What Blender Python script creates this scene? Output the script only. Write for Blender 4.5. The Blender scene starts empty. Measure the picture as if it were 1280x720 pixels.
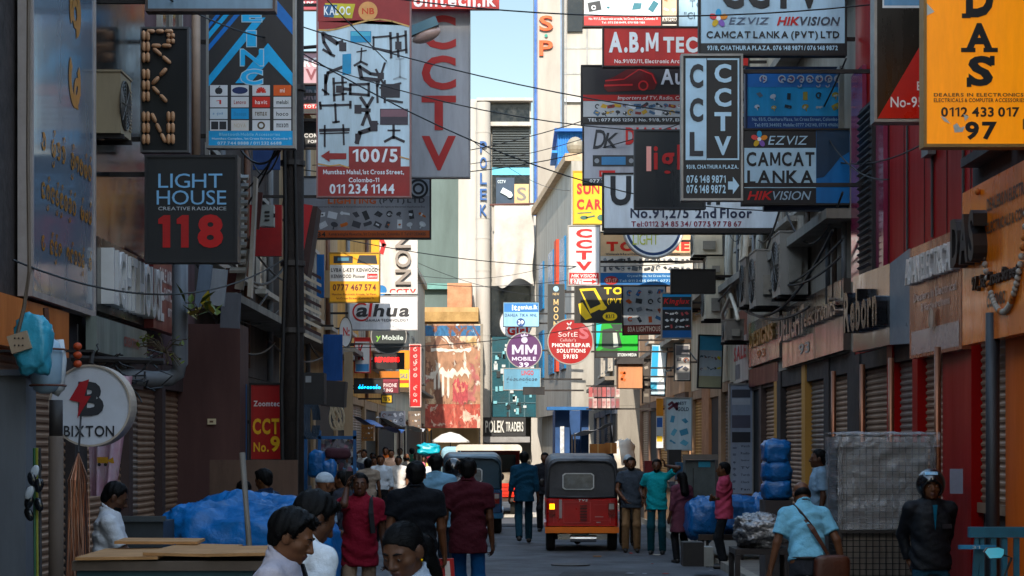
import bpy, math, random
import numpy as np
from mathutils import Vector, Matrix, noise
from math import radians as R, sin, cos, pi
random.seed(7)
SC = bpy.context.scene
COL = SC.collection
# ---------------------------------------------------------------- camera, sky, sun, exposure
F, CX, HY, CZ = 2400.0, 640.0, 557.0, 1.85          # focal length in photo pixels, principal column, horizon row, eye height
def at(px, py, d):                                   # photo pixel + distance down the street -> world point
    return Vector(((px - CX) * d / F, d, CZ + (HY - py) * d / F))
cam = bpy.data.objects.new('camera', bpy.data.cameras.new('camera')); COL.objects.link(cam)
cam.location = (0, 0, CZ); cam.rotation_euler = (R(90), 0, 0)
cam.data.sensor_width = 36; cam.data.lens = F / 1280 * 36; cam.data.shift_y = (HY - 360) / 1280
cam.data.clip_end = 3000; cam.data.clip_start = 0.1
SC.camera = cam
SUN_EL, SUN_X = R(35), 0.085                         # sun behind the camera, a touch to the left
W = bpy.data.worlds.new("World"); SC.world = W; W.use_nodes = True
nt = W.node_tree; bg = nt.nodes['Background']
sky = nt.nodes.new('ShaderNodeTexSky'); sky.sky_type = 'NISHITA'; sky.sun_disc = False
sky.sun_elevation = SUN_EL; sky.sun_rotation = math.atan2(-SUN_X, -1.0)
sky.air_density = 1.0; sky.dust_density = 0.5; sky.ozone_density = 1.0
tint = nt.nodes.new('ShaderNodeMix'); tint.data_type = 'RGBA'; tint.blend_type = 'MULTIPLY'; tint.inputs[0].default_value = 1; tint.inputs[7].default_value = (.99, .94, .78, 1)   # milky tropical sky
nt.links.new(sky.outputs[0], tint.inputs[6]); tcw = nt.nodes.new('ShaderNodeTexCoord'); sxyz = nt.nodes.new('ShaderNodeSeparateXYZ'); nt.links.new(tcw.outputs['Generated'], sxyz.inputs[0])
overhead_fill = nt.nodes.new('ShaderNodeMapRange'); overhead_fill.interpolation_type = 'SMOOTHSTEP'; nt.links.new(sxyz.outputs[2], overhead_fill.inputs[0])
overhead_fill.inputs[1].default_value = .22; overhead_fill.inputs[2].default_value = .62; overhead_fill.inputs[3].default_value = .37; overhead_fill.inputs[4].default_value = 1.75     # low sky dimmed, overhead sky boosted as added fill for the shade
vm = nt.nodes.new('ShaderNodeVectorMath'); vm.operation = 'SCALE'; nt.links.new(tint.outputs[2], vm.inputs[0]); nt.links.new(overhead_fill.outputs[0], vm.inputs['Scale']); nt.links.new(vm.outputs[0], bg.inputs[0]); bg.inputs[1].default_value = 0.15
sun = bpy.data.objects.new('sun', bpy.data.lights.new('sun', 'SUN')); COL.objects.link(sun)
sun.data.energy = 2.0; sun.data.angle = R(0.5); sun.data.color = (1.0, 0.9, 0.76)
sd = Vector((SUN_X, 1.0, -math.tan(SUN_EL) * math.hypot(1, SUN_X))).normalized()
sun.rotation_euler = sd.to_track_quat('-Z', 'Y').to_euler()
SC.view_settings.view_transform = 'Standard'; SC.view_settings.look = 'None'
SC.view_settings.exposure = 1.8; SC.view_settings.gamma = 1.0
SC.view_settings.use_curve_mapping = False
SC.cycles.max_bounces = 9; SC.cycles.diffuse_bounces = 6; SC.cycles.glossy_bounces = 3
SC.cycles.transparent_max_bounces = 8; SC.cycles.use_denoising = True
SC.cycles.caustics_reflective = False; SC.cycles.caustics_refractive = False
# ---------------------------------------------------------------- helpers
def lin(h):
    if not isinstance(h, str): return tuple(h)
    h = h.lstrip('#'); o = []
    for i in (0, 2, 4):
        c = int(h[i:i+2], 16) / 255
        o.append(c / 12.92 if c <= .04045 else ((c + .055) / 1.055) ** 2.4)
    return tuple(o)
MATS = {}
def mat(col, rough=.55, metal=0., dirt=.3, scale=2.5, bump=0., bscale=40., streak=False, emit=0., alpha=1., trans=0., spec=.5, coat=0., wave=None, col2=None):
    key = (col, rough, metal, dirt, scale, bump, bscale, streak, emit, alpha, trans, spec, coat, wave, col2)
    if key in MATS: return MATS[key]
    m = bpy.data.materials.new('paint_%d' % len(MATS)); m.use_nodes = True
    n = m.node_tree; p = n.nodes['Principled BSDF']; L = n.links.new
    c = lin(col); y_ = .3*c[0]+.59*c[1]+.11*c[2]; c = tuple(min(.9, max(.002, y_+(x-y_)*1.15)) for x in c)
    tc = n.nodes.new('ShaderNodeTexCoord')
    src = tc.outputs['Object']
    if dirt > 0:
        mp = n.nodes.new('ShaderNodeMapping'); L(src, mp.inputs[0])
        mp.inputs['Scale'].default_value = (1, 1, .18) if streak else (1, 1, 1)
        nz = n.nodes.new('ShaderNodeTexNoise'); L(mp.outputs[0], nz.inputs['Vector'])
        nz.inputs['Scale'].default_value = scale; nz.inputs['Detail'].default_value = 8; nz.inputs['Roughness'].default_value = .68
        rp = n.nodes.new('ShaderNodeMapRange'); L(nz.outputs[0], rp.inputs[0])
        rp.inputs[1].default_value = .32; rp.inputs[2].default_value = .68; rp.inputs[3].default_value = 0; rp.inputs[4].default_value = 1
        mx = n.nodes.new('ShaderNodeMix'); mx.data_type = 'RGBA'; L(rp.outputs[0], mx.inputs[0])
        lo = lin(col2) if col2 else tuple(x * (1 - dirt) * (.96, .93, .9)[i] for i, x in enumerate(c))
        mx.inputs[6].default_value = (*lo, 1); mx.inputs[7].default_value = (*c, 1)
        L(mx.outputs[2], p.inputs['Base Color'])
        rr = n.nodes.new('ShaderNodeMapRange'); L(nz.outputs[0], rr.inputs[0])
        rr.inputs[1].default_value = .3; rr.inputs[2].default_value = .7
        rr.inputs[3].default_value = min(1, rough + .15); rr.inputs[4].default_value = max(.03, rough - .08)
        L(rr.outputs[0], p.inputs['Roughness'])
    else:
        p.inputs['Base Color'].default_value = (*c, 1); p.inputs['Roughness'].default_value = rough
    p.inputs['Metallic'].default_value = metal; p.inputs['Specular IOR Level'].default_value = spec
    if coat: p.inputs['Coat Weight'].default_value = coat; p.inputs['Coat Roughness'].default_value = .08
    if bump > 0:
        b = n.nodes.new('ShaderNodeBump'); b.inputs['Strength'].default_value = min(1, bump); b.inputs['Distance'].default_value = .02
        if wave:
            wv = n.nodes.new('ShaderNodeTexWave'); wv.bands_direction = wave; wv.inputs['Scale'].default_value = bscale
            wv.inputs['Distortion'].default_value = 2.0
            L(src, wv.inputs['Vector']); L(wv.outputs['Fac'], b.inputs['Height'])
        else:
            nb = n.nodes.new('ShaderNodeTexNoise'); nb.inputs['Scale'].default_value = bscale; nb.inputs['Detail'].default_value = 5
            L(src, nb.inputs['Vector']); L(nb.outputs[0], b.inputs['Height'])
        L(b.outputs[0], p.inputs['Normal'])
    if emit: p.inputs['Emission Color'].default_value = (*c, 1); p.inputs['Emission Strength'].default_value = emit
    if alpha < 1: p.inputs['Alpha'].default_value = alpha
    if trans: p.inputs['Transmission Weight'].default_value = trans
    MATS[key] = m
    return m
RM = {}                                              # world matrix of every root Empty, for building its parts in world space
def tag(o, label=None, cat=None, group=None, kind=None):
    if label: o['label'] = label
    if cat: o['category'] = cat
    if group: o['group'] = group
    if kind: o['kind'] = kind
    return o
def thing(name, label, cat, loc=(0, 0, 0), rz=0., group=None):
    o = bpy.data.objects.new(name, None); COL.objects.link(o); o.empty_display_size = .2
    o.location = loc; o.rotation_euler = (0, 0, rz)
    RM[o.name] = Matrix.Translation(Vector(loc)) @ Matrix.Rotation(rz, 4, 'Z')
    return tag(o, label, cat, group)
def rooted(o):                                       # matrix of the thing an object belongs to
    while o.parent: o = o.parent
    return RM.get(o.name)
class MB:
    def __init__(s): s.v = []; s.f = []; s.m = []; s.cur = 0
    def add(s, vs, fs):
        o = len(s.v); s.v += [Vector(v) for v in vs]
        for f in fs: s.f.append([o + i for i in f]); s.m.append(s.cur)
        return s
    def mat(s, i): s.cur = i; return s
    def box(s, x0, x1, y0, y1, z0, z1):
        if x0 > x1: x0, x1 = x1, x0
        return s.add([(x0,y0,z0),(x1,y0,z0),(x1,y1,z0),(x0,y1,z0),(x0,y0,z1),(x1,y0,z1),(x1,y1,z1),(x0,y1,z1)],
                     [(0,3,2,1),(4,5,6,7),(0,1,5,4),(1,2,6,5),(2,3,7,6),(3,0,4,7)])
    def obox(s, c, size, M=None):
        M = M or Matrix(); c = Vector(c); h = Vector(size) / 2
        P = [c + M.to_3x3() @ Vector((a*h.x, b*h.y, d*h.z)) for d in (-1,1) for a,b in ((-1,-1),(1,-1),(1,1),(-1,1))]
        return s.add(P, [(0,3,2,1),(4,5,6,7),(0,1,5,4),(1,2,6,5),(2,3,7,6),(3,0,4,7)])
    def cyl(s, a, b, r0, r1=None, n=10, caps=True):
        a, b = Vector(a), Vector(b); r1 = r0 if r1 is None else r1
        d = (b - a); q = d.to_track_quat('Z', 'Y').to_matrix()
        A = [a + q @ Vector((cos(2*pi*i/n)*r0, sin(2*pi*i/n)*r0, 0)) for i in range(n)]
        B = [b + q @ Vector((cos(2*pi*i/n)*r1, sin(2*pi*i/n)*r1, 0)) for i in range(n)]
        fs = [(i, (i+1) % n, n + (i+1) % n, n + i) for i in range(n)]
        if caps: fs += [tuple(range(n))[::-1], tuple(range(n, 2*n))]
        return s.add(A + B, fs)
    def tube(s, path, r, n=6):
        path = [Vector(p) for p in path]; rings = []
        up = Vector((0.13, 0.21, .97))
        for i, p in enumerate(path):
            t = (path[min(i+1, len(path)-1)] - path[max(i-1, 0)]).normalized()
            u = t.cross(up); u = u.normalized() if u.length > 1e-4 else t.orthogonal().normalized()
            w = u.cross(t); rr = r[i] if isinstance(r, (list, tuple)) else r
            rings.append([p + u*cos(2*pi*k/n)*rr + w*sin(2*pi*k/n)*rr for k in range(n)])
        fs = []
        for i in range(len(path)-1):
            for k in range(n):
                fs.append((i*n+k, i*n+(k+1) % n, (i+1)*n+(k+1) % n, (i+1)*n+k))
        fs += [tuple(range(n))[::-1], tuple(range((len(path)-1)*n, len(path)*n))]
        return s.add([v for g in rings for v in g], fs)
    def lathe(s, prof, c, n=16, axis='Z'):
        c = Vector(c); vs = []; fs = []
        for r, h in prof:
            for k in range(n):
                a, b = cos(2*pi*k/n)*r, sin(2*pi*k/n)*r
                vs.append(c + Vector((a, b, h) if axis == 'Z' else (a, h, b) if axis == 'Y' else (h, a, b)))
        m = len(prof)
        for i in range(m-1):
            for k in range(n): fs.append((i*n+k, i*n+(k+1) % n, (i+1)*n+(k+1) % n, (i+1)*n+k))
        fs += [tuple(range(n))[::-1], tuple(range((m-1)*n, m*n))]
        return s.add(vs, fs)
    def sphere(s, c, r, nu=12, nv=8, M=None):
        r = Vector((r, r, r)) if not hasattr(r, '__len__') else Vector(r); c = Vector(c); M = (M or Matrix()).to_3x3()
        vs = []; fs = []
        for j in range(nv+1):
            t = pi*j/nv
            for k in range(nu):
                p = 2*pi*k/nu; vs.append(c + M @ Vector((r.x*sin(t)*cos(p), r.y*sin(t)*sin(p), r.z*cos(t))))
        for j in range(nv):
            for k in range(nu): fs.append((j*nu+k, (j+1)*nu+k, (j+1)*nu+(k+1) % nu, j*nu+(k+1) % nu))
        return s.add(vs, fs)
    def poly(s, pts): return s.add(pts, [tuple(range(len(pts)))])
    def prism(s, pts, t):                            # planar outline (3D points) thickened along vector t
        n = len(pts); t = Vector(t); pts = [Vector(p) for p in pts]
        return s.add(pts + [p + t for p in pts], [tuple(range(n)), tuple(range(n, 2*n))[::-1]] + [(i, n+i, n+(i+1) % n, (i+1) % n) for i in range(n)])
    def grid(s, fn, nu, nv):
        vs = [fn(i/nu, j/nv) for j in range(nv+1) for i in range(nu+1)]
        return s.add(vs, [(j*(nu+1)+i, j*(nu+1)+i+1, (j+1)*(nu+1)+i+1, (j+1)*(nu+1)+i) for j in range(nv) for i in range(nu)])
    def build(s, name, mats, parent=None, smooth=False, local=False):
        me = bpy.data.meshes.new(name)
        vs = s.v; loc = Vector((0, 0, 0))
        if parent is not None:
            if not local:
                Mx = rooted(parent)
                if Mx is None: Mx = Matrix()
                inv = Mx.inverted(); vs = [inv @ v for v in vs]
        elif not local and vs:
            loc = Vector((sum(v.x for v in vs)/len(vs), sum(v.y for v in vs)/len(vs), min(v.z for v in vs)))
            vs = [v - loc for v in vs]
        me.from_pydata(vs, [], s.f)
        for m in (mats if isinstance(mats, (list, tuple)) else [mats]): me.materials.append(m)
        me.polygons.foreach_set('material_index', s.m)
        if smooth: me.polygons.foreach_set('use_smooth', [True]*len(s.f))
        me.validate(); me.update()
        o = bpy.data.objects.new(name, me); COL.objects.link(o)
        if parent is not None: o.parent = parent
        else:
            o.location = loc; RM[o.name] = Matrix.Translation(loc)
        return o
def copy_tree(o, parent=None):
    c = o.copy(); COL.objects.link(c); c.parent = parent
    if parent is None: RM[c.name] = RM.get(o.name, Matrix())
    for ch in o.children: copy_tree(ch, c)
    return c
# lettering: a string turned into flat or raised faces, fitted to a unit box
TC = {}; CH = {}
def char(ch, off):                                   # one character's outline at cap height .7, left edge at x = 0
    k = (ch, off)
    if k in CH: return CH[k]
    t = .075 + 2*off; H = .70; vs = fs = None
    if ch == '1':
        w = max(.3, t*2.3); vs = [(w-t,0),(w,0),(w,H),(w-t*.75,H),(0,H-.11),(0,H-.11-t),(w-t,H-t*1.0)]; fs = [(0,1,2,3,6),(3,4,5,6)]
    elif ch in 'MW':
        w = .62 + 3*off if ch == 'M' else .86 + 3*off; m = w/2
        if ch == 'M': vs = [(0,0),(t,0),(t,H),(0,H),(w-t,0),(w,0),(w,H),(w-t,H),(t,H-t*.2),(m,.12),(m,.12+t*1.5),(t,H-t*1.6)]; vs = [(0,0),(t,0),(t,H*.62),(m-t*.4,0.1),(m+t*.4,.1),(w-t,H*.62),(w-t,0),(w,0),(w,H),(w-t*1.15,H),(m,.1+t*1.3),(t*1.15,H),(0,H)]; fs = [(0,1,2,11,12),(2,3,10,11),(3,4,10),(4,5,9,10),(5,6,7,8,9)]
        else: q = t*1.05; a = w*.26; vs = [(0,H),(q,H),(a,.15+t*.4),(m-q*.5,H*.92),(m+q*.5,H*.92),(w-a,.15+t*.4),(w-q,H),(w,H),(w-a+q*.5,0),(w-a-q*.5,0),(m,H*.92-t*1.5),(a+q*.5,0),(a-q*.5,0)]; fs = [(0,12,2,1),(12,11,2),(11,10,3,2),(10,4,3),(10,9,5,4),(9,8,5),(8,7,6,5)]
    if vs is None:
        cu = bpy.data.curves.new('lettering', 'FONT'); cu.body = ch; cu.offset = min(off, .018) if ch in 'wmvyNkxz%&@#' else off
        cu.resolution_u = 3; cu.fill_mode = 'BOTH'
        ob = bpy.data.objects.new('lettering', cu); me = ob.to_mesh()
        vs = [(v.co.x, v.co.y) for v in me.vertices]; fs = [tuple(p.vertices) for p in me.polygons]
        ob.to_mesh_clear(); bpy.data.objects.remove(ob); bpy.data.curves.remove(cu)
    x0 = min((v[0] for v in vs), default=0); x1 = max((v[0] for v in vs), default=.0)
    CH[k] = ([(x-x0, y) for x, y in vs], fs, x1-x0)
    return CH[k]
def glyphs(t, bold=0., shear=0., depth=0.):
    k = (t, bold, shear, depth)
    if k in TC: return TC[k]
    V = []; Fc = []; x = 0.; off = bold*.62; gap = .085 + off*.5
    for ch in t:
        if ch == ' ': x += .2; continue
        vs, fs, w = char(ch, off); o = len(V)
        V += [(x+a+shear*b, b, 0.) for a, b in vs]; Fc += [tuple(o+i for i in f) for f in fs]; x += w + gap
    if V:
        x0 = min(v[0] for v in V); x1 = max(v[0] for v in V); y0 = min(v[1] for v in V); y1 = max(v[1] for v in V)
        sx = max(x1-x0, 1e-4); sy = max(y1-y0, 1e-4); n = len(V)
        V = [((a-x0)/sx, (b-y0)/sy, 0.) for a, b, _ in V]
        if depth:                                    # raised letters: front face, back face and the walls along the outline
            ed = {}
            for f in Fc:
                for a, b in zip(f, f[1:]+f[:1]):
                    if (b, a) in ed: ed.pop((b, a))
                    else: ed[(a, b)] = 1
            V = [(a, b, 1.) for a, b, _ in V] + [(a, b, -1.) for a, b, _ in V]
            Fc = Fc + [(b, a, a+n, b+n) for a, b in ed]
    TC[k] = (V, Fc)
    return TC[k]
class Plane:                                         # a flat face in the place: origin = lower left, U along it, V up, N towards the viewer
    def __init__(s, o, U, V, w, h):
        s.o = Vector(o); s.U = Vector(U).normalized(); s.V = Vector(V).normalized(); s.w = w; s.h = h; s.N = s.U.cross(s.V)
    def p(s, u, v, n=0.): return s.o + s.U*(u*s.w) + s.V*(v*s.h) + s.N*n
def put_text(mb, P, t, u0, v0, u1, v1, n=.004, bold=0.03, shear=0., depth=0.):
    vs, fs = glyphs(t, bold, shear, 1.0 if depth else 0.)
    mb.add([P.p(u0+(u1-u0)*x, v0+(v1-v0)*y, n + (z+1)*depth/2 if depth else n) for x, y, z in vs], fs)
def rect(mb, P, u0, v0, u1, v1, n=.003): mb.poly([P.p(u0,v0,n), P.p(u1,v0,n), P.p(u1,v1,n), P.p(u0,v1,n)])
def disc(mb, P, u, v, r, n=.003, seg=24, sq=1.):     # r in metres
    mb.poly([P.p(u,v,n) + P.U*(r*cos(2*pi*i/seg)) + P.V*(r*sq*sin(2*pi*i/seg)) for i in range(seg)])
def ring(mb, P, u, v, r0, r1, n=.004, seg=32, a0=0., a1=2*pi):
    pts = []
    full = abs(a1-a0-2*pi) < 1e-6
    for i in range(seg+1):
        a = a0+(a1-a0)*i/seg
        for r in (r0, r1): pts.append(P.p(u,v,n) + P.U*(r*cos(a)) + P.V*(r*sin(a)))
    mb.add(pts, [(2*i, 2*i+1, 2*i+3, 2*i+2) for i in range(seg)])
def polyuv(mb, P, pts, n=.003): mb.poly([P.p(u,v,n) for u,v in pts])
def X(px, d): return (px - CX) * d / F
def Z(py, d): return CZ + (HY - py) * d / F
# ---------------------------------------------------------------- ground
asphalt = mat('#5b5e63', .8, dirt=.5, scale=.9, bump=.7, bscale=70, spec=.3)
g = MB(); g.box(-400, 400, -300, 900, -.5, 0); g.build('ground', mat('#5a5650', .9, dirt=.3)); 
tag(bpy.data.objects['ground'], kind='structure')
def cross_sheet(name, pts, z, m):
    b = MB(); b.poly([(x, y, z) for x, y in pts]); return tag(b.build(name, m), kind='structure')
road = MB(); road.grid(lambda u, v: Vector((-3.1 + 6.2*u, -20 + 118*v, .004 + .010*noise.noise(Vector((u*9, v*60, 0))) + .008)), 14, 160)
tag(road.build('road', asphalt, smooth=True), kind='structure')
cross_sheet('cross_street', [(-60, 90), (60, 90), (60, 93.4), (-60, 93.4)], .034, asphalt)
kerbm = mat('#8f8a80', .8, dirt=.4, scale=3, bump=.3)
for sx in (-1, 1):
    b = MB(); b.box(sx*3.25, sx*4.6, -20, 88, -.2, .12); tag(b.build('pavement', mat('#77716a', .85, dirt=.4, scale=3, bump=.4)), kind='structure')
    b = MB()
    for i in range(108): b.box(sx*3.09, sx*3.25, -20 + i, -20 + i + .985, -.2, .135)
    tag(b.build('kerb', kerbm), kind='structure')
b = MB()                                             # faded paint across the road where the sun reaches it
for i in range(9): b.box(-2.6 + i*.6, -2.25 + i*.6, 49.2, 52.4, .014, .030)
tag(b.build('zebra_crossing', mat('#c9c6bb', .7, dirt=.35, scale=6)), kind='structure')
b = MB()
for x, y, r in ((-1.1, 22, .33), (.9, 29.5, .3)): b.cyl((x, y, .01), (x, y, .03), r, n=20)
tag(b.build('manhole_covers', mat('#3a3836', .6, .4)), kind='structure')
rr = random.Random(14)
for x, y, w, h, r_ in ((-.9, 36, 1.1, 2.2, .1), (1.2, 27, .9, 1.6, -.1), (.3, 44, 1.4, 1.2, 0), (-1.8, 25, .7, 2.6, .05)):
    pts = [(x+(w*.5+rr.uniform(-.08,.08))*a*cos(r_)-h*.5*c*sin(r_), y+h*.5*c+rr.uniform(-.1,.1)) for a, c in ((-1,-1),(0,-1.05),(1,-1),(1.05,0),(1,1),(0,1.04),(-1,1),(-1.04,0))]
    cross_sheet('road_patch', pts, .030, mat('#3c3d40', .9, dirt=.4, scale=4, bump=.6, bscale=90))
b = MB()
for i in range(70):
    s_ = rr.choice((-1, 1)); b.mat(i % 4).obox((s_*rr.uniform(1.4, 3.0), rr.uniform(18, 56), .032), (rr.uniform(.03,.14), rr.uniform(.03,.12), .006), Matrix.Rotation(rr.uniform(0,3), 4, 'Z') @ Matrix.Rotation(rr.uniform(-.2,.2), 4, 'X'))
tag(b.build('litter', [mat(c, .8) for c in ('#b8b0a4', '#7a5a3c', '#8a9098', '#a03a34')]), 'scraps of paper and plastic littering the road edges', 'litter', kind='stuff')
# ---------------------------------------------------------------- buildings: every shop house is a thing
def shutter_part(root, side, x, y0, y1, z0, z1, m):
    b = MB(); n = max(4, int((z1-z0)/.066)); pts = []
    for i in range(n):
        h = (z1-z0)/n; z = z0 + i*h
        pts += [(x, z), (x - side*.003, z+h*.2), (x - side*.015, z+h*.38), (x - side*.017, z+h*.7), (x-side*.003, z+h*.88)]
    pts.append((x, z1)); vs = []; fs = []
    for px, pz in pts: vs += [(px, y0, pz), (px, y1, pz)]
    for i in range(len(pts)-1): fs.append((2*i, 2*i+1, 2*i+3, 2*i+2))
    b.add(vs, fs)
    b.box(x - side*.05, x - side*.005, y0, y1, z0-.09, z0-.002)   # bottom rail
    b.build('shutter', m, root)
def window_part(root, side, x, y0, y1, z0, z1, fm, gm, bars=2, sill=True):
    b = MB(); t = .07; o = x - side*.06
    b.box(x, o, y0, y0+t, z0, z1); b.box(x, o, y1-t, y1, z0, z1)
    b.box(x, o - side*.003, y0+t, y1-t, z0, z0+t); b.box(x, o - side*.003, y0+t, y1-t, z1-t, z1)
    for i in range(1, bars): 
        c = y0 + (y1-y0)*i/bars; b.box(x, o + side*.004, c-.025, c+.025, z0+t, z1-t)
    w = b.build('window', fm, root)
    b = MB(); b.box(x, x - side*.02, y0+t, y1-t, z0+t, z1-t); b.build('pane', gm, w)
    if sill: b = MB(); b.box(x, x - side*.16, y0-.08, y1+.08, z0-.08, z0-.002); b.build('sill', fm, w)
glass = mat('#141a20', .08, dirt=.25, scale=1.5, spec=.8)
def shop(label, side, X, y0, y1, H, wall, bays=(), z1=3.0, depth=7., colm=None, wins=(), fm=None, cat='shop house', ledges=(), roof=None, plinth=None):
    s = side
    root = thing('shop_house', label, cat, (s*X, (y0+y1)/2, 0))
    b = MB(); b.box(s*X, s*(X+depth), y0, y1, z1, H); b.box(s*(X+.10), s*(X+depth-.01), y0+.004, y1-.004, 0, z1-.004); b.build('wall', wall, root)
    colm = colm or wall
    cuts = sorted(set([round(a, 3) for a, *_ in bays] + [round(c[1], 3) for c in bays]))
    for ya, yb, kind, *opt in bays:
        zt = opt[1] if len(opt) > 1 else z1 - .25; zb = opt[0] if opt else .12
        mm = opt[2] if len(opt) > 2 else SHUT
        if kind == 's': shutter_part(root, s, s*(X+.09), ya, yb, zb + .09, zt, mm)
        elif kind == 'c':
            b = MB(); b.box(s*(X-.012), s*(X+.098), ya, yb, 0, z1-.004); b.build('column', mm if len(opt) > 2 else colm, root)
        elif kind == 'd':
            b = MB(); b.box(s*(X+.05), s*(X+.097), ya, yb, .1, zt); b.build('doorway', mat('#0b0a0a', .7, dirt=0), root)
        if kind in 'sd':
            b = MB(); b.box(s*(X+.01), s*(X+.097), ya+.003, yb-.003, zt+.004, z1-.006); b.build('shutter_box', colm, root)
    for ya, yb, za, zb in wins: window_part(root, s, s*X, ya, yb, za, zb, fm or FRAME, glass)
    for z, t, pr in ledges:
        b = MB(); b.box(s*X, s*(X-pr), y0+.01, y1-.01, z, z+t); b.build('ledge', mat('#8d857a', .85, dirt=.45, scale=2, streak=True), root)
    b = MB(); b.box(s*(X-.12), s*(X+depth), y0-.004, y1+.004, H+.002, H+.22); b.build('parapet', roof or wall, root)
    return root
STEELC = mat('#4a4644', .6, .3)
SHUT = mat('#9a7c66', .55, .25, dirt=.35, scale=1.6, streak=True)
SHUT2 = mat('#86776c', .5, .3, dirt=.35, scale=1.6, streak=True)
SHUTY = mat('#b98a4e', .6, .1, dirt=.3, scale=1.6, streak=True)
FRAME = mat('#a9a39a', .6, dirt=.3)
grime = lambda c, d=.45: mat(c, .92, spec=.2, dirt=d, scale=1.4, streak=True, bump=.25, bscale=25)
# right side of the street
ORW = mat('#d8691a', .5, spec=.3, dirt=.25, scale=1.5, streak=True)
RED = mat('#8f090f', .45, spec=.15, dirt=.25, scale=1.2, streak=True)
shop('orange shop house at the right edge with a half raised roller shutter', 1, 4.15, 6, 17.3, 7.6, grime('#4a4240'),
     [(15.2, 15.75, 'c', 0, 0, ORW), (15.75, 16.1, 'c', 0, 0, ORW), (16.1, 17.3, 's', 1.25, 2.85, SHUT), (6, 15.2, 'd')],
     z1=2.95, colm=ORW, wins=[(13.4, 14.4, 4.4, 6.2), (14.7, 15.7, 4.4, 6.2), (16., 17., 4.4, 6.2)], fm=mat('#2b2a2c', .5))
shop('red clad shop house with a black louvre and red columns', 1, 4.15, 17.3, 23.2, 8.4, RED,
     [(17.3, 18.45, 'c', 0, 0, RED), (18.45, 19.6, 's', .12, 2.75, SHUT), (19.6, 19.85, 'c', 0, 0, RED), (19.85, 20.9, 's', .12, 2.75, SHUT2), (20.9, 21.2, 'c', 0, 0, RED),
      (21.2, 22.9, 's', .12, 2.75, SHUT), (22.9, 23.2, 'c')], z1=2.95, colm=mat('#1b1516', .6))
shop('grimy grey shop house with pipes and outdoor units above brown shutters', 1, 4.15, 23.2, 30, 10.5, grime('#a89c8e'),
     [(23.2, 23.7, 'c'), (23.7, 25.1, 's', .12, 2.75, SHUT), (25.1, 25.5, 'c'), (25.5, 27.1, 's', .12, 2.75, SHUT2), (27.1, 27.45, 'c', 0, 0, SHUTY), (27.45, 29.6, 's', .12, 2.75, SHUT), (29.6, 30, 'c')],
     z1=3.0, colm=mat('#2c2524', .7), wins=[(24, 25.2, 5.2, 6.6), (26, 27.2, 5.2, 6.6), (28, 29.2, 5.2, 6.6), (24.4, 25.6, 8, 9.4), (27, 28.4, 8, 9.4)], ledges=[(4.6, .12, .35), (7.4, .12, .3)])
shop('cream shop house with tall shutters behind the pink shirted man', 1, 4.15, 30, 36.5, 9.4, grime('#c3b5a2'),
     [(30, 30.35, 'c', 0, 0, SHUTY), (30.35, 31.9, 's', .12, 2.8, SHUT), (31.9, 32.2, 'c'), (32.2, 33.9, 'd'), (33.9, 34.3, 'c'), (34.3, 36.2, 's', .12, 2.8, SHUT2), (36.2, 36.5, 'c')],
     z1=3.05, colm=mat('#4b3a34', .7), wins=[(31, 32.2, 5.4, 6.8), (33.4, 34.6, 5.4, 6.8)], ledges=[(4.7, .12, .3), (7.6, .12, .4)])
shop('cream shop house with a peach pillar and pipes catching the sun', 1, 4.15, 36.5, 44.5, 10.8, grime('#d2bfa6', .35),
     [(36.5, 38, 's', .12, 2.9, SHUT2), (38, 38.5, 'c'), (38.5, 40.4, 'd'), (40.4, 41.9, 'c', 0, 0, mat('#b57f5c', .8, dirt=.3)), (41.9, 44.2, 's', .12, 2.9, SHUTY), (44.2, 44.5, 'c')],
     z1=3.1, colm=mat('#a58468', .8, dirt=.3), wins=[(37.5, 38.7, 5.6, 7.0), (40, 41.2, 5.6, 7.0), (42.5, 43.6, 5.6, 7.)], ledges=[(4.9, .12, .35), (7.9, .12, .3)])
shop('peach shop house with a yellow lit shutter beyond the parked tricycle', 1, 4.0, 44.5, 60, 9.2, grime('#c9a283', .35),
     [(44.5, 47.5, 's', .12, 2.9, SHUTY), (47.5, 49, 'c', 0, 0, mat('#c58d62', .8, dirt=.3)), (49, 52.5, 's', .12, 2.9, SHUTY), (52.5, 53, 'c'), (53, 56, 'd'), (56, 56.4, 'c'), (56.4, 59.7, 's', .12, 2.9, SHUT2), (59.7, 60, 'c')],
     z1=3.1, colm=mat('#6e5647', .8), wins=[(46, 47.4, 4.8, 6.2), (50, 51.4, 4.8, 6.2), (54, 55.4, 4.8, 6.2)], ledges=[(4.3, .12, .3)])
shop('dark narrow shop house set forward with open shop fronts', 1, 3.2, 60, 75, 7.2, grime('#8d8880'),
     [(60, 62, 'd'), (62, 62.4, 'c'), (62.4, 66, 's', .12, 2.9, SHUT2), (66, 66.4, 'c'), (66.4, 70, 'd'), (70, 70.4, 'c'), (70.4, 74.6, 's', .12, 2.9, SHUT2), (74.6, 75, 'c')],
     z1=3.1, colm=mat('#3a4250', .7), wins=[(61, 63, 4.3, 5.6), (66, 68, 4.3, 5.6)], ledges=[(3.9, .12, .3)])
t = thing('louvre_bay', 'black louvre between glossy magenta panels on the red shop house', 'panel', (4.1, 22, 3.8))
b = MB(); b.box(4.05, 4.135, 21.6, 22.4, 3.82, 5.75); b.build('louvre_frame', mat('#1a1718', .5), t)
for i in range(24): b = MB(); b.obox((4.04, 22.0, 3.9+i*.077), (.06, .74, .012), Matrix.Rotation(.6, 4, 'Y')); b.build('louvre_blade', mat('#232021', .4), t)
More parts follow.
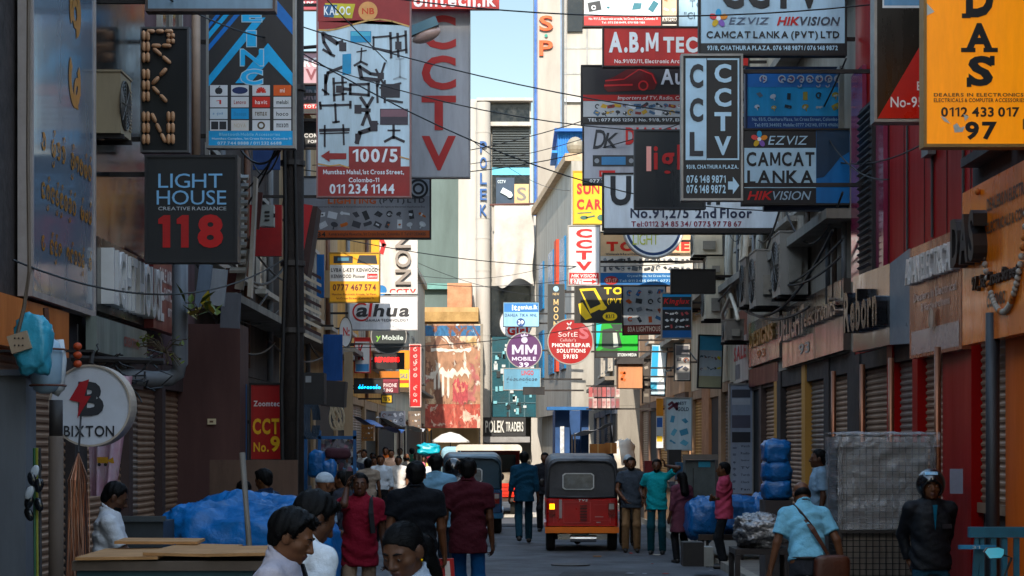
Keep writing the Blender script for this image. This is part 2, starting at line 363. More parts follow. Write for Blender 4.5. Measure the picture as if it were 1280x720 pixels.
for y0, y1 in ((22.42, 23.15), (21.15, 21.58)): b = MB(); b.box(4.09, 4.14, y0, y1, 3.82, 6.3); b.build('glossy_panel', mat('#6a1a34', .08, dirt=.3, scale=1, spec=.8, col2='#8a3a50'), t)
t = thing('pillar', 'plain grey pillar at the left edge of the pavement', 'pillar', (-3.56, 13.75, 0)); b = MB(); b.box(-3.74, X(32,13.6), 13.6, 13.9, .12, Z(470,13.6)); b.build('shaft', mat('#6a6d72', .7, dirt=.35, streak=True), t); b = MB(); b.box(-3.78, X(36,13.6), 13.57, 13.93, Z(470,13.6)+.002, Z(462,13.6)); b.build('cap', mat('#55575b', .7), t)
t = thing('wall_conduits', 'thin grey conduits and a junction box on the red shop house wall', 'conduit', (4.1, 18.5, 4.5))
for y in (17.6, 18.9, 20.1): b = MB(); b.tube([(4.135, y, 3.9), (4.135, y, 6.2), (4.13, y+.1, 8.2)], .014, 6); b.build('conduit', STEELC, t)
b = MB(); b.box(4.06, 4.14, 18.75, 19.05, 4.7, 5.0); b.build('junction_box', mat('#7d7a74', .6, dirt=.4), t)
for y in (17.35, 18.3, 19.3, 20.3, 21.1): b = MB(); b.box(4.142, 4.1495, y, y+.012, 2.96, 8.3); b.build('panel_joint', mat('#3a060a', .6), t)
# left side
STONE = mat('#3b302b', .9, dirt=.6, scale=5, bump=.8, bscale=9)
shop('dark rough stone shop house at the left edge with an orange fascia', -1, 4.0, 6, 15.95, 8.5, STONE, [(13.5, 14.9, 'c', 0, 0, mat('#6d6a69', .7, dirt=.3, streak=True)), (14.9, 15.95, 's', .12, 2.6, SHUT)], z1=2.9, colm=mat('#c9701a', .6, dirt=.4))
shop('shop house behind the round white sign with a brown shutter', -1, 4.02, 15.95, 18.4, 8.2, grime('#2b2728'), [(15.95, 17.6, 's', .12, 2.5, SHUT), (17.6, 18.0, 'c'), (18.0, 18.4, 'd')], z1=2.7, colm=mat('#2a2120', .7))
shop('black glass fronted shop house above the blinds', -1, 4.0, 18.4, 20.9, 9., mat('#0d0f12', .12, dirt=.3, scale=1, spec=.7), [(18.4, 20.0, 's', .12, 2.45, SHUT), (20.0, 20.2, 'c'), (20.2, 20.9, 's', .12, 2.45, SHUT2)], z1=2.75, colm=mat('#3b2b2a', .6))
shop('mauve grey shop house with a brown shutter behind the drain pipe', -1, 4.0, 20.9, 24.2, 9.6, grime('#6b5456'), [(20.9, 21.9, 's', .12, 2.5, SHUT), (21.9, 22.1, 'c'), (22.1, 23.7, 's', .12, 2.5, SHUT), (23.7, 24.2, 'c')], z1=2.8, colm=mat('#3c2b28', .7), wins=[(21.6, 23, 6.2, 7.8)])
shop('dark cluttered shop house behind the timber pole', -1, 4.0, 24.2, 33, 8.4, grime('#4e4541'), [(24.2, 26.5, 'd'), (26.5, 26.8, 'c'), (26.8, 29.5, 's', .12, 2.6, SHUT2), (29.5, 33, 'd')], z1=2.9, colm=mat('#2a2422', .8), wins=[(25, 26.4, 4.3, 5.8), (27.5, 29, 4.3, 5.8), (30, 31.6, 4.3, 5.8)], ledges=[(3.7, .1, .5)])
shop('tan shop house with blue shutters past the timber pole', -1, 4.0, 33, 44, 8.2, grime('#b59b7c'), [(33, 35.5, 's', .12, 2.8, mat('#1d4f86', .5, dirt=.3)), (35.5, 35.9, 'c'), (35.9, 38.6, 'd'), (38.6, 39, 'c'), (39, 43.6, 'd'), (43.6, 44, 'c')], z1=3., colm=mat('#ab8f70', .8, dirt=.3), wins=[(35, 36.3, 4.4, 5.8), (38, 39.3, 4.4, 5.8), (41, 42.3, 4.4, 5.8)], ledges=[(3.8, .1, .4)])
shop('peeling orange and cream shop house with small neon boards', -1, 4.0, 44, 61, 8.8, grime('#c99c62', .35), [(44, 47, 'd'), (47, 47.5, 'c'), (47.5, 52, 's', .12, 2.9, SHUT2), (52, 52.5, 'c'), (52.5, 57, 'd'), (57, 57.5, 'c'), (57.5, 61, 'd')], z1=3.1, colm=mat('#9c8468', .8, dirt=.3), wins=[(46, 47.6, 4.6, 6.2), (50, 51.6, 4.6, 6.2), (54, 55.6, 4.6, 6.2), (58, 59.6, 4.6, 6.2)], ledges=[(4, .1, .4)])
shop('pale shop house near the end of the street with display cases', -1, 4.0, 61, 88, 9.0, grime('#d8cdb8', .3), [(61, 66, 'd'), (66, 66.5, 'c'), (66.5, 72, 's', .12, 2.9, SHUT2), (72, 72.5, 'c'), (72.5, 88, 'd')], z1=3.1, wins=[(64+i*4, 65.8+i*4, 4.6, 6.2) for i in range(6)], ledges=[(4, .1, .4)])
# brown plastered pier that juts out beside the drain pipe, with its switch plate
t = thing('brown_pier', 'brown plastered pier jutting out beside the blue bundle', 'pier', (-3.65, 23.8, 0))
b = MB(); b.box(-4.1, at(300, 0, 23.4).x, 23.4, 24.15, 0, at(0, 405, 23.4).z); b.build('wall', mat('#4a2d28', .75, dirt=.35, scale=1.6, streak=True), t)
b = MB(); p = at(265, 527, 23.4); b.box(p.x-.05, p.x+.05, 23.37, 23.399, p.z-.035, p.z+.035); b.mat(1).box(p.x-.025, p.x+.02, 23.365, 23.369, p.z-.012, p.z+.012); b.build('switch_plate', [mat('#cfc0a0', .5), mat('#5a3a24', .5)], t)
# the end of the street
WHT = mat('#b2afaa', .8, dirt=.22, scale=.9, streak=True, spec=.2)
def block(name, label, cat, parts, loc):
    t = thing(name, label, cat, loc)
    for nm, m, boxes in parts:
        if nm == 'wall':
            b = MB()
            for q in boxes: b.box(*q)
            b.build(nm, m, t)
        else:
            for q in boxes: b = MB(); b.box(*q); b.build(nm, m, t)
    return t
d = 95.
t = block('white_shop_block', 'white building with a round column at the end of the street', 'building',
    [('wall', WHT, [(X(573,d), X(600,d), d, d+10, Z(385,d), Z(124,d)), (X(600,d), X(664,d), d+.3, d+10, Z(523,d), Z(124,d)), (X(664,d), X(690,d), d, d+10, 0, Z(270,d)), (X(573,d), X(664,d), d+3, d+10, 0, Z(523,d)-.004)]),
     ('roof_slab', WHT, [(X(596,d), X(666,d), d-.3, d+.29, Z(127,d), Z(123.5,d)), (X(604,d), X(664,d), d-.2, d+.29, Z(158,d), Z(153,d))]),
     ('window_band', mat('#151c22', .15, dirt=.3, spec=.8), [(X(600,d), X(662,d), d+.22, d+.298, Z(152.5,d), Z(128,d)), (X(615,d), X(662,d), d+.2, d+.297, Z(208,d), Z(158.5,d)), (X(615,d), X(662,d), d+.19, d+.296, Z(256,d), Z(219,d)), (X(613,d), X(662,d), d+.19, d+.296, Z(420,d), Z(357,d))]),
     ('blue_band', mat('#69b5d2', .5, dirt=.2), [(X(615,d), X(662,d), d+.18, d+.295, Z(218,d), Z(209,d))]),
     ('shop_front', mat('#2d5560', .2, dirt=.5, scale=1.3, spec=.7), [(X(615,d), X(690,d), d-.06, d+.29, Z(521,d), Z(421,d))]),
     ('fascia', mat('#15161a', .5, dirt=.3), [(X(604,d), X(657,d), d-.8, d-.061, Z(545,d), Z(522,d))]),
     ('canopy', mat('#8f8f90', .6, dirt=.3), [(X(598,d), X(662,d), d-1.4, d-.81, Z(553,d), Z(546,d))]),
     ], (X(630,d), d+2, 0))
b = MB(); b.cyl((X(604,d), d-.3, 0), (X(604,d), d-.3, Z(130,d)), .36, n=24)
for yy in (168, 275, 300, 340, 420): b.cyl((X(604,d), d-.3, Z(yy,d)), (X(604,d), d-.3, Z(yy-2,d)), .375, n=24)
b.build('column', WHT, t, smooth=False)
b = MB()
for i in range(16): b.box(X(616,d), X(661,d), d+.12, d+.19, Z(160+i*3,d)-.02, Z(160+i*3,d)+.02)
b.build('blind', mat('#3b464c', .4), t)
P = Plane((X(598,d), d-.69, Z(275,d)), (1,0,0), (0,0,1), X(611,d)-X(598,d), Z(178,d)-Z(275,d))
b = MB()
for i, ch in enumerate('POLEK'): put_text(b, P, ch, .17, 1-(i+.80)/4.94, .83, 1-(i+.08)/4.94, 0, bold=.02, depth=.1)
b.build('lettering', mat('#1e4f8a', .5), t)
P = Plane((X(607,d), d-.802, Z(541,d)), (1,0,0), (0,0,1), X(654,d)-X(607,d), Z(526,d)-Z(541,d))
b = MB(); put_text(b, P, 'POLEK', 0, 0, .5, 1, depth=.06); put_text(b, P, 'TRADERS', .54, .1, 1, .9, depth=.06); b.build('fascia_lettering', mat('#d9dad6', .4), t)
b = MB(); rr = random.Random(4)
for i in range(70):
    u = rr.uniform(616, 686); v = rr.uniform(430, 515); b.mat(i % 3).box(X(u,d), X(u+rr.uniform(2,5),d), d-.12, d-.064, Z(v+rr.uniform(3,9),d), Z(v,d))
b.build('window_display', [mat('#7fb7c4', .4), mat('#1a2226', .4), mat('#c4cdd0', .4)], t)
b = MB()
for v in (440, 463, 487, 503): b.box(X(615,d), X(690,d), d-.1, d-.062, Z(v+1,d), Z(v,d))
for u in (636, 655, 672): b.box(X(u,d), X(u+1.2,d), d-.1, d-.062, Z(521,d), Z(421,d))
b.build('mullion', mat('#4d6a74', .4), t)
# posters in the block's windows and the rooftop tower
def flat_board(name, label, cat, px0, py0, px1, py1, d, m, texts=(), th=.08, deco=None, group=None):
    t = thing(name, label, cat, (X((px0+px1)/2, d), d, Z(py1, d)), group=group)
    b = MB(); b.box(X(px0,d), X(px1,d), d, d+th, Z(py1,d), Z(py0,d)); b.build('panel', m, t)
    P = Plane((X(px0,d), d, Z(py1,d)), (1,0,0), (0,0,1), X(px1,d)-X(px0,d), Z(py0,d)-Z(py1,d))
    by = {}
    for tx, a0, b0, a1, b1, c, *o in texts:
        mb = by.setdefault(c, MB()); k = o[0] if o else {}
        put_text(mb, P, tx, (a0-px0)/(px1-px0), (py1-b1)/(py1-py0), (a1-px0)/(px1-px0), (py1-b0)/(py1-py0), **k)
    for c, mb in by.items(): mb.build('lettering', mat(c, .45, dirt=.1), t)
    if deco: deco(P, t)
    return t
def cam_deco(P, t):
    b = MB(); b.obox(P.p(.55,.45,.05), (.5,.06,.28), Matrix.Rotation(.5,4,'Y')); b.cyl(P.p(.75,.35,.03), P.p(.75,.35,.12), .14, n=14); b.build('camera_picture', mat('#c6d2d6', .4), t)
flat_board('window_poster', 'dark blue camera poster in the window of the white end building', 'poster', 620, 222, 643, 256, 94.9, mat('#16324a', .5), [('CCTV', 622, 225, 632, 229, '#d0dde2')], deco=cam_deco)
flat_board('tile_sign', 'square beige tile sign with a grey letter S', 'sign', 643, 230, 661, 255, 94.8, mat('#c9ab82', .6), [('S', 646, 234, 658, 251, '#6d6a66')])
t = thing('white_sheet', 'large white cloth hung over the front of the white end building', 'cloth', (X(642,92), 92, Z(358,92)))
b = MB(); d2 = 93.6
b.grid(lambda u, v: Vector((X(618+49*u, d2) + .08*sin(v*9+u*4)*v, d2 - .12*sin(u*13+v*2)*v - .1*v, Z(257 + (97+6*sin(u*7))*v, d2))), 24, 16); b.build('cloth', mat('#b9b5b0', .85, dirt=.3, scale=.8), t, smooth=True)
b = MB(); b.tube([(X(612,d2), d2+.05, Z(256,d2)), (X(692,d2), d2+.05, Z(254,d2))], .05); b.build('rail', mat('#5a3a34', .7), t)
# orange tower-sign block and teal concrete wall on the left, tall SP tower on the right
t = block('concrete_block', 'teal grey concrete block standing behind the silver sign', 'building', [('wall', mat('#5f6d6c', .9, dirt=.4, scale=.4, streak=True), [(X(470,104), X(575,104)-.01, 104, 116, 0, Z(20,104))]), ('ledge', mat('#6f9693', .9, dirt=.2), [(X(470,104), X(575,104), 103.6, 103.99, Z(362,104), Z(355,104))])], (X(520,104), 108, 0))
t = block('tall_tower', 'tall white tower with blue edge stripes and orange letters', 'building',
   [('wall', WHT, [(X(669,112), X(705,112), 112, 122, 0, Z(-90,112))]), ('stripe', mat('#1d5fb0', .5), [(X(668,112), X(670.5,112)-.005, 111.9, 111.98, 8, Z(-90,112)), (X(670.8,112), X(671.6,112), 111.9, 111.98, 8, Z(-90,112))]),
    ('side_band', mat('#7e97b4', .6, dirt=.2), [(X(700.5,112), X(705.5,112), 111.88, 111.985, 8, Z(-90,112))])], (X(687,112), 117, 0))
P = Plane((X(673,112), 111.99, Z(70,112)), (1,0,0), (0,0,1), X(692,112)-X(673,112), Z(20,112)-Z(70,112))
b = MB(); put_text(b, P, 'S', .05, .62, .95, 1, 0, bold=.03, depth=.15); put_text(b, P, 'P', .05, 0, .95, .38, 0, bold=.03, depth=.15); b.build('lettering', mat('#e2601c', .5), t)
b = MB(); disc(b, P, .5, .5, .1, .1, 10); b.build('dot', mat('#2f8f80', .5), t)
block('white_hall', 'white windowless block rising behind the blue cabin', 'building', [('wall', WHT, [(X(705.5,106), X(790,106), 106, 118, 0, Z(-60,106))]), ('band', mat('#cfd4d6', .7), [(X(705.5,106), X(790,106), 105.8, 105.99, Z(128,106), Z(124,106))]), ('window', glass, [(X(709,106), X(728,106), 105.85, 105.985, Z(40,106), Z(-10,106))]), ('downpipe', mat('#9a9c9e', .6), [(X(707,106), X(708,106), 105.8, 105.98, 3, Z(-60,106)), (X(733,106), X(734.5,106), 105.8, 105.98, 3, Z(-60,106))]), ('joint', mat('#a8aaa8', .8), [(X(705.6,106), X(790,106), 105.97, 105.988, Z(y,106)-.05, Z(y,106)+.05) for y in (60, 92, 170, 210)])], (X(740,106), 112, 0))
# slanting right hand building of the street end (facade runs from d=76 to d=99)
A, B = Vector((2.35, 76, 0)), Vector((1.17, 94, 0)); Hh = Z(235, 84)
t = thing('corner_building', 'white corner building with narrow blue windows under a blue cabin', 'building', (2.6, 82, 0))
dirv = (B - A).normalized(); nrm = Vector((-dirv.y, dirv.x, 0)) * -1   # to the right (inside)
if nrm.x < 0: nrm = -nrm
b = MB(); pts = [A, B, B + nrm*7, A + nrm*7]; b.prism([p + Vector((0,0,3.2)) for p in pts], (0, 0, Hh-3.2)); b.prism([p + nrm*.3 for p in pts], (0,0,3.19)); b.build('wall', mat('#a8a59f', .8, dirt=.3, streak=True, spec=.2), t)
for i, (f, z0, z1) in enumerate([(.12, 8.2, 10.4), (.42, 8.2, 10.4), (.72, 8.2, 10.4), (.12, 5, 7.2), (.42, 5, 7.2), (.72, 5, 7.2)]):
    c = A.lerp(B, f); e = A.lerp(B, f+.13); b = MB(); b.prism([c + Vector((0,0,z0)), e + Vector((0,0,z0)), e + Vector((0,0,z1)), c + Vector((0,0,z1))], -nrm*.08); b.build('window', mat('#2b6fa0', .25, dirt=.3), t)
c = A.lerp(B, .3); e = A.lerp(B, .36); b = MB(); b.prism([c + Vector((0,0,5)), e + Vector((0,0,5)), e + Vector((0,0,10.6)), c + Vector((0,0,10.6))], -nrm*.12); b.build('red_post', mat('#c2452a', .6), t)
b = MB(); b.prism([p + Vector((0,0,Hh+.004)) - nrm*.25 for p in pts], (0,0,.3)); b.build('roof_edge', mat('#b9a48c', .8, dirt=.4), t)
d = 82
t = block('roof_cabin', 'bright blue corrugated cabin on the roof of the corner building', 'cabin', [('wall', mat('#1c76c4', .55, dirt=.2), [(X(697,d), X(742,d), d, d+5, Hh+.31, Z(166,d))]), ('roof', mat('#175fa8', .55, dirt=.2), [(X(693,d), X(744,d), d-.4, d+5.2, Z(166,d)+.004, Z(162,d))]), ('awning', mat('#2f86cf', .55), [(X(690,d), X(697,d)-.004, d+.2, d+4, Z(190,d), Z(187,d))])], (X(715,d), d+2, Hh))
b = MB()
for i in range(14): b.cyl((X(698+i*3,d), d-.01, Hh+.35), (X(698+i*3,d), d-.01, Z(168,d)), .035, n=6)
b.build('corrugation', mat('#1c76c4', .5, dirt=.2), t)
b = MB(); 
for i in range(9): b.cyl((X(712+i*2.6,80), 80, Z(225,80)), (X(712+i*2.6,80), 80, Z(178,80)), .03, n=6)
b.tube([(X(711,80), 80, Z(178,80)), (X(735,80), 80, Z(178,80))], .05); tag(b.build('railing', mat('#2a2c30', .6)), 'black balcony railing in front of the blue rooftop cabin', 'railing')
b = MB(); b.sphere((X(719,79.5), 79.5, Z(183,79.5)), (.36,.36,.4), 14, 8); b.cyl((X(719,79.5), 79.5, Z(183,79.5)), (X(719,79.5), 79.7, Z(215,79.5)), .06); tag(b.build('dish_lamp', mat('#8d8678', .5)), 'round grey lamp head beside the rooftop railing', 'lamp')
# blue kiosk building under it
d = 64
t = block('blue_kiosk', 'bright blue market kiosk on the right with goods hanging at its door', 'kiosk', [('wall', mat('#0d4274', .6, dirt=.35, scale=1), [(X(694,d), X(712,d), d, d+4, 0, Z(512,d)), (X(727,d), X(736,d), d, d+4, 0, Z(512,d)), (X(712,d), X(727,d), d+1.5, d+4, 0, Z(512,d)-.004)]), ('awning', mat('#1c5c94', .6, dirt=.3), [(X(683,d), X(738,d), d-.8, d-.01, Z(513,d), Z(509,d))]), ('goods', mat('#c9ced2', .6, dirt=.5, scale=8), [(X(700,d), X(705,d), d-.2, d-.01, Z(575,d), Z(533,d))])], (X(714,d), d+2, 0))
# torn billboard and the tan ledge above it
d = 90
t = thing('torn_billboard', 'huge torn and peeling billboard in orange, cream and red', 'billboard', (X(566,d), d, 0))
def torn_paper(name, cols, scale, seed, warp=1.2):   # layers of printed paper torn through to one another
    m = bpy.data.materials.new(name); m.use_nodes = True; n = m.node_tree; L = n.links.new; p = n.nodes['Principled BSDF']; p.inputs['Roughness'].default_value = .8
    tc = n.nodes.new('ShaderNodeTexCoord'); mp = n.nodes.new('ShaderNodeMapping'); L(tc.outputs['Object'], mp.inputs[0]); mp.inputs['Location'].default_value = (seed*3.7, 0, seed*1.9); mp.inputs['Scale'].default_value = (1, 1, .55)
    prev = None
    for i, (c, th, sc_) in enumerate(cols):
        nz = n.nodes.new('ShaderNodeTexNoise'); nz.inputs['Scale'].default_value = scale*sc_; nz.inputs['Detail'].default_value = 9; nz.inputs['Roughness'].default_value = .62; nz.inputs['Distortion'].default_value = warp
        m2 = n.nodes.new('ShaderNodeMapping'); m2.inputs['Location'].default_value = (i*5.1, i*2.3, i*7.7); L(mp.outputs[0], m2.inputs[0]); L(m2.outputs[0], nz.inputs['Vector'])
        rp = n.nodes.new('ShaderNodeMapRange'); L(nz.outputs[0], rp.inputs[0]); rp.inputs[1].default_value = th-.012; rp.inputs[2].default_value = th+.012
        mx = n.nodes.new('ShaderNodeMix'); mx.data_type = 'RGBA'; mx.inputs[7].default_value = (*lin(c), 1)
        if prev is None: mx.inputs[6].default_value = (*lin(c), 1)
        else: L(prev, mx.inputs[6])
        L(rp.outputs[0], mx.inputs[0]); prev = mx.outputs[2]
    fz = n.nodes.new('ShaderNodeTexNoise'); fz.inputs['Scale'].default_value = scale*6; fz.inputs['Detail'].default_value = 6; L(mp.outputs[0], fz.inputs['Vector'])
    mr = n.nodes.new('ShaderNodeMapRange'); mr.inputs[1].default_value = .3; mr.inputs[2].default_value = .7; mr.inputs[3].default_value = .55; mr.inputs[4].default_value = 1.1; L(fz.outputs[0], mr.inputs[0])
    hs = n.nodes.new('ShaderNodeHueSaturation'); L(prev, hs.inputs['Color']); L(mr.outputs[0], hs.inputs['Value']); L(hs.outputs[0], p.inputs['Base Color'])
    return m
b = MB(); b.box(X(530,d), X(602,d), d, d+.25, Z(535,d), Z(405,d)); b.build('panel', torn_paper('torn_paper', [('#a47a5e', .5, 1), ('#75503f', .56, 1.4), ('#c8b090', .555, .8), ('#b0905e', .59, .7), ('#4a7896', .61, .6), ('#a8605c', .61, .9), ('#cfc8bc', .575, 1.1)], .75, 3), t)
P = Plane((X(530,d), d, Z(535,d)), (1,0,0), (0,0,1), X(602,d)-X(530,d), Z(405,d)-Z(535,d))
b = MB(); rect(b, P, .0, 0, 1, .23, .006); b.build('red_strip', torn_paper('torn_red', [('#a8483a', .5, 1), ('#b8705c', .55, 1.6), ('#cdb09e', .6, 1.2), ('#8a4034', .58, 2)], 1.2, 5), t)
b = MB(); rect(b, P, .02, .885, .98, .985, .006); b.build('blue_strip', torn_paper('torn_blue', [('#2c628c', .5, 1), ('#7a4a34', .52, 1.2), ('#b8c4c4', .62, 1)], 1.3, 6), t)
b = MB(); rr = random.Random(11)
def ragged(b, u0, v0, u1, v1, n, seg=16, j=.02):
    pts = [(u0+(u1-u0)*i/seg, v0 + rr.uniform(-j, j)) for i in range(seg+1)] + [(u1-(u1-u0)*i/seg, v1+rr.uniform(-j, j)) for i in range(seg+1)]
    polyuv(b, P, [(min(.99, max(.01, a)), min(.995, max(.005, c))) for a, c in pts], n)
ragged(b, .12, .735, .82, .765, .014, j=.012); ragged(b, .12, .5, .78, .56, .014, j=.03)
for u in (.17, .24, .31, .40): ragged(b, u, .36+rr.uniform(-.08,.04), u+.04, .55, .016, seg=5, j=.02)
b.build('white_scraps', mat('#d2cdc4', .8, dirt=.3), t)
b = MB(); ragged(b, .5, .24, .76, .46, .02, j=.03); b.build('pink_scrap', torn_paper('torn_pink', [('#a84248', .5, 1), ('#c88a6a', .58, 1.4)], 1.6, 8), t)
b = MB()
for u in (0, 1): b.box(P.p(u,0).x-.06, P.p(u,0).x+.06, d-.05, d+.3, 0, P.p(0,1).z)
b.build('post', mat('#8c8478', .7), t)
block('tan_ledge_building', 'low tan building with a crumbling ledge behind the torn billboard', 'building', [('wall', mat('#b79a72', .85, dirt=.45, scale=1.4, streak=True), [(X(500,91.4), X(598,91.4), 91.4, 96, 0, Z(384,91.4))]), ('ledge', mat('#a98a5e', .85, dirt=.5, scale=1.5), [(X(519,91), X(598,91), 90.9, 91.39, Z(402,91), Z(390,91))]), ('hut', mat('#b7876a', .8, dirt=.4), [(X(560,93), X(590,93), 92, 94.5, Z(384,92)+.004, Z(356,93))])], (X(550,93), 93.5, 0))
# row across the far cross street (fills the gaps low down)
block('far_shop_row', 'row of plain shop fronts closing the end of the street', 'building', [('wall', mat('#cbb79a', .8, dirt=.35, scale=.8, streak=True), [(-26, X(500,96), 96, 104, 0, 9), (X(690,100), 26, 100, 105.9, 0, 8)]), ('opening', mat('#171412', .8), [(-12+i*3.2, -10+i*3.2, 95.9, 95.99, .1, 2.7) for i in range(2)])], (0, 100, 0))
# unseen block added behind the camera to shade the near half of the street
block('shade_slab', 'tall grey unseen slab added behind the viewer to shade the street', 'building', [('wall', grime('#b8b2a8'), [(-9.6, 3.0, -26, -14, 0, 41.3)]), ('window_band', glass, [(-9, 2.4, -13.99, -13.9, 4+i*3.4, 5.7+i*3.4) for i in range(10)])], (0, -20, 0))
# ---------------------------------------------------------------- signs
STEEL = mat('#2a2523', .65, .3, dirt=.4); ALU = mat('#9a9894', .45, .5, dirt=.3); DK = '#14161a'
def stroke(b, P, pts, w, n=.006):                    # flat brush line through uv points, w in metres
    pts = [P.p(u, v, n) for u, v in pts]
    for a, c in zip(pts, pts[1:]):
        t = (c-a).normalized(); s = t.cross(P.N)*w/2; e = t*w*.3
        b.poly([a-s-e, a+s-e, c+s+e, c-s+e][::-1])
def sinhala(b, P, u0, v0, u1, v1, count, seed, n=.006, w=.16):   # looped script in the manner of the local lettering
    r = random.Random(seed); h = (v1-v0)*P.h; cw = (u1-u0)/count
    for i in range(count):
        cu = u0 + cw*(i+.5); cv = (v0+v1)/2; R0 = min(h*.36, cw*P.w*.42); k = r.random(); nn = n + i*.0003
        if k < .12: continue
        a0 = r.uniform(0, 2*pi); ring(b, P, cu, cv-.0*h, R0*(1-w*2), R0, nn, 16, a0, a0+r.uniform(1.4, 1.9)*pi)
        ring(b, P, cu + r.uniform(-.2, .2)*cw, cv + r.uniform(-.15,.15)*(v1-v0), R0*.28, R0*.58, nn+.0002, 10, 0, r.uniform(1.2,2)*pi)
        if k > .5: ring(b, P, cu + .2*cw, v1-(v1-v0)*.1, R0*.25, R0*.5, nn+.0001, 8, 0, 1.3*pi)
        if k > .75: ring(b, P, cu - .1*cw, v0+(v1-v0)*.08, R0*.3, R0*.55, nn+.0001, 8, pi, 2.2*pi)
def icon(b, P, u, v, s, k, r, n):                    # small printed product picture, s in metres
    a = r.uniform(-.6, .6); U, V = P.U, P.V
    P2 = Plane(P.p(u, v) , U*cos(a)+V*sin(a), -U*sin(a)+V*cos(a), 1, 1)
    if k == 0: rect(b, P2, -s*.5, -s*.25, s*.3, s*.2, n); disc(b, P2, s*.32, 0, s*.24, n+.0004, 12)
    elif k == 1: ring(b, P2, 0, 0, s*.22, s*.42, n, 14, 0, r.uniform(4, 6.2))
    elif k == 2: rect(b, P2, -s*.25, -s*.45, s*.25, s*.45, n)
    elif k == 3: disc(b, P2, 0, 0, s*.36, n, 12, .7); rect(b, P2, -s*.06, -s*.5, s*.06, -s*.2, n+.0004)
    elif k == 4: polyuv(b, P2, [(-s*.5, -s*.1), (s*.2, -s*.35), (s*.5, s*.05), (-s*.1, s*.35)], n)
    elif k == 5: rect(b, P2, -s*.45, -s*.32, s*.45, s*.32, n)
    else: polyuv(b, P2, [(-s*.5, -s*.06), (s*.5, -s*.12), (s*.45, s*.1), (-s*.4, s*.14)], n); disc(b, P2, -s*.3, .02*s, s*.18, n+.0004, 10)
def icons(t, P, u0, v0, u1, v1, nx, ny, pal, seed, size=.8, name='product_pictures'):
    r = random.Random(seed); b = MB()
    for j in range(ny):
        for i in range(nx):
            cu = u0+(u1-u0)*(i+.5)/nx; cv = v0+(v1-v0)*(j+.5)/ny
            s = size*min((u1-u0)*P.w/nx, (v1-v0)*P.h/ny)*r.uniform(.75, 1.1)
            b.mat(r.randrange(len(pal))); icon(b, P, cu+r.uniform(-.1,.1)*(u1-u0)/nx, cv+r.uniform(-.1,.1)*(v1-v0)/ny, s, r.randrange(7), r, .0052+.0002*((i+j) % 3))
            if r.random() < .6: b.mat(r.randrange(len(pal))); icon(b, P, cu, cv, s*.4, r.randrange(6), r, .0062)
    return b.build(name, [mat(c, .5, dirt=.1) for c in pal], t)
class Sg:
    pass
def sign_on(label, P, th, col, texts=(), bands=(), frame=None, group=None, name='hanging_sign', cat='sign', rough=.42, fw=.025, arm=None, base=None, metal=0., dirt=.34, conv=None, coat=0., bump=.10, bscale=3.5, glow=0.):
    conv = conv or (lambda a, c: (a, c))
    t = thing(name, label, cat, base if base is not None else P.p(.5, 0, -th), group=group)
    b = MB(); b.prism([P.p(0,0), P.p(1,0), P.p(1,1), P.p(0,1)], -P.N*th)
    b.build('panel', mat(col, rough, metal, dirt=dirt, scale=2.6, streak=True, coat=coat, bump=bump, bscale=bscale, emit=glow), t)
    if frame:
        b = MB(); w = fw
        for a, c, e, f in ((-w, -w, P.w+w, 0), (-w, P.h, P.w+w, P.h+w), (-w, 0, 0, P.h), (P.w, 0, P.w+w, P.h)):
            o = P.o + P.N*.014
            b.prism([o + P.U*a + P.V*c, o + P.U*e + P.V*c, o + P.U*e + P.V*f, o + P.U*a + P.V*f], -P.N*(th+.02))
        b.build('frame', frame, t)
    for i, (x0, y0, x1, y1, c) in enumerate(bands):
        a, e = conv(x0, y0), conv(x1, y1); b = MB(); rect(b, P, min(a[0],e[0]), min(a[1],e[1]), max(a[0],e[0]), max(a[1],e[1]), .0022+.0007*i)
        b.build('colour_band', mat(c, rough, dirt=.2), t)
    by = {}
    for tx, x0, y0, x1, y1, c, *o in texts:
        k = dict(o[0]) if o else {}
        mk = (c, k.pop('metal', 0.), k.pop('rough', .45), k.pop('emit', 0.))
        a, e = conv(x0, y0), conv(x1, y1); k.setdefault('n', .0076)
        put_text(by.setdefault(mk, MB()), P, tx, min(a[0],e[0]), min(a[1],e[1]), max(a[0],e[0]), max(a[1],e[1]), **k)
    for (c, mtl, rg, em), mb in by.items(): mb.build('lettering', mat(c, rg, mtl, dirt=.12, emit=em), t)
    if arm:
        sd, z_s = arm; xe = 4.12*sd
        for fr in z_s:
            e = P.p(1 if sd > 0 else 0, fr, -th/2); b = MB()
            if abs(xe) > abs(e.x) + .03:
                b.box(e.x + sd*.001, xe, e.y-.022, e.y+.022, e.z-.022, e.z+.022)
                b.build('bracket', STEEL, t)
    return t
def front(label, x0, y0, x1, y1, d, col, texts=(), bands=(), frame=STEEL, side=None, th=.14, arms=(.12, .88), rot=0., **k):
    P = Plane(Vector((X(x0,d), d, Z(y1,d))), (1,0,0), (0,0,1), X(x1,d)-X(x0,d), Z(y0,d)-Z(y1,d))
    if rot:
        c = P.p(.5,.5); M3 = Matrix.Rotation(rot, 3, 'Y'); P.U = M3 @ P.U; P.V = M3 @ P.V; P.N = P.U.cross(P.V); P.o = c - P.U*P.w/2 - P.V*P.h/2
    conv = lambda a, c: ((a-x0)/(x1-x0), (y1-c)/(y1-y0))
    t = sign_on(label, P, th, col, texts, bands, frame, arm=(side, arms) if side else None, conv=conv, **k)
    return t, P, conv
def vtext(s, x0, y0, x1, y1, c, gap=.2, **k):
    n = len(s); h = (y1-y0)/(n+gap*(n-1))
    return [(ch, x0, y0+i*h*(1+gap), x1, y0+i*h*(1+gap)+h, c, k) for i, ch in enumerate(s)]
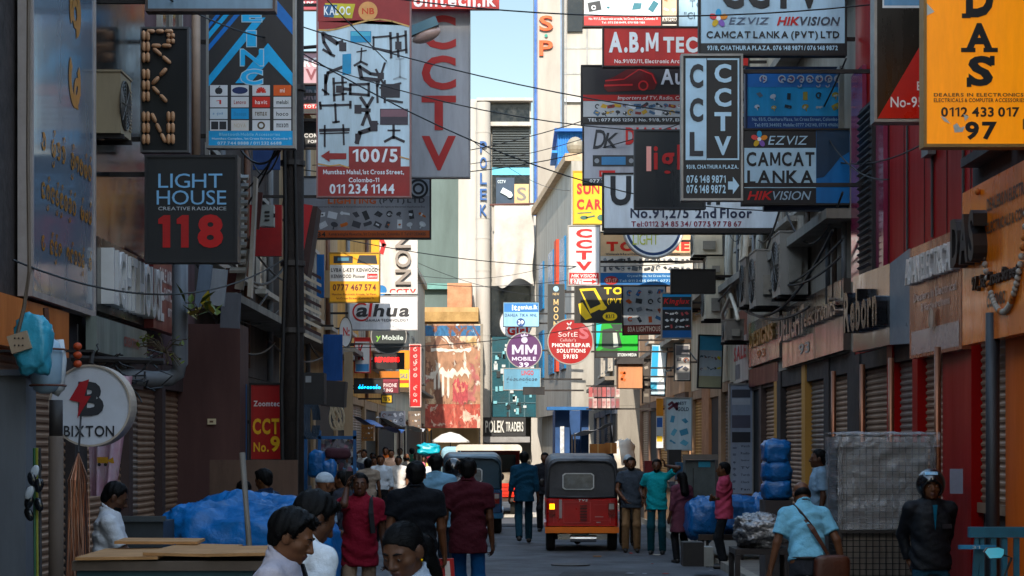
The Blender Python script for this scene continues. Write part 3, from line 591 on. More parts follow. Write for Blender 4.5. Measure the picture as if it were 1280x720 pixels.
def petals(t, P, u, v, r, name='emblem'):
    b = MB()
    for i, a in enumerate((.3, 1.56, 2.8, 4.1, 5.3)):
        q = P.p(u, v) + P.U*cos(a)*r*.62 + P.V*sin(a)*r*.62
        P2 = Plane(q, P.U*cos(a)+P.V*sin(a), -P.U*sin(a)+P.V*cos(a), 1, 1)
        b.mat(i); disc(b, P2, 0, 0, r*.42, .008+i*.0004, 14, .72)
    b.mat(5); disc(b, P, u, v, r*.25, .0105, 10)
    b.build(name, [mat(c, .5, dirt=.1) for c in ('#d98a2a', '#3a9ac8', '#d4504e', '#c7a63a', '#7a58a8', '#e9eef2')], t)
def shape(t, name, col, fn, P, **k):
    b = MB(); fn(b); return b.build(name, mat(col, .45, dirt=.15, **k), t)
BK = dict(bold=.045)
LB = '#b2d0e2'                                       # pale blue vinyl
# --- right hand side, nearest first
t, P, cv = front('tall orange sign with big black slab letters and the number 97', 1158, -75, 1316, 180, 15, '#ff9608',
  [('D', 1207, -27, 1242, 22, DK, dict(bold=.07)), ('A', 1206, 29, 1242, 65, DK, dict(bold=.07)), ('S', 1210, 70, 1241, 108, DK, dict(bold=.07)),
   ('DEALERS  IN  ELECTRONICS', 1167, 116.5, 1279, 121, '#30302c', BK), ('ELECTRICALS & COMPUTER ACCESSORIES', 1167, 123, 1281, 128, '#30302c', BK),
   ('0112 433 017', 1176, 134, 1274, 146.5, DK, BK), ('97', 1206, 152, 1246, 175, DK, dict(bold=.06))], side=1, frame=mat('#a07a4a', .5), arms=(.03,), cat='sign', rough=.35, coat=.3, glow=.16)  # panel emission added to lift it above what shaded paint reaches
b = MB()
for a, c, e, f in ((1202,17,1213,23),(1201,-28,1212,-22),(1201,60,1219,65.5),(1229,60,1247,65.5),(1208,97,1214,109),(1237,70,1243,82)):
    u0, v1 = cv(a, c); u1, v0 = cv(e, f); rect(b, P, u0, v0, u1, v1, .0085)
b.build('letter_serifs', mat(DK, .45), t)
b = MB()
for pts in ([(1158,4),(1168,15),(1158,20)], [(1191,157),(1196,154),(1200,160),(1206,158),(1203,165),(1193,166)], [(1175,145),(1181,147),(1188,155),(1180,152)], [(1204,143),(1211,146),(1206,152)]):
    polyuv(b, P, [cv(*q) for q in pts], .0088)
b.build('peeled_scraps', mat('#dcdad2', .7), t)
t, P, cv = front('black and red sign with a slanting red corner and the words No-95A', 1096, -70, 1166, 149, 17.4, '#15120f',
  [('EL', 1146, 102, 1158, 113, '#d9d3d0'), ('ECTRO', 1159, 102, 1192, 113, '#d9d3d0'), ('No-95A', 1113, 121, 1166, 134.5, '#e4dedb', dict(bold=.02))],
  [(1103, -30, 1160, 10, '#dfe3e6'), (1105, -28, 1158, 7, '#6f9cc0')], frame=ALU, side=1, rough=.25, th=.18, arms=(.05, .6))
b = MB(); polyuv(b, P, [cv(1166, 30), cv(1097, 148), cv(1166, 148)], .0045); b.build('red_corner', mat('#b81420', .3, dirt=.2), t)
t, P, cv = front('wide pale blue camera shop sign with CCTV cut off at its top', 876, -95, 1056, 67, 23, LB,
  [('CCTV', 902, -28, 1026, 11, DK, dict(bold=.09)), ('EZVIZ', 911, 22, 962, 30.5, '#48566b', dict(bold=.02, shear=.2)), ('HIK', 971, 21, 1000, 32, '#b5202a', dict(bold=.05, shear=.25)), ('VISION', 1000, 21, 1050, 32, '#3a4250', dict(bold=.05, shear=.25)),
   ('CAMCAT LANKA (PVT) LTD', 883, 39, 1049, 50.5, DK, BK), ('93/8, CHATHURA PLAZA. 076 148 9871 / 076 148 9872', 884, 57, 1047, 64, LB, BK)],
  [(876, 54, 1056, 67, '#101418')], side=1); petals(t, P, *cv(898, 23), .11)
t, P, cv = front('tall narrow black and pale blue CCTV sign with a pale arrow', 854, 70, 926, 248, 22, '#0d0f13',
  vtext('CCL', 862, 80, 879, 195, '#20242a', .42, bold=.06) + vtext('CCTV', 893, 80, 914, 194, LB, .28, bold=.06) +
  [('93/8, CHATHURA PLAZA.', 858, 206, 923, 212, LB, BK), ('076 148 9871', 858, 219, 907, 229, LB, BK), ('076 148 9872', 858, 231, 907, 242, LB, BK)],
  [(857, 73, 883, 200, LB), (884, 73, 924, 75, LB), (922, 75, 924, 198, LB), (883.5, 198, 924, 200, LB)], side=1, frame=ALU, arms=(.1,.9))
b = MB(); polyuv(b, P, [cv(910,227), cv(916,227), cv(916,221), cv(924,232), cv(916,243), cv(916,237), cv(910,237)], .0076); b.build('arrow', mat(LB, .45), t)
t, P, cv = front('blue sign with white looped local script and printed solar lamps', 934, 86, 1058, 161, 24.2, '#4cb8ea',
  [('No. 93/5, Chathura Plaza, 1st Cross Street, Colombo-11.', 940, 147, 1053, 152, LB, BK), ('Tel: 0112 344002  Mobile: 0777 242140, 0778 496068', 943, 154, 1050, 159, LB, BK)],
  [(934, 86, 1058, 109, '#4a88cc'), (934, 145, 1058, 161, '#24508e')], side=1, frame=mat('#1c2a48', .5), arms=(.5,))
b = MB(); sinhala(b, P, *cv(948, 108.5), *cv(1053, 89), 9, 5, .006, .26); b.build('script_outline', mat('#c23038', .5), t)
b = MB(); sinhala(b, P, *cv(948, 108.5), *cv(1053, 89), 9, 5, .0105, .17); b.build('script', mat('#e8ebee', .5), t)
icons(t, P, *cv(938, 142), *cv(1054, 112), 6, 2, ('#2e3a44', '#d9dcd8', '#6f7f88', '#c9b05a', '#e3e8ea'), 3, .75)
t, P, cv = front('camera shop sign with black letters on a pale blue block and a blue wave', 930, 163, 1062, 254, 23.6, '#2567a0',
  [('EZVIZ', 960, 170, 1010, 181, LB, dict(bold=.0, shear=.2)), ('CAMCAT', 933, 190, 1018, 208, '#10141a', BK), ('LANKA', 934, 213, 1017, 230, '#10141a', BK), ('HIK', 934, 239, 966, 250, '#c0222c', dict(bold=.04, shear=.25)), ('VISION', 966, 239, 1014, 250, '#9cb3c4', dict(bold=.01, shear=.25))],
  [(930, 163, 1020, 185, '#15171b'), (930, 185, 1020, 235, LB), (930, 235, 1020, 254, '#15171b')], side=1, arms=(.1,)); petals(t, P, *cv(949, 174), .1)
b = MB(); polyuv(b, P, [cv(1020.5,223), cv(1030,221), cv(1040,210), cv(1050,197), cv(1061.5,190), cv(1061.5,163.5), cv(1020.5,163.5)], .0035); b.build('dark_wave', mat('#16344e', .4), t)
t, P, cv = front('dark blue strip hung under the camera shop sign with the wave', 955, 255.5, 1062, 263, 23.7, '#1d3550', frame=None, side=1, arms=(.5,))
t, P, cv = front('wide white sign reading No.91,2/5 2nd Floor in navy letters', 755, 218, 974, 285, 30, '#d6e0ea',
  [('Unicom', 763, 220, 900, 257, '#171b22', dict(bold=.05)), ('No.91,2/5  2nd Floor', 788, 260, 940, 275, '#1b2440', BK), ('Tel:0112 34 85 34/ 0775 97 78 67', 789, 276.5, 927, 283.5, '#7a2038', dict(bold=.03))], side=1, arms=(.02,), th=.2)
b = MB(); q = at(755, 287.5, 29.95); e = at(975, 287.5, 29.95); b.box(q.x, 4.1, 29.9, 30.2, q.z-.05, q.z+.0); b.build('beam', STEEL, t)
t, P, cv = front('charcoal sign with red back lit letters, in front of the white 2nd Floor sign', 795, 164, 880, 259, 26.6, '#202327',
  [('l', 808, 183, 814, 214, '#e8a49a', dict(bold=.04)), ('ight', 817, 181, 879, 222, '#a3151c', dict(bold=.03))], frame=mat('#2b2d31', .5), side=1, rough=.3, arms=(.5,))
def car(b, pts, w): stroke(b, P, [cv(*q) for q in pts], w)
t, P, cv = front('dark sign with a red sports car and a strip of spare parts', 728, 83, 935, 154, 32, '#1e1f24',
  [('Audio', 826, 85, 884, 106, '#c9d2da', dict(bold=.04)), ('Importers of TV, Radio, Cctv & Audio Spares', 772, 120, 905, 126, '#e4d8d4', dict(bold=.02, shear=.2)), ('TEL : 077 805 1250  |  No. 91/8, 91/7, Electronic Arcade', 735, 148, 900, 153, '#cfd4da', BK)],
  [(729, 118.5, 934, 126, '#a81a20'), (729, 126.5, 934, 146, '#b8bcc0')], side=1)
b = MB(); polyuv(b, P, [cv(755,110), cv(757,100), cv(768,96), cv(783,87), cv(803,84), cv(817,92), cv(822,104), cv(818,112), cv(760,115)], .0045); b.build('car_picture', mat('#5a1418', .4), t)
b = MB(); car(b, [(757,101),(780,99),(800,86)], .02); car(b, [(756,107),(790,106)], .03); car(b, [(800,87),(815,93),(820,104)], .02); ring(b, P, *cv(804,107), .06, .085, .0075); b.build('car_highlights', mat('#c23a3c', .4), t)
icons(t, P, *cv(742, 145), *cv(930, 128), 22, 2, ('#2c3036', '#e6e8ea', '#4a6a8a', '#8a3a34', '#c8a24a'), 9, 1.1)
t, P, cv = front('grey lavender sign with an italic monogram, a red word and a car stereo', 730, 155.5, 872, 229, 31.8, '#a9adb8',
  [('D', 741, 162, 757, 186, '#20242c', dict(shear=.25, bold=.02)), ('K', 754, 166, 773, 185, '#20242c', dict(shear=.25, bold=.02)), ('DIAMOND', 782, 159, 868, 181, '#b3141c', dict(bold=.07)), ('Lenovo', 752, 215, 766, 219, '#e8e8ea', BK), ('077 7188896 / 077 2828262', 737, 224, 830, 228.5, '#e2e4e6', BK)],
  [(730, 223, 872, 229, '#3c4048'), (749, 213, 769, 221, '#c0202a')], side=1, arms=(.3,))
b = MB(); b.mat(0); rect(b, P, *cv(741,208), *cv(794,194), .0045); b.mat(1); rect(b, P, *cv(752,206), *cv(782,196), .0052); b.mat(2); disc(b, P, *cv(746,201), .04, .0056); disc(b, P, *cv(789,201), .04, .0056); b.build('car_stereo_picture', [mat('#22262c', .4), mat('#3a78a8', .4), mat('#8a9098', .4)], t)
t, P, cv = front('red sign with big white capital letters and an arcade address', 755, 35, 935, 82, 31, '#b3121c',
  [('A.B.M', 761, 40, 823, 66, '#e3e6ea', dict(bold=.07)), ('TECH', 829, 46, 888, 66, '#e3e6ea', dict(bold=.07)), ('No.91/02/11, Electronic Arcade, 1st Cross Street', 768, 74, 912, 80, '#e3dada', BK)], side=1)
t, P, cv = front('white and red sign of headphones and gadgets cut off at the top edge', 730, -60, 826, 32, 33, '#cbd6dc',
  [('No. 91/1.3, Electronic arcade, 1st Cross Street, Colombo 11', 736, 22, 822, 25.5, '#ecdcdc', dict(bold=.03)), ('Tel : 075 530 8499, 070 958 1180', 752, 27, 806, 30, '#ecdcdc', dict(bold=.03))],
  [(730, 20, 826, 32, '#b01c24')], side=1, arms=(.05,))
icons(t, P, *cv(733, 19), *cv(824, 0), 5, 1, ('#e3e7ea', '#2a6a78', '#22262c', '#d8dde0'), 5, 1.0); icons(t, P, *cv(733, 0), *cv(824, -50), 6, 3, ('#e3e7ea', '#2a6a78', '#22262c', '#b8452f'), 6, .9)
t, P, cv = front('little square sign with a dark maker name under beige pictures at the top edge', 828, -40, 847, 32, 33.2, '#cbb59c', [('ASPOR', 829, 22, 846, 27, '#3a2a22', BK)], [(828, 20, 847, 32, '#d8d4cc')], side=1, arms=(.1,))
icons(t, P, *cv(829, 19), *cv(846, -35), 2, 4, ('#7a6a58', '#e2ded8', '#b08050'), 8, .9)
t, P, cv = front('pale blue sign fragment with the letters Tel and CH at the top edge', 848.5, -40, 890, 33, 32, '#a4c4d8', [('Tel..', 862, 0, 884, 9, '#5c7688'), ('"CHAT', 855, 15, 890, 24, '#4c6678')], side=1, arms=(.1,))
t, P, cv = front('yellow sign with two lines of red letters above a helicopter drawing', 717.5, 215, 800, 279, 39, '#ecc22a', [('SUN SOUND', 721, 229, 806, 243, '#c3281c', dict(bold=.07)), ('CAR AUDIO', 721, 249, 803, 262, '#c3281c', dict(bold=.07))], side=1, frame=mat('#b89a3a', .5), arms=(.5,))
b = MB(); b.mat(0); disc(b, P, *cv(730,272), .08, .006, 14, .5); stroke(b, P, [cv(722,266.5), cv(739,265.5)], .02); stroke(b, P, [cv(733,272), cv(743,270)], .03); disc(b, P, *cv(752,272), .09, .006, 14, .7); b.build('toy_pictures', [mat('#3f6a5a', .5)], t)
t, P, cv = front('white upright sign with red letters CCTV and the number 87/1 with an arrow', 711, 283, 749, 356, 38.6, '#d4d6d8', vtext('CCTV', 720, 286, 740, 338, '#c01c24', .22, bold=.07) + [('HIKVISION', 714, 342.5, 746, 347, '#e8dcdc', dict(bold=.04, shear=.2)), ('87/1', 715, 349, 727, 355, '#c01c24', BK)],
  [(711.5, 341, 748.5, 355.8, '#b81c26'), (713, 348.3, 747, 355.4, '#dcdcdc')], side=1, frame=ALU, arms=(.4,))
b = MB(); polyuv(b, P, [cv(729,351.2), cv(740,351.2), cv(740,349), cv(746,352), cv(740,355), cv(740,352.8), cv(729,352.8)], .0076); b.build('arrow', mat('#c01c24', .5), t)
t, P, cv = front('wide sign with a red heading, rows of black gadgets and a blue foot strip', 750.5, 291, 866, 356, 40.5, '#d6d2cc', [('TOP ONE', 758, 302, 862, 314, '#c8341c', dict(bold=.08)), ('Wholesale & Retail Dealers in Mobile Phone Accessories', 757, 316, 850, 319, '#4a4a4c', BK), ('07:17', 757, 348, 771, 353, '#e6b8a8', BK), ('Crystal Plaza, 1st Cross Street, Colombo 11', 784, 343.5, 862, 347, LB, BK), ('Tel: 011 2435 0005, 0777 774 445', 774, 349.5, 862, 353, LB, BK)],
  [(750.5, 291, 866, 320, '#d8b996'), (750.5, 341, 866, 356, '#2364a0')], side=1, arms=(.3,))
icons(t, P, *cv(753, 340.5), *cv(864, 321), 15, 2, ('#24272c', '#3a3f46', '#50565e', '#8a9098'), 12, 1.05)
b = MB(); disc(b, P, *cv(764,350.5), .15, .0072, 16, .6); b.build('number_oval', mat('#a82a2c', .5), t)
def round_sign(label, px, py, rpx, d, col, texts, ringc=None, side=None, sq=1., th=.16, group=None, rimm=None, ring2=None):
    r = rpx*d/F; P = Plane(Vector((X(px-rpx,d), d, Z(py+rpx,d))), (1,0,0), (0,0,1), 2*r, 2*r)
    cvt = lambda a, c: ((a-px+rpx)/(2*rpx), (py+rpx-c)/(2*rpx))
    t = thing('round_sign', label, 'sign', P.p(.5,0,-th), group=group)
    b = MB(); n = 48; pts = [P.p(.5,.5) + P.U*r*sq*cos(2*pi*i/n) + P.V*r*sin(2*pi*i/n) for i in range(n)]; b.prism(pts, -P.N*th); b.build('panel', mat(col, .4, dirt=.15, scale=2), t)
    b = MB(); 
    for i in range(n):
        a, c = pts[i], pts[(i+1) % n]; o = P.p(.5,.5)
        a2, c2 = o+(a-o)*1.05, o+(c-o)*1.05
        b.add([a+P.N*.012, c+P.N*.012, c2+P.N*.012, a2+P.N*.012, a2-P.N*(th+.01), c2-P.N*(th+.01)], [(0,3,2,1), (3,4,5,2)])
    b.build('rim', rimm or ALU, t)
    if ringc: b = MB(); ring(b, P, .5, .5, r*.86, r*.95, .004, 48); b.build('painted_ring', mat(ringc, .45), t)
    by = {}
    for tx, x0, y0, x1, y1, c, *o in texts:
        k = dict(o[0]) if o else {}; a, e = cvt(x0,y0), cvt(x1,y1); put_text(by.setdefault(c, MB()), P, tx, a[0], e[1], e[0], a[1], .0076, **k)
    for c, mb in by.items(): mb.build('lettering', mat(c, .45, dirt=.1), t)
    if side:
        c = P.p(.5,.5,-th/2); xe = 4.12*side
        for dz in (-.45, .45): b = MB(); b.box(c.x+side*r*.86, xe, c.y-.02, c.y+.02, c.z+dz*r-.02, c.z+dz*r+.02); b.build('bracket', STEEL, t)
    return t, P, cvt
t, P, cv = round_sign('round white sign with a navy ring and yellow green lettering', 817, 284, 37, 38.2, '#e6ebee', [('ORCHID', 789, 272, 844, 284, '#3a8ac0', dict(bold=.0)), ('LIGHT', 791, 292, 823, 306, '#b9c23a', dict(bold=-.005))], ringc='#1c3a66', side=1)
t, P, cv = front('black sign with a yellow hand holding a phone and the number 83/3', 719.5, 358, 800, 402, 42.5, '#191815', [('TOUCH', 755, 359, 812, 368, '#e9c71e', dict(bold=.08)), ('(PVT)', 759, 373, 781, 381, '#e9c71e', dict(bold=.06)), ('83/3', 757, 393, 768, 398, '#1a1a16', BK)], side=1, arms=(.3,), frame=mat('#2a2824', .5))
b = MB(); polyuv(b, P, [cv(724,361), cv(744,360), cv(757,383), cv(738,392)], .0045); polyuv(b, P, [cv(723,380), cv(728,378), cv(740,397), cv(732,400), cv(725,392)], .0048)
for q in range(4): disc(b, P, *cv(742+q*3.6, 371+q*4.5), .1, .0052+q*.0003, 10, .6)
disc(b, P, *cv(762.5,395.5), .16, .006, 18, .6); b.build('hand_picture', mat('#e9c71e', .45), t)
b = MB(); polyuv(b, P, [cv(727,364), cv(742,363), cv(751,380), cv(738,386)], .0066); b.build('phone_screen_picture', mat('#1a1916', .4), t)
t, P, cv = front('white sign sheet of lamps and tools with a brown foot band', 779, 357, 832, 417, 41.3, '#c4c8cc', [('83A LIGHTHOUSE', 784, 408, 828, 414.5, '#d8c8bc', dict(bold=.05))], [(779, 406, 832, 417, '#6e2a22')], side=1, rot=-.02, arms=(.5,))
icons(t, P, *cv(781, 404), *cv(831, 360), 4, 4, ('#4a4e54', '#7a8088', '#3a6a9a', '#c05a2a', '#2c3036'), 21, .85)
t, P, cv = front('blue and black sign of many round lamps with a red script word', 828, 367, 864, 422, 36.4, '#15181d', [('Kinglux', 829.5, 373, 862, 382, '#b5242a', dict(bold=.04, shear=.2))], [(828, 367, 864, 371, '#2f86b8'), (828, 384, 864, 387, '#2a6a98'), (828, 413, 864, 422, '#205a94')], side=1, frame=ALU, fw=.02, arms=(.8,))
icons(t, P, *cv(830, 412), *cv(862, 388), 5, 3, ('#c8ccd0', '#8a8f96', '#dadcd8', '#a0464a'), 17, .95)
t, P, cv = front('blank black lightbox seen from behind above the shop pipes', 840.5, 338, 893, 365, 34, '#191615', side=1, arms=(.75,), th=.2)
t, P, cv = front('green advertising screen with a bag picture and a dark foot strip', 745, 404, 797, 446, 46.5, '#1fa23a', [('STORM MEDIA', 772, 441.5, 796, 445.5, '#d6dad8', BK)], [(745, 440.5, 797, 446, '#22282a')], side=1, arms=(.5,), rot=0)
b = MB(); b.mat(0); polyuv(b, P, [cv(745.5,404.5), cv(752,404.5), cv(748,432), cv(745.5,436)], .0045); b.mat(1); polyuv(b, P, [cv(753,412), cv(765,410), cv(774,416), cv(778,434), cv(765,437), cv(752,434)], .0048); polyuv(b, P, [cv(763,405), cv(779,405), cv(776,414), cv(767,412)], .0051); b.mat(2); polyuv(b, P, [cv(766,416), cv(771,416), cv(773,433), cv(767,434)], .0056); b.mat(3); polyuv(b, P, [cv(747,440), cv(756,434), cv(776,437), cv(765,440)], .0042)
b.build('bag_picture', [mat('#3ac0c8', .4), mat('#2a3a34', .4), mat('#c8d2c8', .4), mat('#12661f', .4)], t)
t, P, cv = round_sign('round red phone repair sign with white letters and the number 59/83', 713, 427, 27.5, 46, '#8f1620', [('SoftE', 698, 415, 722, 421, '#dcc4c4', dict(bold=.0)), ("Cellular's", 700, 423, 720, 427, '#c09494'), ('PHONE REPAIR', 690, 429, 738, 434, '#e2dada', BK), ('SOLUTIONS', 696, 436, 732, 441, '#e2dada', BK), ('59/83', 704, 443, 722, 448.5, '#e2dada', BK), ('S', 724, 408, 736, 424, '#a85a62', dict(bold=.06))], side=1)
b = MB(); stroke(b, P, [cv(709,404), cv(712,407), cv(709,411)], .03); stroke(b, P, [cv(714,403), cv(711,408), cv(714,412)], .03); b.build('emblem', mat('#dcc4c4', .5), t)
t, P, cv = front('dark upright sign with small gold letters', 685.5, 356, 705, 442, 63, '#23282c', vtext('MOON', 692, 374, 698, 409, '#c7ab7a', .25, bold=.03) + [('NEW', 691, 366, 699, 369, '#b8a078')], side=None, frame=mat('#3a3a38', .5))
b = MB(); disc(b, P, *cv(695,361), .09, .0076, 12); b.build('emblem', mat('#9cc0d8', .5), t)
b = MB(); q = P.p(1,.9,-.07); b.box(q.x, 3.3, q.y-.04, q.y+.04, q.z-.04, q.z+.04); b.build('bracket', STEEL, t)
# signs on the slanting corner building
def corner_arm(t, x, y, z):
    b = MB(); b.box(x, 2.62, y-.05, y+.03, z-.03, z+.03); b.build('bracket', STEEL, t)
t, P, cv = round_sign('round white sign with a red word, half hidden behind the blue 39 board', 645, 404, 19.5, 73.5, '#e0e2e2', [('Girl', 634, 407, 660, 419, '#c8342a', dict(bold=.07))]); corner_arm(t, X(663,73.5), 73.58, Z(404,73.5))
t, P, cv = front('small blue and white square board with the number 39 in a dark disc', 629.5, 378, 673.5, 408, 72.5, '#8fb9d2', [('it', 640, 381, 646, 388, '#e6eef2', BK), ('genius.lk', 647, 381, 672, 388.5, '#e0ebf2', dict(bold=.02)), ('DAHUA  TIKA  MNL', 631, 392, 671, 396, '#2a4a6a', BK), ('39', 647.5, 400.5, 654.5, 405.5, '#e6eef2', BK)], [(630, 379, 673, 390, '#2e6aa4')]); corner_arm(t, X(673.5,72.5)+.03, 72.56, Z(392,72.5))
b = MB(); disc(b, P, *cv(651,403), .16, .005, 20); b.build('number_disc', mat('#1d3f74', .45), t)
t, P, cv = round_sign('round purple mobile shop sign with a crown and the number 39', 655, 438, 21.5, 72, '#4a2350', [('MM', 640, 431, 671, 443, '#b9b4c8', dict(bold=.06)), ('MOBILE', 640, 446, 670, 451, '#c6c0d2', BK), ('39', 649, 453, 661, 459, '#c6c0d2', BK)]); corner_arm(t, X(675.5,72)+.05, 72.06, Z(438,72))
b = MB(); disc(b, P, *cv(655.5,425), .12, .0076, 14); polyuv(b, P, [cv(651.5,421), cv(651,417.5), cv(653.5,419.5), cv(655.5,416.5), cv(657.5,419.5), cv(660,417.5), cv(659.5,421)], .008); b.build('crown_emblem', mat('#b9b4c8', .5), t)
t, P, cv = front('small blue board with a red emblem and looped script under the purple round sign', 630, 461, 675, 487, 71.5, '#5f8fa8', [('LINGO', 652, 463, 667, 469, '#b03238', BK)], frame=ALU); corner_arm(t, X(675,71.5)+.03, 71.56, Z(474,71.5))
b = MB(); sinhala(b, P, *cv(633, 478), *cv(672, 471), 10, 2, .006, .18); b.build('script', mat('#20384a', .5), t)
t, P, cv = front('blank black lightbox under the small blue script board', 654.5, 484.5, 680, 492.5, 70, '#161518'); corner_arm(t, X(680,70)+.03, 70.06, Z(488,70))
# --- left hand side
t, P, cv = front('tall sign of black television brackets with red wave bands and 100/5', 397.5, -75, 512, 245, 30, '#c2d6e2',
  [('KALOC', 405, 8, 438, 19, '#e6ecf0', dict(bold=.03)), ('NB', 452.5, 10, 468, 18, '#c04a1c', dict(bold=.06)), ('100/5', 441, 186, 497, 203, '#dfe7ee', dict(bold=.05)), ('Mumthaz Mahal,1st Cross Street,', 404, 212, 505, 219, '#d9e2ea', BK), ('Colombo-11', 436, 222, 474, 228, '#d9e2ea', BK), ('011 234 1144', 412, 230, 493, 242.5, '#d9e2ea', BK)],
  [(397.5, -75, 512, 27, '#8e2c2e'), (397.5, 208, 512, 245, '#8e3434')], side=-1, frame=mat('#8c6a68', .5), arms=(.0, .3, .75))
b = MB(); polyuv(b, P, [cv(398, 27), cv(398, 37), cv(415, 36), cv(440, 30), cv(460, 24), cv(485, 24), cv(512, 32), cv(512, 27)][::-1], .0042); b.build('red_wave', mat('#8e2c2e', .42), t)
b = MB(); stroke(b, P, [cv(*q) for q in ((398,37.5),(410,38),(420,36.5),(440,31),(460,25.5),(475,24.2),(490,26.5),(511,33))], .025, .0064); b.build('gold_line', mat('#caa06a', .5), t)
b = MB(); rect(b, P, *cv(436,209), *cv(501,183), .0056); polyuv(b, P, [cv(401,195), cv(412,188), cv(412,191.5), cv(433,191.5), cv(433,199), cv(412,199), cv(412,202.5)], .006); b.build('red_arrow_plate', mat('#8e3434', .42), t)
b = MB(); stroke(b, P, [cv(*q) for q in ((398,205),(412,207.5),(425,206),(436,209.5))], .02, .0064); stroke(b, P, [cv(500,196), cv(511,199)], .02, .0064); b.build('lower_gold_line', mat('#caa06a', .5), t)
b = MB(); b.mat(0); disc(b, P, *cv(460,14), .15, .0055, 24); b.mat(1); polyuv(b, P, [cv(406,4), cv(444,5), cv(440,23), cv(412,22)], .005); b.mat(2); polyuv(b, P, [cv(405,6), cv(422,6), cv(417,22), cv(405,21)], .0056); b.build('logo_plates', [mat('#d8a06a', .5), mat('#c0b44a', .5), mat('#2a5a84', .5)], t)
b = MB(); b.mat(0)
def S_(w, *pts): stroke(b, P, [cv(*q) for q in pts], w)
S_(.05,(403,41),(405,53),(413,66)); S_(.07,(405,43),(421,54)); S_(.05,(421,54),(428,52)); rect(b, P, *cv(424,64), *cv(433,53), .0063); S_(.04,(404,62),(414,68),(418,70))
S_(.025,(452,60),(451,78)); S_(.035,(443,82),(451,77),(459,81)); S_(.02,(446,65),(458,63))
S_(.03,(466,47),(488,45)); S_(.03,(467,60),(488,64)); S_(.03,(467,46),(467,62)); S_(.04,(488,41),(489,72)); S_(.04,(497,42),(498,71)); S_(.04,(507,39),(508,66)); S_(.03,(488,48),(508,44)); S_(.03,(488,66),(508,62)); rect(b, P, *cv(494,62), *cv(502,52), .0064)
S_(.05,(428,84),(410,91),(407,104)); S_(.05,(407,94),(407,118)); S_(.03,(403,112),(411,118)); 
S_(.05,(449,83),(463,92),(476,94)); S_(.06,(449,83),(452,98),(472,100)); S_(.035,(470,87),(482,110)); S_(.035,(481,79),(472,108)); rect(b, P, *cv(472,99), *cv(480,91), .0065)
S_(.04,(417,98),(418,126)); S_(.04,(428,97),(429,125)); S_(.03,(417,104),(433,103)); S_(.03,(417,119),(433,117)); rect(b, P, *cv(420,116), *cv(427,107), .0064)
S_(.04,(437,106),(461,105)); S_(.04,(437,117),(461,119)); S_(.04,(438,105),(438,118)); S_(.04,(461,104),(461,120)); S_(.05,(430,111),(438,112))
rect(b, P, *cv(476,122), *cv(500,105), .0064); S_(.035,(471,102),(472,128)); S_(.035,(481,101),(481,128)); S_(.035,(484,125),(503,128)); S_(.03,(475,110),(501,104))
S_(.035,(400,132),(438,131)); S_(.035,(419,130),(420,153)); S_(.04,(400,128),(401,136)); S_(.04,(438,127),(438,135)); S_(.03,(416,153),(424,152))
S_(.05,(451,122),(459,134),(466,122)); S_(.05,(453,156),(459,140),(464,156)); rect(b, P, *cv(443,142), *cv(452,131), .0064); S_(.06,(450,137),(462,138))
S_(.05,(400,163),(436,162)); S_(.02,(400,167),(436,166)); S_(.03,(406,157),(406,183)); S_(.03,(429,156),(430,181))
S_(.07,(446,178),(450,166),(462,162)); S_(.06,(462,162),(471,154)); rect(b, P, *cv(463,164), *cv(472,151), .0064); rect(b, P, *cv(444,180), *cv(449,167), .0065)
S_(.04,(492,156),(492,173)); S_(.04,(481,177),(492,171),(505,177)); S_(.025,(485,163),(500,163))
b.build('bracket_pictures', [mat('#2a2730', .45)], t)
b = MB(); b.mat(0); rect(b, P, *cv(438,53), *cv(464,39), .0068); b.mat(0); polyuv(b, P, [cv(428,68), cv(439,67), cv(439,92), cv(428,94)], .0068); b.mat(1); rect(b, P, *cv(475,156), *cv(510,136), .0068); b.mat(2); rect(b, P, *cv(439,45), *cv(463,40), .0072); b.mat(3); rect(b, P, *cv(476,146), *cv(509,137), .0072); b.build('screen_pictures', [mat('#2a8ab4', .4), mat('#3a3440', .4), mat('#5ab0c8', .4), mat('#7a5a64', .4)], t)
b = MB(); b.mat(0); S_(.02,(495,74),(505,73)); S_(.025,(500,74),(500,97)); S_(.02,(492,99),(500,96),(508,99)); b.build('stand_picture', [mat('#9aa6b0', .45)], t)
t, P, cv = front('tall grey sign with big red upright letters CCTV behind a street lamp', 512.5, 13, 586, 220, 32, '#9b9ca2', vtext('CCTV', 527, 19, 570, 213, '#9c1820', .17, bold=.045), side=-1, frame=mat('#86878c', .5), th=.2, arms=(.5,))
t, P, cv = front('red strip sign with white web address letters above the tall grey sign', 470, -16, 624, 11, 31.7, '#b01620', [('comtech.lk', 505, -10, 620, 9, '#e4dadc', dict(bold=.05))], side=-1, arms=(.5,), frame=None)
t, P, cv = front('grey lighting shop sign with an orange foot strip and rows of lamps', 380, 222, 537, 297, 33.2, '#8f8f94', [('LIGHTING', 410, 247, 470, 255, '#b0572e', dict(bold=.07)), ('(PVT) LTD', 474, 247, 531, 255.5, '#33343a', BK), ('Importers, Wholesale & Retail Dealers in all kind of LED lights & Electrical Appliances Etc', 396, 257.5, 531, 260, '#3a3a3e', BK), ('34', 397, 290, 407, 296, '#1e1a18', BK), ('Kumarasinghe Mawatha, 1st Cross Street, Colombo 11  Tel 011 2334455', 411, 290.5, 532, 295.5, '#4a2a20', BK)], [(380, 288, 537, 297, '#b0562c'), (380, 222, 537, 245, '#a8abb0')], side=-1, arms=(.3,))
b = MB(); ring(b, P, *cv(523,236), .06, .1, .0076); ring(b, P, *cv(523,236), .13, .17, .0076); b.build('ring_logo', mat('#1c1c20', .5), t)
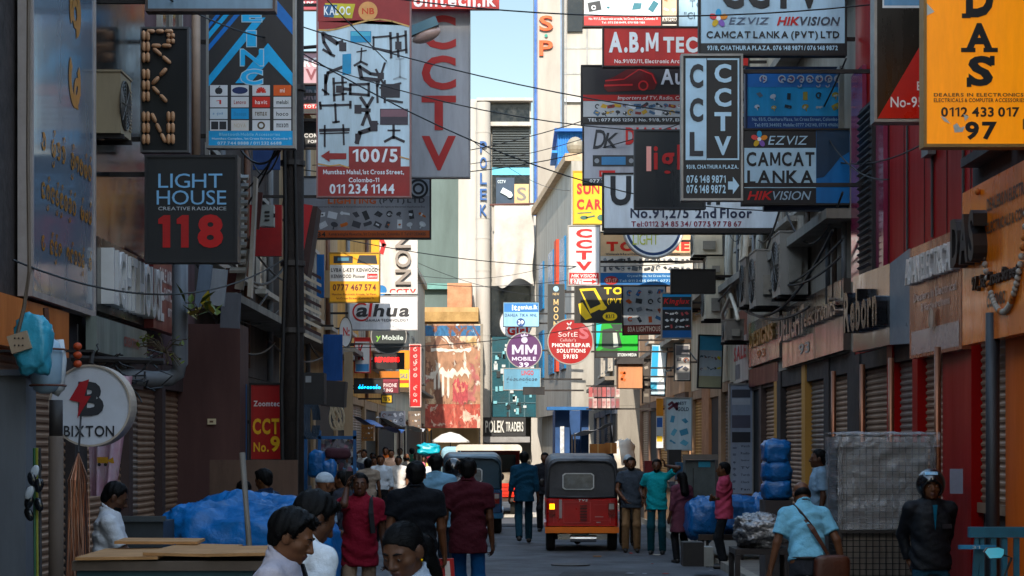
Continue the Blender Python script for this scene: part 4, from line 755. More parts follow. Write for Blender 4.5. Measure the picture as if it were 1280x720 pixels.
icons(t, P, *cv(396, 287), *cv(534, 262), 10, 2, ('#26282c', '#c9ccd0', '#3a3a40', '#b8642a', '#d8dadc'), 33, .95)
t, P, cv = front('tall sign with blue diagonal stripes over a grid of small maker badges', 261, -80, 366, 182, 22, '#2e2c2e',
  [(c, x0-1.2, y0-1.2, x1+1.2, y1+1.2, '#b8d4e4', dict(bold=.12, n=.0068)) for c, x0, y0, x1, y1 in (('E', 303, 14, 327, 27), ('I', 309, 39, 320, 58), ('N', 301, 62, 329, 82), ('C', 301, 87, 328, 106))] + [(c, x0, y0, x1, y1, '#34b4ee', dict(bold=.05, n=.0082)) for c, x0, y0, x1, y1 in (('E', 303, 14, 327, 27), ('I', 309, 39, 320, 58), ('N', 301, 62, 329, 82), ('C', 301, 87, 328, 106))] + [('Bluetooth Mobile Accessories', 274, 166, 350, 170, '#8fd0ec', BK), ('Mumthaz Complex, 1st Cross Street, Colombo 11', 265, 172, 364, 175.5, '#c8e4f0', BK), ('077 744 8888 / 011 232 6688', 272, 177, 352, 181, '#c8e4f0', BK)],
  [(261, 163.5, 366, 182, '#20a4dc')], side=-1, frame=ALU, fw=.03, arms=(.05, .5))
b = MB()
for k, pts in enumerate(([(261,40),(285,12),(292,12),(261,49)], [(261,56),(295,16),(302,16),(261,64)], [(261,95),(320,22),(332,22),(261,108)], [(341,-6),(366,24),(366,44),(341,14)], [(294,104),(335,54),(366,92),(366,108),(336,77),(313,104)], [(261,30),(275,12),(281,12),(261,36)])):
    b.mat(k % 2); polyuv(b, P, [cv(*q) for q in pts], .0040+.0004*k)
b.build('diagonal_stripes', [mat('#26b2ea', .4), mat('#1f78c8', .4)], t)
LOGO = [('', '#d6d8da'), ('SAMSUNG', '#d6d8da'), ('', '#d6d8da'), ('mi', '#d8642a'), ('1', '#d6d8da'), ('Lenovo', '#d6d8da'), ('havit', '#cc3a24'), ('melubi', '#d6d8da'), ('', '#c8d4da'), ('Baseus', '#1c9ad0'), ('remax', '#c9cacc'), ('hoco', '#cfd0d2'), ('', '#d6d8da'), ('NOVA', '#d6d2cc'), ('', '#d6d8da'), ('moxom', '#d6d8da')]
bl = MB(); tx = MB(); lg = MB()
TXC = ['#26282c', '#1c2c5a', '#c83a2a', '#f0e4dc', '#c03a34', '#a8443c', '#f0e4e0', '#2a2a2c', '#2a7ab0', '#1683b8', '#5a4a2a', '#2c2c2c', '#26282c', '#c8b8a4', '#5a4a30', '#2a2c30']
for i, (s_, c) in enumerate(LOGO):
    x0 = 262.5 + (i % 4)*26.5; y0 = 106.5 + (i//4)*14.6; x1 = x0+22; y1 = y0+13.2
    b = MB(); rect(b, P, *cv(x0, y1), *cv(x1, y0), .0048); b.mat(1); cx, cy = (x0+x1)/2, (y0+y1)/2
    if i == 1: disc(b, P, *cv(cx, cy), .09, .0054, 18, .45)
    if s_: put_text(b, P, s_, *cv(cx-(3 if len(s_) < 3 else 7.5), cy+2.6), *cv(cx+(3 if len(s_) < 3 else 7.5), cy-2.6), .006 if i != 1 else .0045, bold=.03)
    elif i == 0: disc(b, P, *cv(cx-1.2, cy+.6), .032, .0056, 14, 1.15); disc(b, P, *cv(cx+1.2, cy+.6), .032, .006, 14, 1.15); stroke(b, P, [cv(cx, cy-3.5), cv(cx+1.5, cy-5.5)], .012, .0064)
    elif i == 2:
        for a in range(7): stroke(b, P, [cv(cx+1.2*cos(pi*a/6), cy+2-1.2*sin(pi*a/6)), cv(cx+5.5*cos(pi*a/6), cy+2-5.5*sin(pi*a/6))], .02, .0054+a*.0002)
    elif i == 8: sinhala(b, P, *cv(cx-8, cy+2), *cv(cx+8, cy-2), 6, 3, .0056)
    elif i == 12: rect(b, P, *cv(cx-9.5, cy+5), *cv(cx-.5, cy-5), .0056); rect(b, P, *cv(cx+.8, cy+5), *cv(cx+9.5, cy-5), .0056)
    elif i == 14: ring(b, P, *cv(cx, cy), .025, .045, .0056, 18)
    b.build('maker_badge', [mat(c, .5, dirt=.1), mat(TXC[i], .5, dirt=.1)], t)
t, P, cv = front('dark sign with letters built from wooden bobbins', 178, 36, 234, 188, 20, '#121518', side=-1, frame=mat('#5c5a5a', .5), arms=(.1,), fw=.02)
TOK = [[(183,39),(183,80)], [(184,40),(218,40)], [(214,42),(214,56)], [(190,58),(216,58)], [(192,61),(215,81)], [(183,87),(183,129)], [(209,86),(190,107)], [(191,109),(210,129)], [(183,140),(183,182)], [(190,142),(208,180)], [(214,140),(214,182)]]
b = MB()
for (x0, y0), (x1, y1) in TOK:
    thick = x0 == x1
    L = math.hypot(x1-x0, y1-y0); n = max(2, round(L/13.5))
    for k in range(n):
        a = P.p(*cv(x0+(x1-x0)*k/n, y0+(y1-y0)*k/n), .03); e = P.p(*cv(x0+(x1-x0)*(k+.92)/n, y0+(y1-y0)*(k+.92)/n), .03)
        for off in ((-.022, .022) if thick else (0,)):
            m = (a+e)/2; o = P.U*off; b.tube([a+o, a.lerp(e,.15)+o, m+o, a.lerp(e,.85)+o, e+o], [.008, .022, .024, .022, .008], 6)
b.build('bobbin_letters', mat('#d0a07c', .5, dirt=.25), t, smooth=True)
front('plain grey blue sign seen from below at the top left edge', 185, -45, 341, 11, 18.6, '#8ca2b2', side=-1, frame=mat('#5a4a44', .5), arms=(.2,))
t, P, cv = front('black square sign with pale blue thin letters and red number 118', 184, 197, 294, 325, 19, '#15171b', [('LIGHT', 198, 217, 278, 235, '#86b4d8', dict(bold=.0)), ('HOUSE', 196, 238, 283, 256, '#86b4d8', dict(bold=.0)), ('CREATIVE RADIANCE', 198, 258.5, 283, 263, '#b0b4b8', dict(bold=.02)), ('8', 247, 268, 279, 310, '#b11a1e', dict(bold=.07))], side=-1, frame=mat('#1f1e20', .5), arms=(.85,), th=.2)
b = MB()
for xo in (198, 221): polyuv(b, P, [cv(xo+5.5,309.5), cv(xo+5.5,280), cv(xo,280), cv(xo,274), cv(xo+7,269), cv(xo+15,269), cv(xo+15,309.5)], .0076)
b.build('number_ones', mat('#b11a1e', .45), t)
t, P, cv = front('yellow and white sign of sound gear with the number 0777 467 574', 412.5, 317, 473.5, 377, 40, '#d8d6d2', [('LVBA  L-KEY  KENWOOD', 414, 335, 472, 340, '#2a2a2c', BK), ('KENWOOD  Pioneer', 414, 343, 457, 347.5, '#3a3436', dict(bold=.03, shear=.1)), ('Lenovo', 460, 343.5, 471, 347, '#eed8d8', BK), ('0777 467 574', 416, 355, 470, 363.5, '#5a2416', dict(bold=.05)), ('Mumthaz Electronic Arcade, 1st Floor,', 415, 366.5, 471, 369.5, '#7a3a1a', BK), ('1st Cross Street, Colombo 11', 420, 371.5, 467, 374.5, '#7a3a1a', BK)],
  [(412.5, 317, 473.5, 331, '#e0a21c'), (412.5, 351.5, 473.5, 377, '#e0a21c'), (459, 342, 472, 348.5, '#b8242c')], side=-1, frame=mat('#8a6a2a', .5), arms=(.1,))
b = MB(); b.mat(0); rect(b, P, *cv(417,329), *cv(441,320), .0055); b.mat(1); rect(b, P, *cv(422,326), *cv(436,322), .006); b.mat(0); polyuv(b, P, [cv(446,329), cv(449,319), cv(470,319), cv(472,330)], .0055); b.build('sound_gear_picture', [mat('#20262c', .4), mat('#4a7a90', .4)], t)
t, P, cv = front('yellow sign edge above the sound gear sign', 464, 299, 474, 316, 41, '#e0a21c', side=None, frame=None)
t, P, cv = front('tall pale sign with raised silver letters lying on their side', 474.5, 290, 520.5, 366, 44, '#cfc9c4', [('CCTV', 487, 361, 520, 368, '#b8202a', BK)], side=-1, frame=mat('#d8d4d0', .5), arms=(.6,))
P2 = Plane(P.p(*cv(514, 356)), P.V, -P.U, P.h*.85, (514-494)/46*P.w)
b = MB(); put_text(b, P2, 'NON', 0, 0, 1, 1, .0, bold=.03, depth=.08); b.build('raised_lettering', mat('#9a928c', .35, .6), t)
b = MB(); b.mat(0); stroke(b, P, [cv(477,300), cv(480,306), cv(477,316)], .1, .006); b.mat(1); disc(b, P, *cv(477,363), .12, .007, 18, 1.); b.build('logo_scraps', [mat('#b8202a', .5), mat('#2a7ab8', .5)], t)
t, P, cv = front('white sign with a swoosh over bold italic letters and TECHNOLOGY', 437, 371, 521, 411.5, 41.5, '#e2e2e4', [('a', 445, 384, 460, 396, '#2a2a2e', dict(bold=.05, shear=.15)), ('l', 460, 378, 466, 396, '#c01c28', dict(bold=.06, shear=.15)), ('hua', 466, 380, 512, 396, '#2a2a2e', dict(bold=.05, shear=.15)), ('DAHUA TECHNOLOGY', 457, 398.5, 511, 402, '#4a4a50', BK)], side=-1, frame=mat('#a8a6a6', .5), arms=(.5,))
b = MB(); ring(b, P, *cv(452,390), .165, .2, .007, 24, 1.0, 5.6); b.build('swoosh', mat('#c01c28', .5), t)
t, P, cv = round_sign('oval white sign with a red letter N and a black rim', 432, 415, 18, 37.2, '#d8d8d8', [('N:', 429, 409, 437, 420, '#c0242a', dict(bold=.06))], side=-1, sq=.42, rimm=mat('#17171a', .5))
t, P, cv = round_sign('round dark mobile sign with a pale rim half hidden under the white sign', 486, 420, 21.5, 43, '#22292b', [('Mobile', 478, 419, 504, 425, '#c9d4d0', dict(bold=.03)), ('y', 470, 420, 476, 427, '#7ab04a', BK)], side=-1)
t, P, cv = front('white and blue poster sign with red bars beside the round mobile sign', 444, 423, 462, 465, 46.5, '#dcdcdc', [('K', 448, 430, 455, 450, '#b82a2c', BK)], [(444, 423, 462, 427, '#c23030'), (445, 455, 461, 464, '#4a8ac0')], side=-1, frame=mat('#b83a34', .5), arms=(.8,))
t, P, cv = front('black board with red neon letters REPAIRING', 467, 442, 504, 460, 47, '#1a1213', [('REPAIRING', 469, 446.5, 499, 452.5, '#ff3a1c', dict(bold=.03, emit=2.2))], side=-1, arms=(.5,))
front('plain orange board under the red neon board', 492, 438, 512, 461, 49, '#cf8a24', side=None, frame=None); front('long orange plank sign above the red phone sign', 474, 464, 499, 474, 48.5, '#b8702a', side=None, frame=None)
t, P, cv = front('black board with blue neon looped letters', 443.5, 474, 477, 490.5, 45.5, '#14161c', side=-1, arms=(.5,))
b = MB(); sinhala(b, P, *cv(444, 488), *cv(476, 481), 9, 14, .0076, .2); b.build('neon_script', mat('#1f9cff', .4, dirt=0, emit=2.0), t)
t, P, cv = front('dark red sign with white words PHONE RING', 478, 473.5, 498, 491, 46, '#6e2230', [('PHONE', 479.5, 479, 496, 484, '#d9cccc', BK), ('RING', 479.5, 485.5, 491, 490, '#d9cccc', BK)], [(478, 473.5, 498, 477, '#8a3040')], side=-1, arms=(.3,))
t, P, cv = front('small bright yellow sign with red and blue strips', 499, 462, 511, 490, 53, '#e6c02a', [('SALE', 500.5, 467, 509.5, 473, '#2a5a94', BK)], [(499, 475, 511, 479, '#c0482a'), (499, 484, 511, 490, '#4a3a2a')], side=None, frame=None)
t, P, cv = front('small black sign with yellow 10%', 477.5, 494, 489.5, 503, 50, '#d8b21e', [('10%', 479, 495.5, 488, 501.5, '#1a1916', BK)], side=-1, arms=(.5,))
t, P, cv = front('narrow upright red sign with pale looped letters near the torn billboard', 512.5, 431, 525.5, 508, 60, '#b2242a', side=None, frame=mat('#d4b4ac', .5))
for v in range(9): 
    b = MB(); sinhala(b, P, .2, .04+v*.105, .8, .13+v*.105, 1, 40+v, .0076, .2)
    if b.v: b.build('script', mat('#e0b4b0', .5), t)
b = MB(); q = P.p(0,.95,-.07); b.box(-4.05, q.x-.026, q.y-.04, q.y+.04, q.z-.04, q.z+.04); b.build('bracket', STEEL, t)
t, P, cv = front('tall red camera sign with yellow CCT and No.9 behind the timber pole', 314, 481, 356, 574, 24, '#a3131b', [('Zoomtect', 317, 501, 353, 508, '#d8d2d2', dict(bold=.03)), ('CCTV', 316, 523, 361, 543, '#e3b01e', dict(bold=.06)), ('No.', 317, 553, 336, 565, '#e3b01e', dict(bold=.05)), ('9', 338, 545, 350, 565, '#e3b01e', dict(bold=.06))], side=-1, arms=(.5,))
# glimpses between the two tall signs on the left
front('maroon strip sign in the gap right of the striped sign', 362, -20, 400, 12, 33, '#8c2c3c', [('TRADE', 368, 2, 392, 8, '#d8c8cc', BK)], side=-1, frame=None, arms=(.5,))
front('pinkish sign in the gap right of the striped sign', 364, 66, 400, 104, 34, '#a4848c', [('RO', 380, 72, 400, 84, '#e4e0e0', BK), ('V', 382, 86, 396, 100, '#6a2a34', BK)], side=-1, arms=(.5,))
front('teal grey sign in the gap right of the striped sign', 364, 106, 400, 128, 34.4, '#5a7478', [('URN', 378, 112, 400, 125, '#a8b8ba', BK)], side=-1, frame=None, arms=(.5,))
front('red and black strip sign in the gap right of the striped sign', 366, 130, 400, 142, 34.2, '#b02228', [('TOTAL', 380, 131, 402, 135, '#e0d8d8', BK)], [(366, 136, 400, 142, '#15151a')], side=-1, frame=None, arms=(.5,))
front('black sign with small pale letters left of the bracket picture sign', 366, 150, 404, 184, 34.6, '#1a1a1c', [('COM', 380, 167, 398, 172, '#c8c8c8', BK), ('FOR', 385, 175, 397, 179, '#c8c8c8', BK)], side=-1, arms=(.5,))
# --- boards fixed along the facades
def wallboard(label, A, B, z0, z1, col, texts=(), bands=(), th=.1, frame=None, **k):
    A = Vector((A[0], A[1], z0)); B = Vector((B[0], B[1], z0)); P = Plane(A, B-A, (0,0,1), (B-A).length, z1-z0)
    t = sign_on(label, P, th, col, texts, bands, frame, name=k.pop('name', 'wall_sign'), **k); return t, P
GOLD = '#c88a34'
t, P = wallboard('tall glossy blue grey wall sign with gold looped lettering and a pale frame', (-3.86, 15.45), (-3.9, 17.9), 3.1, 6.1, '#5d6a78', frame=mat('#b6aaa4', .45, .4), rough=.2, fw=.05, coat=.4, bump=.0, dirt=.12)
for v0, v1, n, sd in ((.37, .47, 11, 3), (.24, .33, 12, 4), (.10, .18, 13, 7)):
    b = MB(); sinhala(b, P, .12, v0, .95, v1, n, sd, .006, .2); b.build('gold_script', mat(GOLD, .35, .5), t)
b = MB(); sinhala(b, P, .5, .55, .8, .78, 1, 9, .006, .22); sinhala(b, P, .52, .76, .8, .98, 1, 19, .006, .22); b.build('gold_emblem', mat(GOLD, .35, .5), t)
t, P = wallboard('black fascia with raised silver letters under the black glass front', (-3.9, 18.05), (-3.9, 20.95), 3.12, 3.82, '#121214', [('LIGHT HOUSE', .06, .1, .97, .88, '#d6d4d2', dict(depth=.12, bold=.02, metal=.25, rough=.35, n=.0))], rough=.3)
t, P = wallboard('grimy grey green board with a faded red line below the silver letters', (-3.84, 17.75), (-3.84, 20.2), 2.72, 3.05, '#7d837c', [('CREATIVE', .5, .35, .8, .65, '#8c3a36')], dirt=.5)
t, P = wallboard('dark red wall board with white handwritten lines', (-3.8, 20.35), (-3.8, 22.0), 3.1, 3.95, '#6e1f1e', [('SALE WIRE AND', .2, .62, .95, .8, '#d8d0cc', dict(bold=.02)), ('SWITCH PLUG', .35, .4, .95, .56, '#d8d0cc', dict(bold=.02)), ('011 234', .5, .2, .9, .32, '#d8d0cc')], dirt=.35)
t, P = wallboard('orange panel above the left edge pavement', (-3.9, 14.0), (-3.9, 16.9), 2.62, 3.02, '#b8640e', rough=.4, name='fascia_board', cat='panel')
t, P = wallboard('glossy orange board with dark raised letters and a garland at the right edge', (X(1203,16.9), 16.9), (X(1300,14.5), 14.5), 2.73, 4.07, '#e67a2e', [('DAS', .02, .5, .36, .82, '#1b1716', dict(depth=.12, bold=.05, n=0)), ('DEALERS IN ELECTRONICS', .36, .8, .98, .88, '#2a1a10', BK), ('ELECTRICALS & COMPUTER', .36, .66, .98, .73, '#2a1a10', BK), ('97, 1st Cross Street', .18, .32, .78, .42, '#2a1a10', dict(depth=.03, bold=.03, n=0)), ('COLOMBO', .36, .2, .6, .28, '#2a1a10', BK)], rough=.22, coat=.2, bump=.06)
t, P = wallboard('coppery brown board with raised silver letters and a round emblem', (X(1137,19.3), 19.3), (X(1202,17.3), 17.3), 2.72, 3.82, '#94553f', [('ASIAN ELECTRICAL', .04, .66, .97, .9, '#cfcbc8', dict(depth=.07, bold=.01, metal=.3, rough=.3, n=0)), ('Dealers in Electrical', .1, .5, .92, .58, '#c0a498'), ('& Hardware Items', .25, .4, .8, .47, '#c0a498')], [(.04, .03, .96, .24, '#9a8a86')], rough=.22, metal=.3, bump=.06)
b = MB(); disc(b, P, .5, .31, .09, .03, 20); ring(b, P, .5, .31, .09, .105, .034); b.build('emblem', mat('#b0aaa4', .3, .7), t)
t, P = wallboard('grey stainless board with raised dark chrome letters', (X(1066,22), 22), (X(1112,20.35), 20.35), 2.92, 3.78, '#8e8f94', [('Reborn', .04, .24, .95, .78, '#191b20', dict(depth=.12, bold=.05, metal=.6, rough=.2, n=0))], rough=.12, metal=.85, dirt=.2, bump=.12)
b = MB(); A_ = Vector((X(1112,20.35), 20.35, 2.92)); B_ = Vector((X(1137,19.75), 19.75, 2.9)); b.prism([A_+Vector((.003,-.003,0)), B_, B_+Vector((0,0,.98)), A_+Vector((.003,-.003,.86))], (.05,.05,0)); b.build('side_panel', mat('#8b9096', .35, .4, dirt=.2), t)
t, P = wallboard('long steel fascia with chrome letters below the two outdoor units', (X(978,29), 29), (X(1054,23.5), 23.5), 3.02, 3.9, '#776e68', [('DELIGHT', .03, .42, .5, .88, '#b4b0ac', dict(depth=.08, bold=.03, metal=.8, rough=.25, n=0)), ('electronics', .5, .5, .98, .8, '#a89c94', dict(depth=.08, bold=.02, metal=.8, rough=.25, n=0)), ('93', .32, .12, .5, .3, '#b0a8a0')], rough=.18, metal=.6, dirt=.4, bump=.1)
t, P = wallboard('silver and red board past the long steel fascia', (X(936,33.2), 33.2), (X(974,29.3), 29.3), 3.2, 3.95, '#8f8680', [('DESIGNS', .12, .4, .9, .75, '#c8a070', dict(depth=.05, metal=.6, rough=.3, n=0)), ('93', .3, .12, .6, .3, '#b0582c')], [(0, 0, .08, 1, '#a8281f')], rough=.2, metal=.5, dirt=.35, bump=.1)
t, P = wallboard('dark red fascia under the silver and red board', (X(936,33.3), 33.3), (X(972,29.9), 29.9), 2.86, 3.16, '#5a1416', dirt=.4)
t, P = wallboard('white poster board with red print above the blue utility cabinet', (X(916,36.2), 36.2), (X(935,33.4), 33.4), 3.0, 4.35, '#c4bab2', [('SALE', .1, .3, .9, .5, '#b0282a', BK)], [(.05, .6, .95, .95, '#8c4a3c'), (.05, .05, .5, .25, '#6a6a70')])
t, P, cv = front('sheet of bottle pictures on blue hung slanting over the shutters', 874, 420, 902, 484, 37, '#a8b4bc', [], [(874, 420, 902, 438, '#4a98b8'), (874, 470, 902, 484, '#9a9a80')], side=1, rot=.03, arms=(.9,))
icons(t, P, *cv(875, 468), *cv(901, 440), 6, 2, ('#3a3a34', '#c8b848', '#2a4a5a', '#b8b8b0', '#6a3a3a'), 51, 1.1)
t, P, cv = front('white product sign with a dark machine picture behind the slanting sheet', 844, 430, 862, 475, 41.2, '#b8b4b0', [], [(845, 432, 861, 444, '#5a5a60'), (845, 466, 861, 474, '#94908c')], side=1, arms=(.5,)); icons(t, P, *cv(845,465), *cv(861,445), 2, 2, ('#2a3a5a', '#4a4a50', '#8a5a4a'), 52, 1.1)
t, P, cv = front('sunlit pale blue upright sign with white and cyan blocks', 813.5, 431, 832, 494, 48, '#bcd8e6', [], [(814, 433, 822, 470, '#3a9ac8'), (824, 433, 831, 492, '#e8eef0'), (814, 478, 822, 487, '#4aa8cc')], side=1, arms=(.5,), rot=.05)
t, P, cv = front('dark panel sign hanging edge on beside the peach lightbox', 804, 449, 812, 503, 47, '#4a4440', side=1, arms=(.8,)); icons(t, P, *cv(804.5,500), *cv(811.5,455), 1, 4, ('#7a746c', '#9a948c'), 53, .9)
t, P, cv = front('peach lightbox with an orange mark on its end', 773, 455, 803, 485, 46.2, '#c08a66', [], [], side=1, th=.9, arms=(.5,), frame=None); b = MB(); stroke(b, P, [cv(776,466), cv(781,466), cv(777,474), cv(781,475)], .06, .006); b.build('mark', mat('#d86a1c', .5), t)
b = MB(); q = at(771,455,46.1); e = at(805,447,46.1); b.box(q.x, e.x, 46.1, 47.2, q.z+.004, e.z); b.build('hood', mat('#2e2a2a', .6), t)
t, P, cv = front('white board of blue watch and tool drawings beside the orange posters', 833, 498, 864, 562, 40.2, '#a9bcc6', [('BEST', 847, 502, 858, 506, '#2a3a4a', BK), ('GOLD', 847, 509, 861, 514, '#2a3a4a', BK)], frame=ALU, side=None, name='product_board'); icons(t, P, *cv(835, 560), *cv(862, 518), 2, 3, ('#3a7a98', '#2a4a6a', '#5a98b0'), 55, .8)
b = MB(); stroke(b, P, [cv(836,506), cv(840,503), cv(846,512), cv(846,504), cv(836,511)], .05, .0076); b.build('logo', mat('#5a2a3a', .5), t)
t, P, cv = front('narrow orange, yellow and blue poster strip by the sunlit shutter', 820.5, 498, 829, 560, 43, '#d8902c', [], [(820.5, 520, 829, 560, '#c8d0d4'), (821, 522, 828, 534, '#2a5aa0'), (821, 545, 828, 552, '#d8b42a')], side=None, frame=None, name='product_board', th=.06)
t, P, cv = front('tall white price board with pictures of radios and a list', 913, 481, 940, 628, 33.3, '#8d97a8', [(s_, 926, 556+i*9, 937, 559+i*9, '#3a4254', BK) for i, s_ in enumerate(('Watch', 'Radio', 'Speaker', 'TV', 'Torch', 'Clock', 'Fan'))], [(915, 487, 938, 497, '#3a3c44'), (915, 498, 938, 506, '#a8aeb8'), (915, 519, 938, 535, '#4a4a58'), (915, 540, 938, 553, '#22242c'), (913, 617, 940, 628, '#6a4a30')], side=None, frame=ALU, name='product_board'); icons(t, P, *cv(914,615), *cv(922,556), 1, 7, ('#4a5264', '#5a6274'), 57, .7)
# ---------------------------------------------------------------- street clutter
def single(name, mb, m, label, cat, group=None, smooth=False, kind=None):
    return tag(mb.build(name, m, smooth=smooth), label, cat, group, kind)
def blob(mb, c, r, seed, amp=.18, fr=1.4, nu=28, nv=18, sq=.6, flat=None):    # soft lumpy bundle: superellipsoid with folds
    c = Vector(c); o = Vector((seed*7.3, seed*3.1, seed*1.7))
    def sp(x): return (abs(x)**sq)*(1 if x >= 0 else -1)
    vs = []; fs = []
    for j in range(nv+1):
        t = pi*j/nv
        for k in range(nu):
            p = 2*pi*k/nu; d = Vector((sp(sin(t))*sp(cos(p)), sp(sin(t))*sp(sin(p)), sp(cos(t))))
            n1 = noise.noise(d*fr + o); n2 = noise.noise(d*fr*3.2 + o); n3 = 1-abs(noise.noise(d*fr*2.1 - o))*2; n4 = abs(noise.noise(d*fr*5.3 + o*2))-.25
            s = 1 + amp*(n1*.8 + n2*.35 + n3*.3 - n4*.45)
            q = Vector((d.x*r[0]*s, d.y*r[1]*s, d.z*r[2]*s))
            if flat is not None and q.z < flat: q.z = flat
            vs.append(c + q)
    for j in range(nv):
        for k in range(nu): fs.append((j*nu+k, (j+1)*nu+k, (j+1)*nu+(k+1) % nu, j*nu+(k+1) % nu))
    mb.add(vs, fs)
TARP = mat('#0766a4', .38, dirt=.45, scale=3, bump=1.0, bscale=9, spec=.3)
POLY = mat('#065c96', .33, dirt=.3, scale=5, bump=.9, bscale=16, spec=.5)
CARD = mat('#a67c54', .8, dirt=.3, scale=4)
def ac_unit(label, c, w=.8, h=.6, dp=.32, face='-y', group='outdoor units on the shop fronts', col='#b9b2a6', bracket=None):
    rz = {'-y': 0, '-x': -pi/2, '+x': pi/2}[face]
    t = thing('ac_unit', label, 'outdoor unit', c, rz, group); m = mat(col, .5, dirt=.35, scale=3, streak=True)
    b = MB(); b.box(-w/2, w/2, -dp/2, dp/2, 0, h); b.build('case', m, t, local=True)
    b = MB(); ring_n = 7
    for i in range(1, ring_n+1):
        r0 = h*.40*i/ring_n; pts = [(-w*.12 + r0*cos(a*pi/12), -dp/2-.012, h*.5 + r0*sin(a*pi/12)) for a in range(25)]; b.tube(pts, .006, 4)
    for k in range(8): b.tube([(-w*.12, -dp/2-.016, h*.5), (-w*.12+h*.4*cos(k*pi/4), -dp/2-.016, h*.5+h*.4*sin(k*pi/4))], .005, 4)
    b.build('fan_grille', mat('#5d5a56', .5, .3), t, local=True)
    b = MB(); b.cyl((-w*.12, -dp/2-.002, h*.5), (-w*.12, -dp/2-.006, h*.5), h*.41, n=24); b.build('fan_opening', mat('#1b1a19', .7), t, local=True)
    b = MB()
    for i in range(12): b.box(w*.28, w*.47, -dp/2-.012, -dp/2-.002, h*.14+i*h*.06, h*.14+i*h*.06+.012)
    b.build('louvre', m, t, local=True)
    b = MB(); b.box(-w/2-.012, w/2+.012, -dp/2-.012, dp/2+.012, h+.001, h+.02); b.build('lid', m, t, local=True)
    b = MB(); b.box(w/2+.001, w/2+.05, -dp*.2, dp*.25, h*.2, h*.55); b.build('valve_cover', mat('#8f897f', .6), t, local=True)
    for x in (-w*.38, w*.38): b = MB(); b.box(x-.02, x+.02, -dp/2-.02, dp/2+.3, -.045, -.003); b.build('bracket', STEEL, t, local=True)
    return t
def acpx(label, x0, y0, x1, y1, d, **k):
    k['dp'] = X(x1,d)-X(x0,d); return ac_unit(label, (X((x0+x1)/2, d), d+.4, Z(y1, d)), w=.8, h=Z(y0,d)-Z(y1,d), face='-x' if x0 > 640 else '+x', **k)
ac_unit('cream outdoor unit on the black glass front by the grey blue wall sign', (-3.86+.02, 18.5, Z(165,18.2)), w=.5, h=.58, dp=.24, face='+x', col='#98886f')
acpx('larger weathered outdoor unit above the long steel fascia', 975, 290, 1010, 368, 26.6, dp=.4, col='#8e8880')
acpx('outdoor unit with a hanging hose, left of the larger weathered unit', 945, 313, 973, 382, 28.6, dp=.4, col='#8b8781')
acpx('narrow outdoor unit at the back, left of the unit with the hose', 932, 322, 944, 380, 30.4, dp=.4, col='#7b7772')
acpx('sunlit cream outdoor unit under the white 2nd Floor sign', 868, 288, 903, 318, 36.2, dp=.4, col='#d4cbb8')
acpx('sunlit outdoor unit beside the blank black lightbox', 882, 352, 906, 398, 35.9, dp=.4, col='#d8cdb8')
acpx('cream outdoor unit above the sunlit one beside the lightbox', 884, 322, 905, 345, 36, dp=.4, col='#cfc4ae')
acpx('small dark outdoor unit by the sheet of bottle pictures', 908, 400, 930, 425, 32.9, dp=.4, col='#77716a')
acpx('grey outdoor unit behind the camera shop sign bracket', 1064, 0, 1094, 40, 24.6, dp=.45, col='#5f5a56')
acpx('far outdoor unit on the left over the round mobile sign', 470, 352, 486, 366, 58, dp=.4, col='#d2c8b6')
# roof and wall pipes
def pipe(label, pts, r, m, group=None, name='pipe'): b = MB(); b.tube(pts, r, 8); return single(name, b, m, label, 'pipe', group, smooth=True)
GP = mat('#77797c', .5, dirt=.35, streak=True); WP = mat('#cfc7b8', .55, dirt=.3)
xx = X(225, 20.3); pipe('thick grey drain pipe bending left beside the black 118 sign', [(xx, 20.3, Z(318,20.3)), (xx, 20.3, Z(455,20.3)), (xx-.02, 20.3, Z(466,20.3)), (xx-.1, 20.28, Z(473,20.3)), (X(190,20.2), 20.2, Z(474,20.2)), (X(140,19.5), 19.5, Z(468,19.5))], .085, GP)
pipe('thin light conduit on the mauve front behind the striped sign', [(X(245,21.5), 21.5, Z(-40,21.5)), (X(245,21.5), 21.5, Z(196,21.5))], .05, mat('#a8907e', .6))
pipe('black rainwater pipe by the orange column', [(3.98, 15.9, .1), (3.98, 15.9, 2.95)], .06, mat('#262527', .5))
for i in range(9):
    px = 905 + i*5.6; d = 36.3 - i*.75; pipe('pale service pipe in the bundle behind the outdoor units', [(4.0, d, Z(268,d)), (4.0 - .03*(i % 3), d, Z(330,d)), (3.98, d-.3*(i % 2), Z(385,d))], .03 + .012*(i % 3), WP if i % 3 else GP, 'service pipes on the right')
for i, (px, d, y0, y1) in enumerate(((940, 30.5, 225, 300), (1020, 24.8, 240, 380), (1030, 24.3, 250, 372), (1046, 23.6, 270, 372), (1000, 26.5, 250, 300))):
    pipe('grimy vertical conduit beside the larger outdoor units', [(4.08, d, Z(y0,d)), (4.08, d, Z(y1,d))], .035, GP if i % 2 else mat('#54463c', .6), 'grimy conduits')
pipe('curling white hose on the service pipes', [(3.9, 35, 4.3), (3.8, 34.6, 4.1), (3.75, 34.2, 4.2), (3.85, 33.8, 4.5), (3.9, 33.4, 4.2), (3.86, 32.8, 4.0)], .035, WP)
for i, (d, z0, z1) in enumerate(((26, 2.9, 8), (28.5, 3, 8), (31.2, 2.9, 7.5), (33.4, 3, 8), (37, 3, 7.8), (41, 3, 7.8), (46, 3.1, 8), (52, 3.1, 8))):
    pipe('rust brown downpipe on the left hand fronts', [(-3.93, d, z0), (-3.93, d, z1)], .05, mat('#6a4a3a', .6, dirt=.4) if i % 2 else GP, 'left hand downpipes')
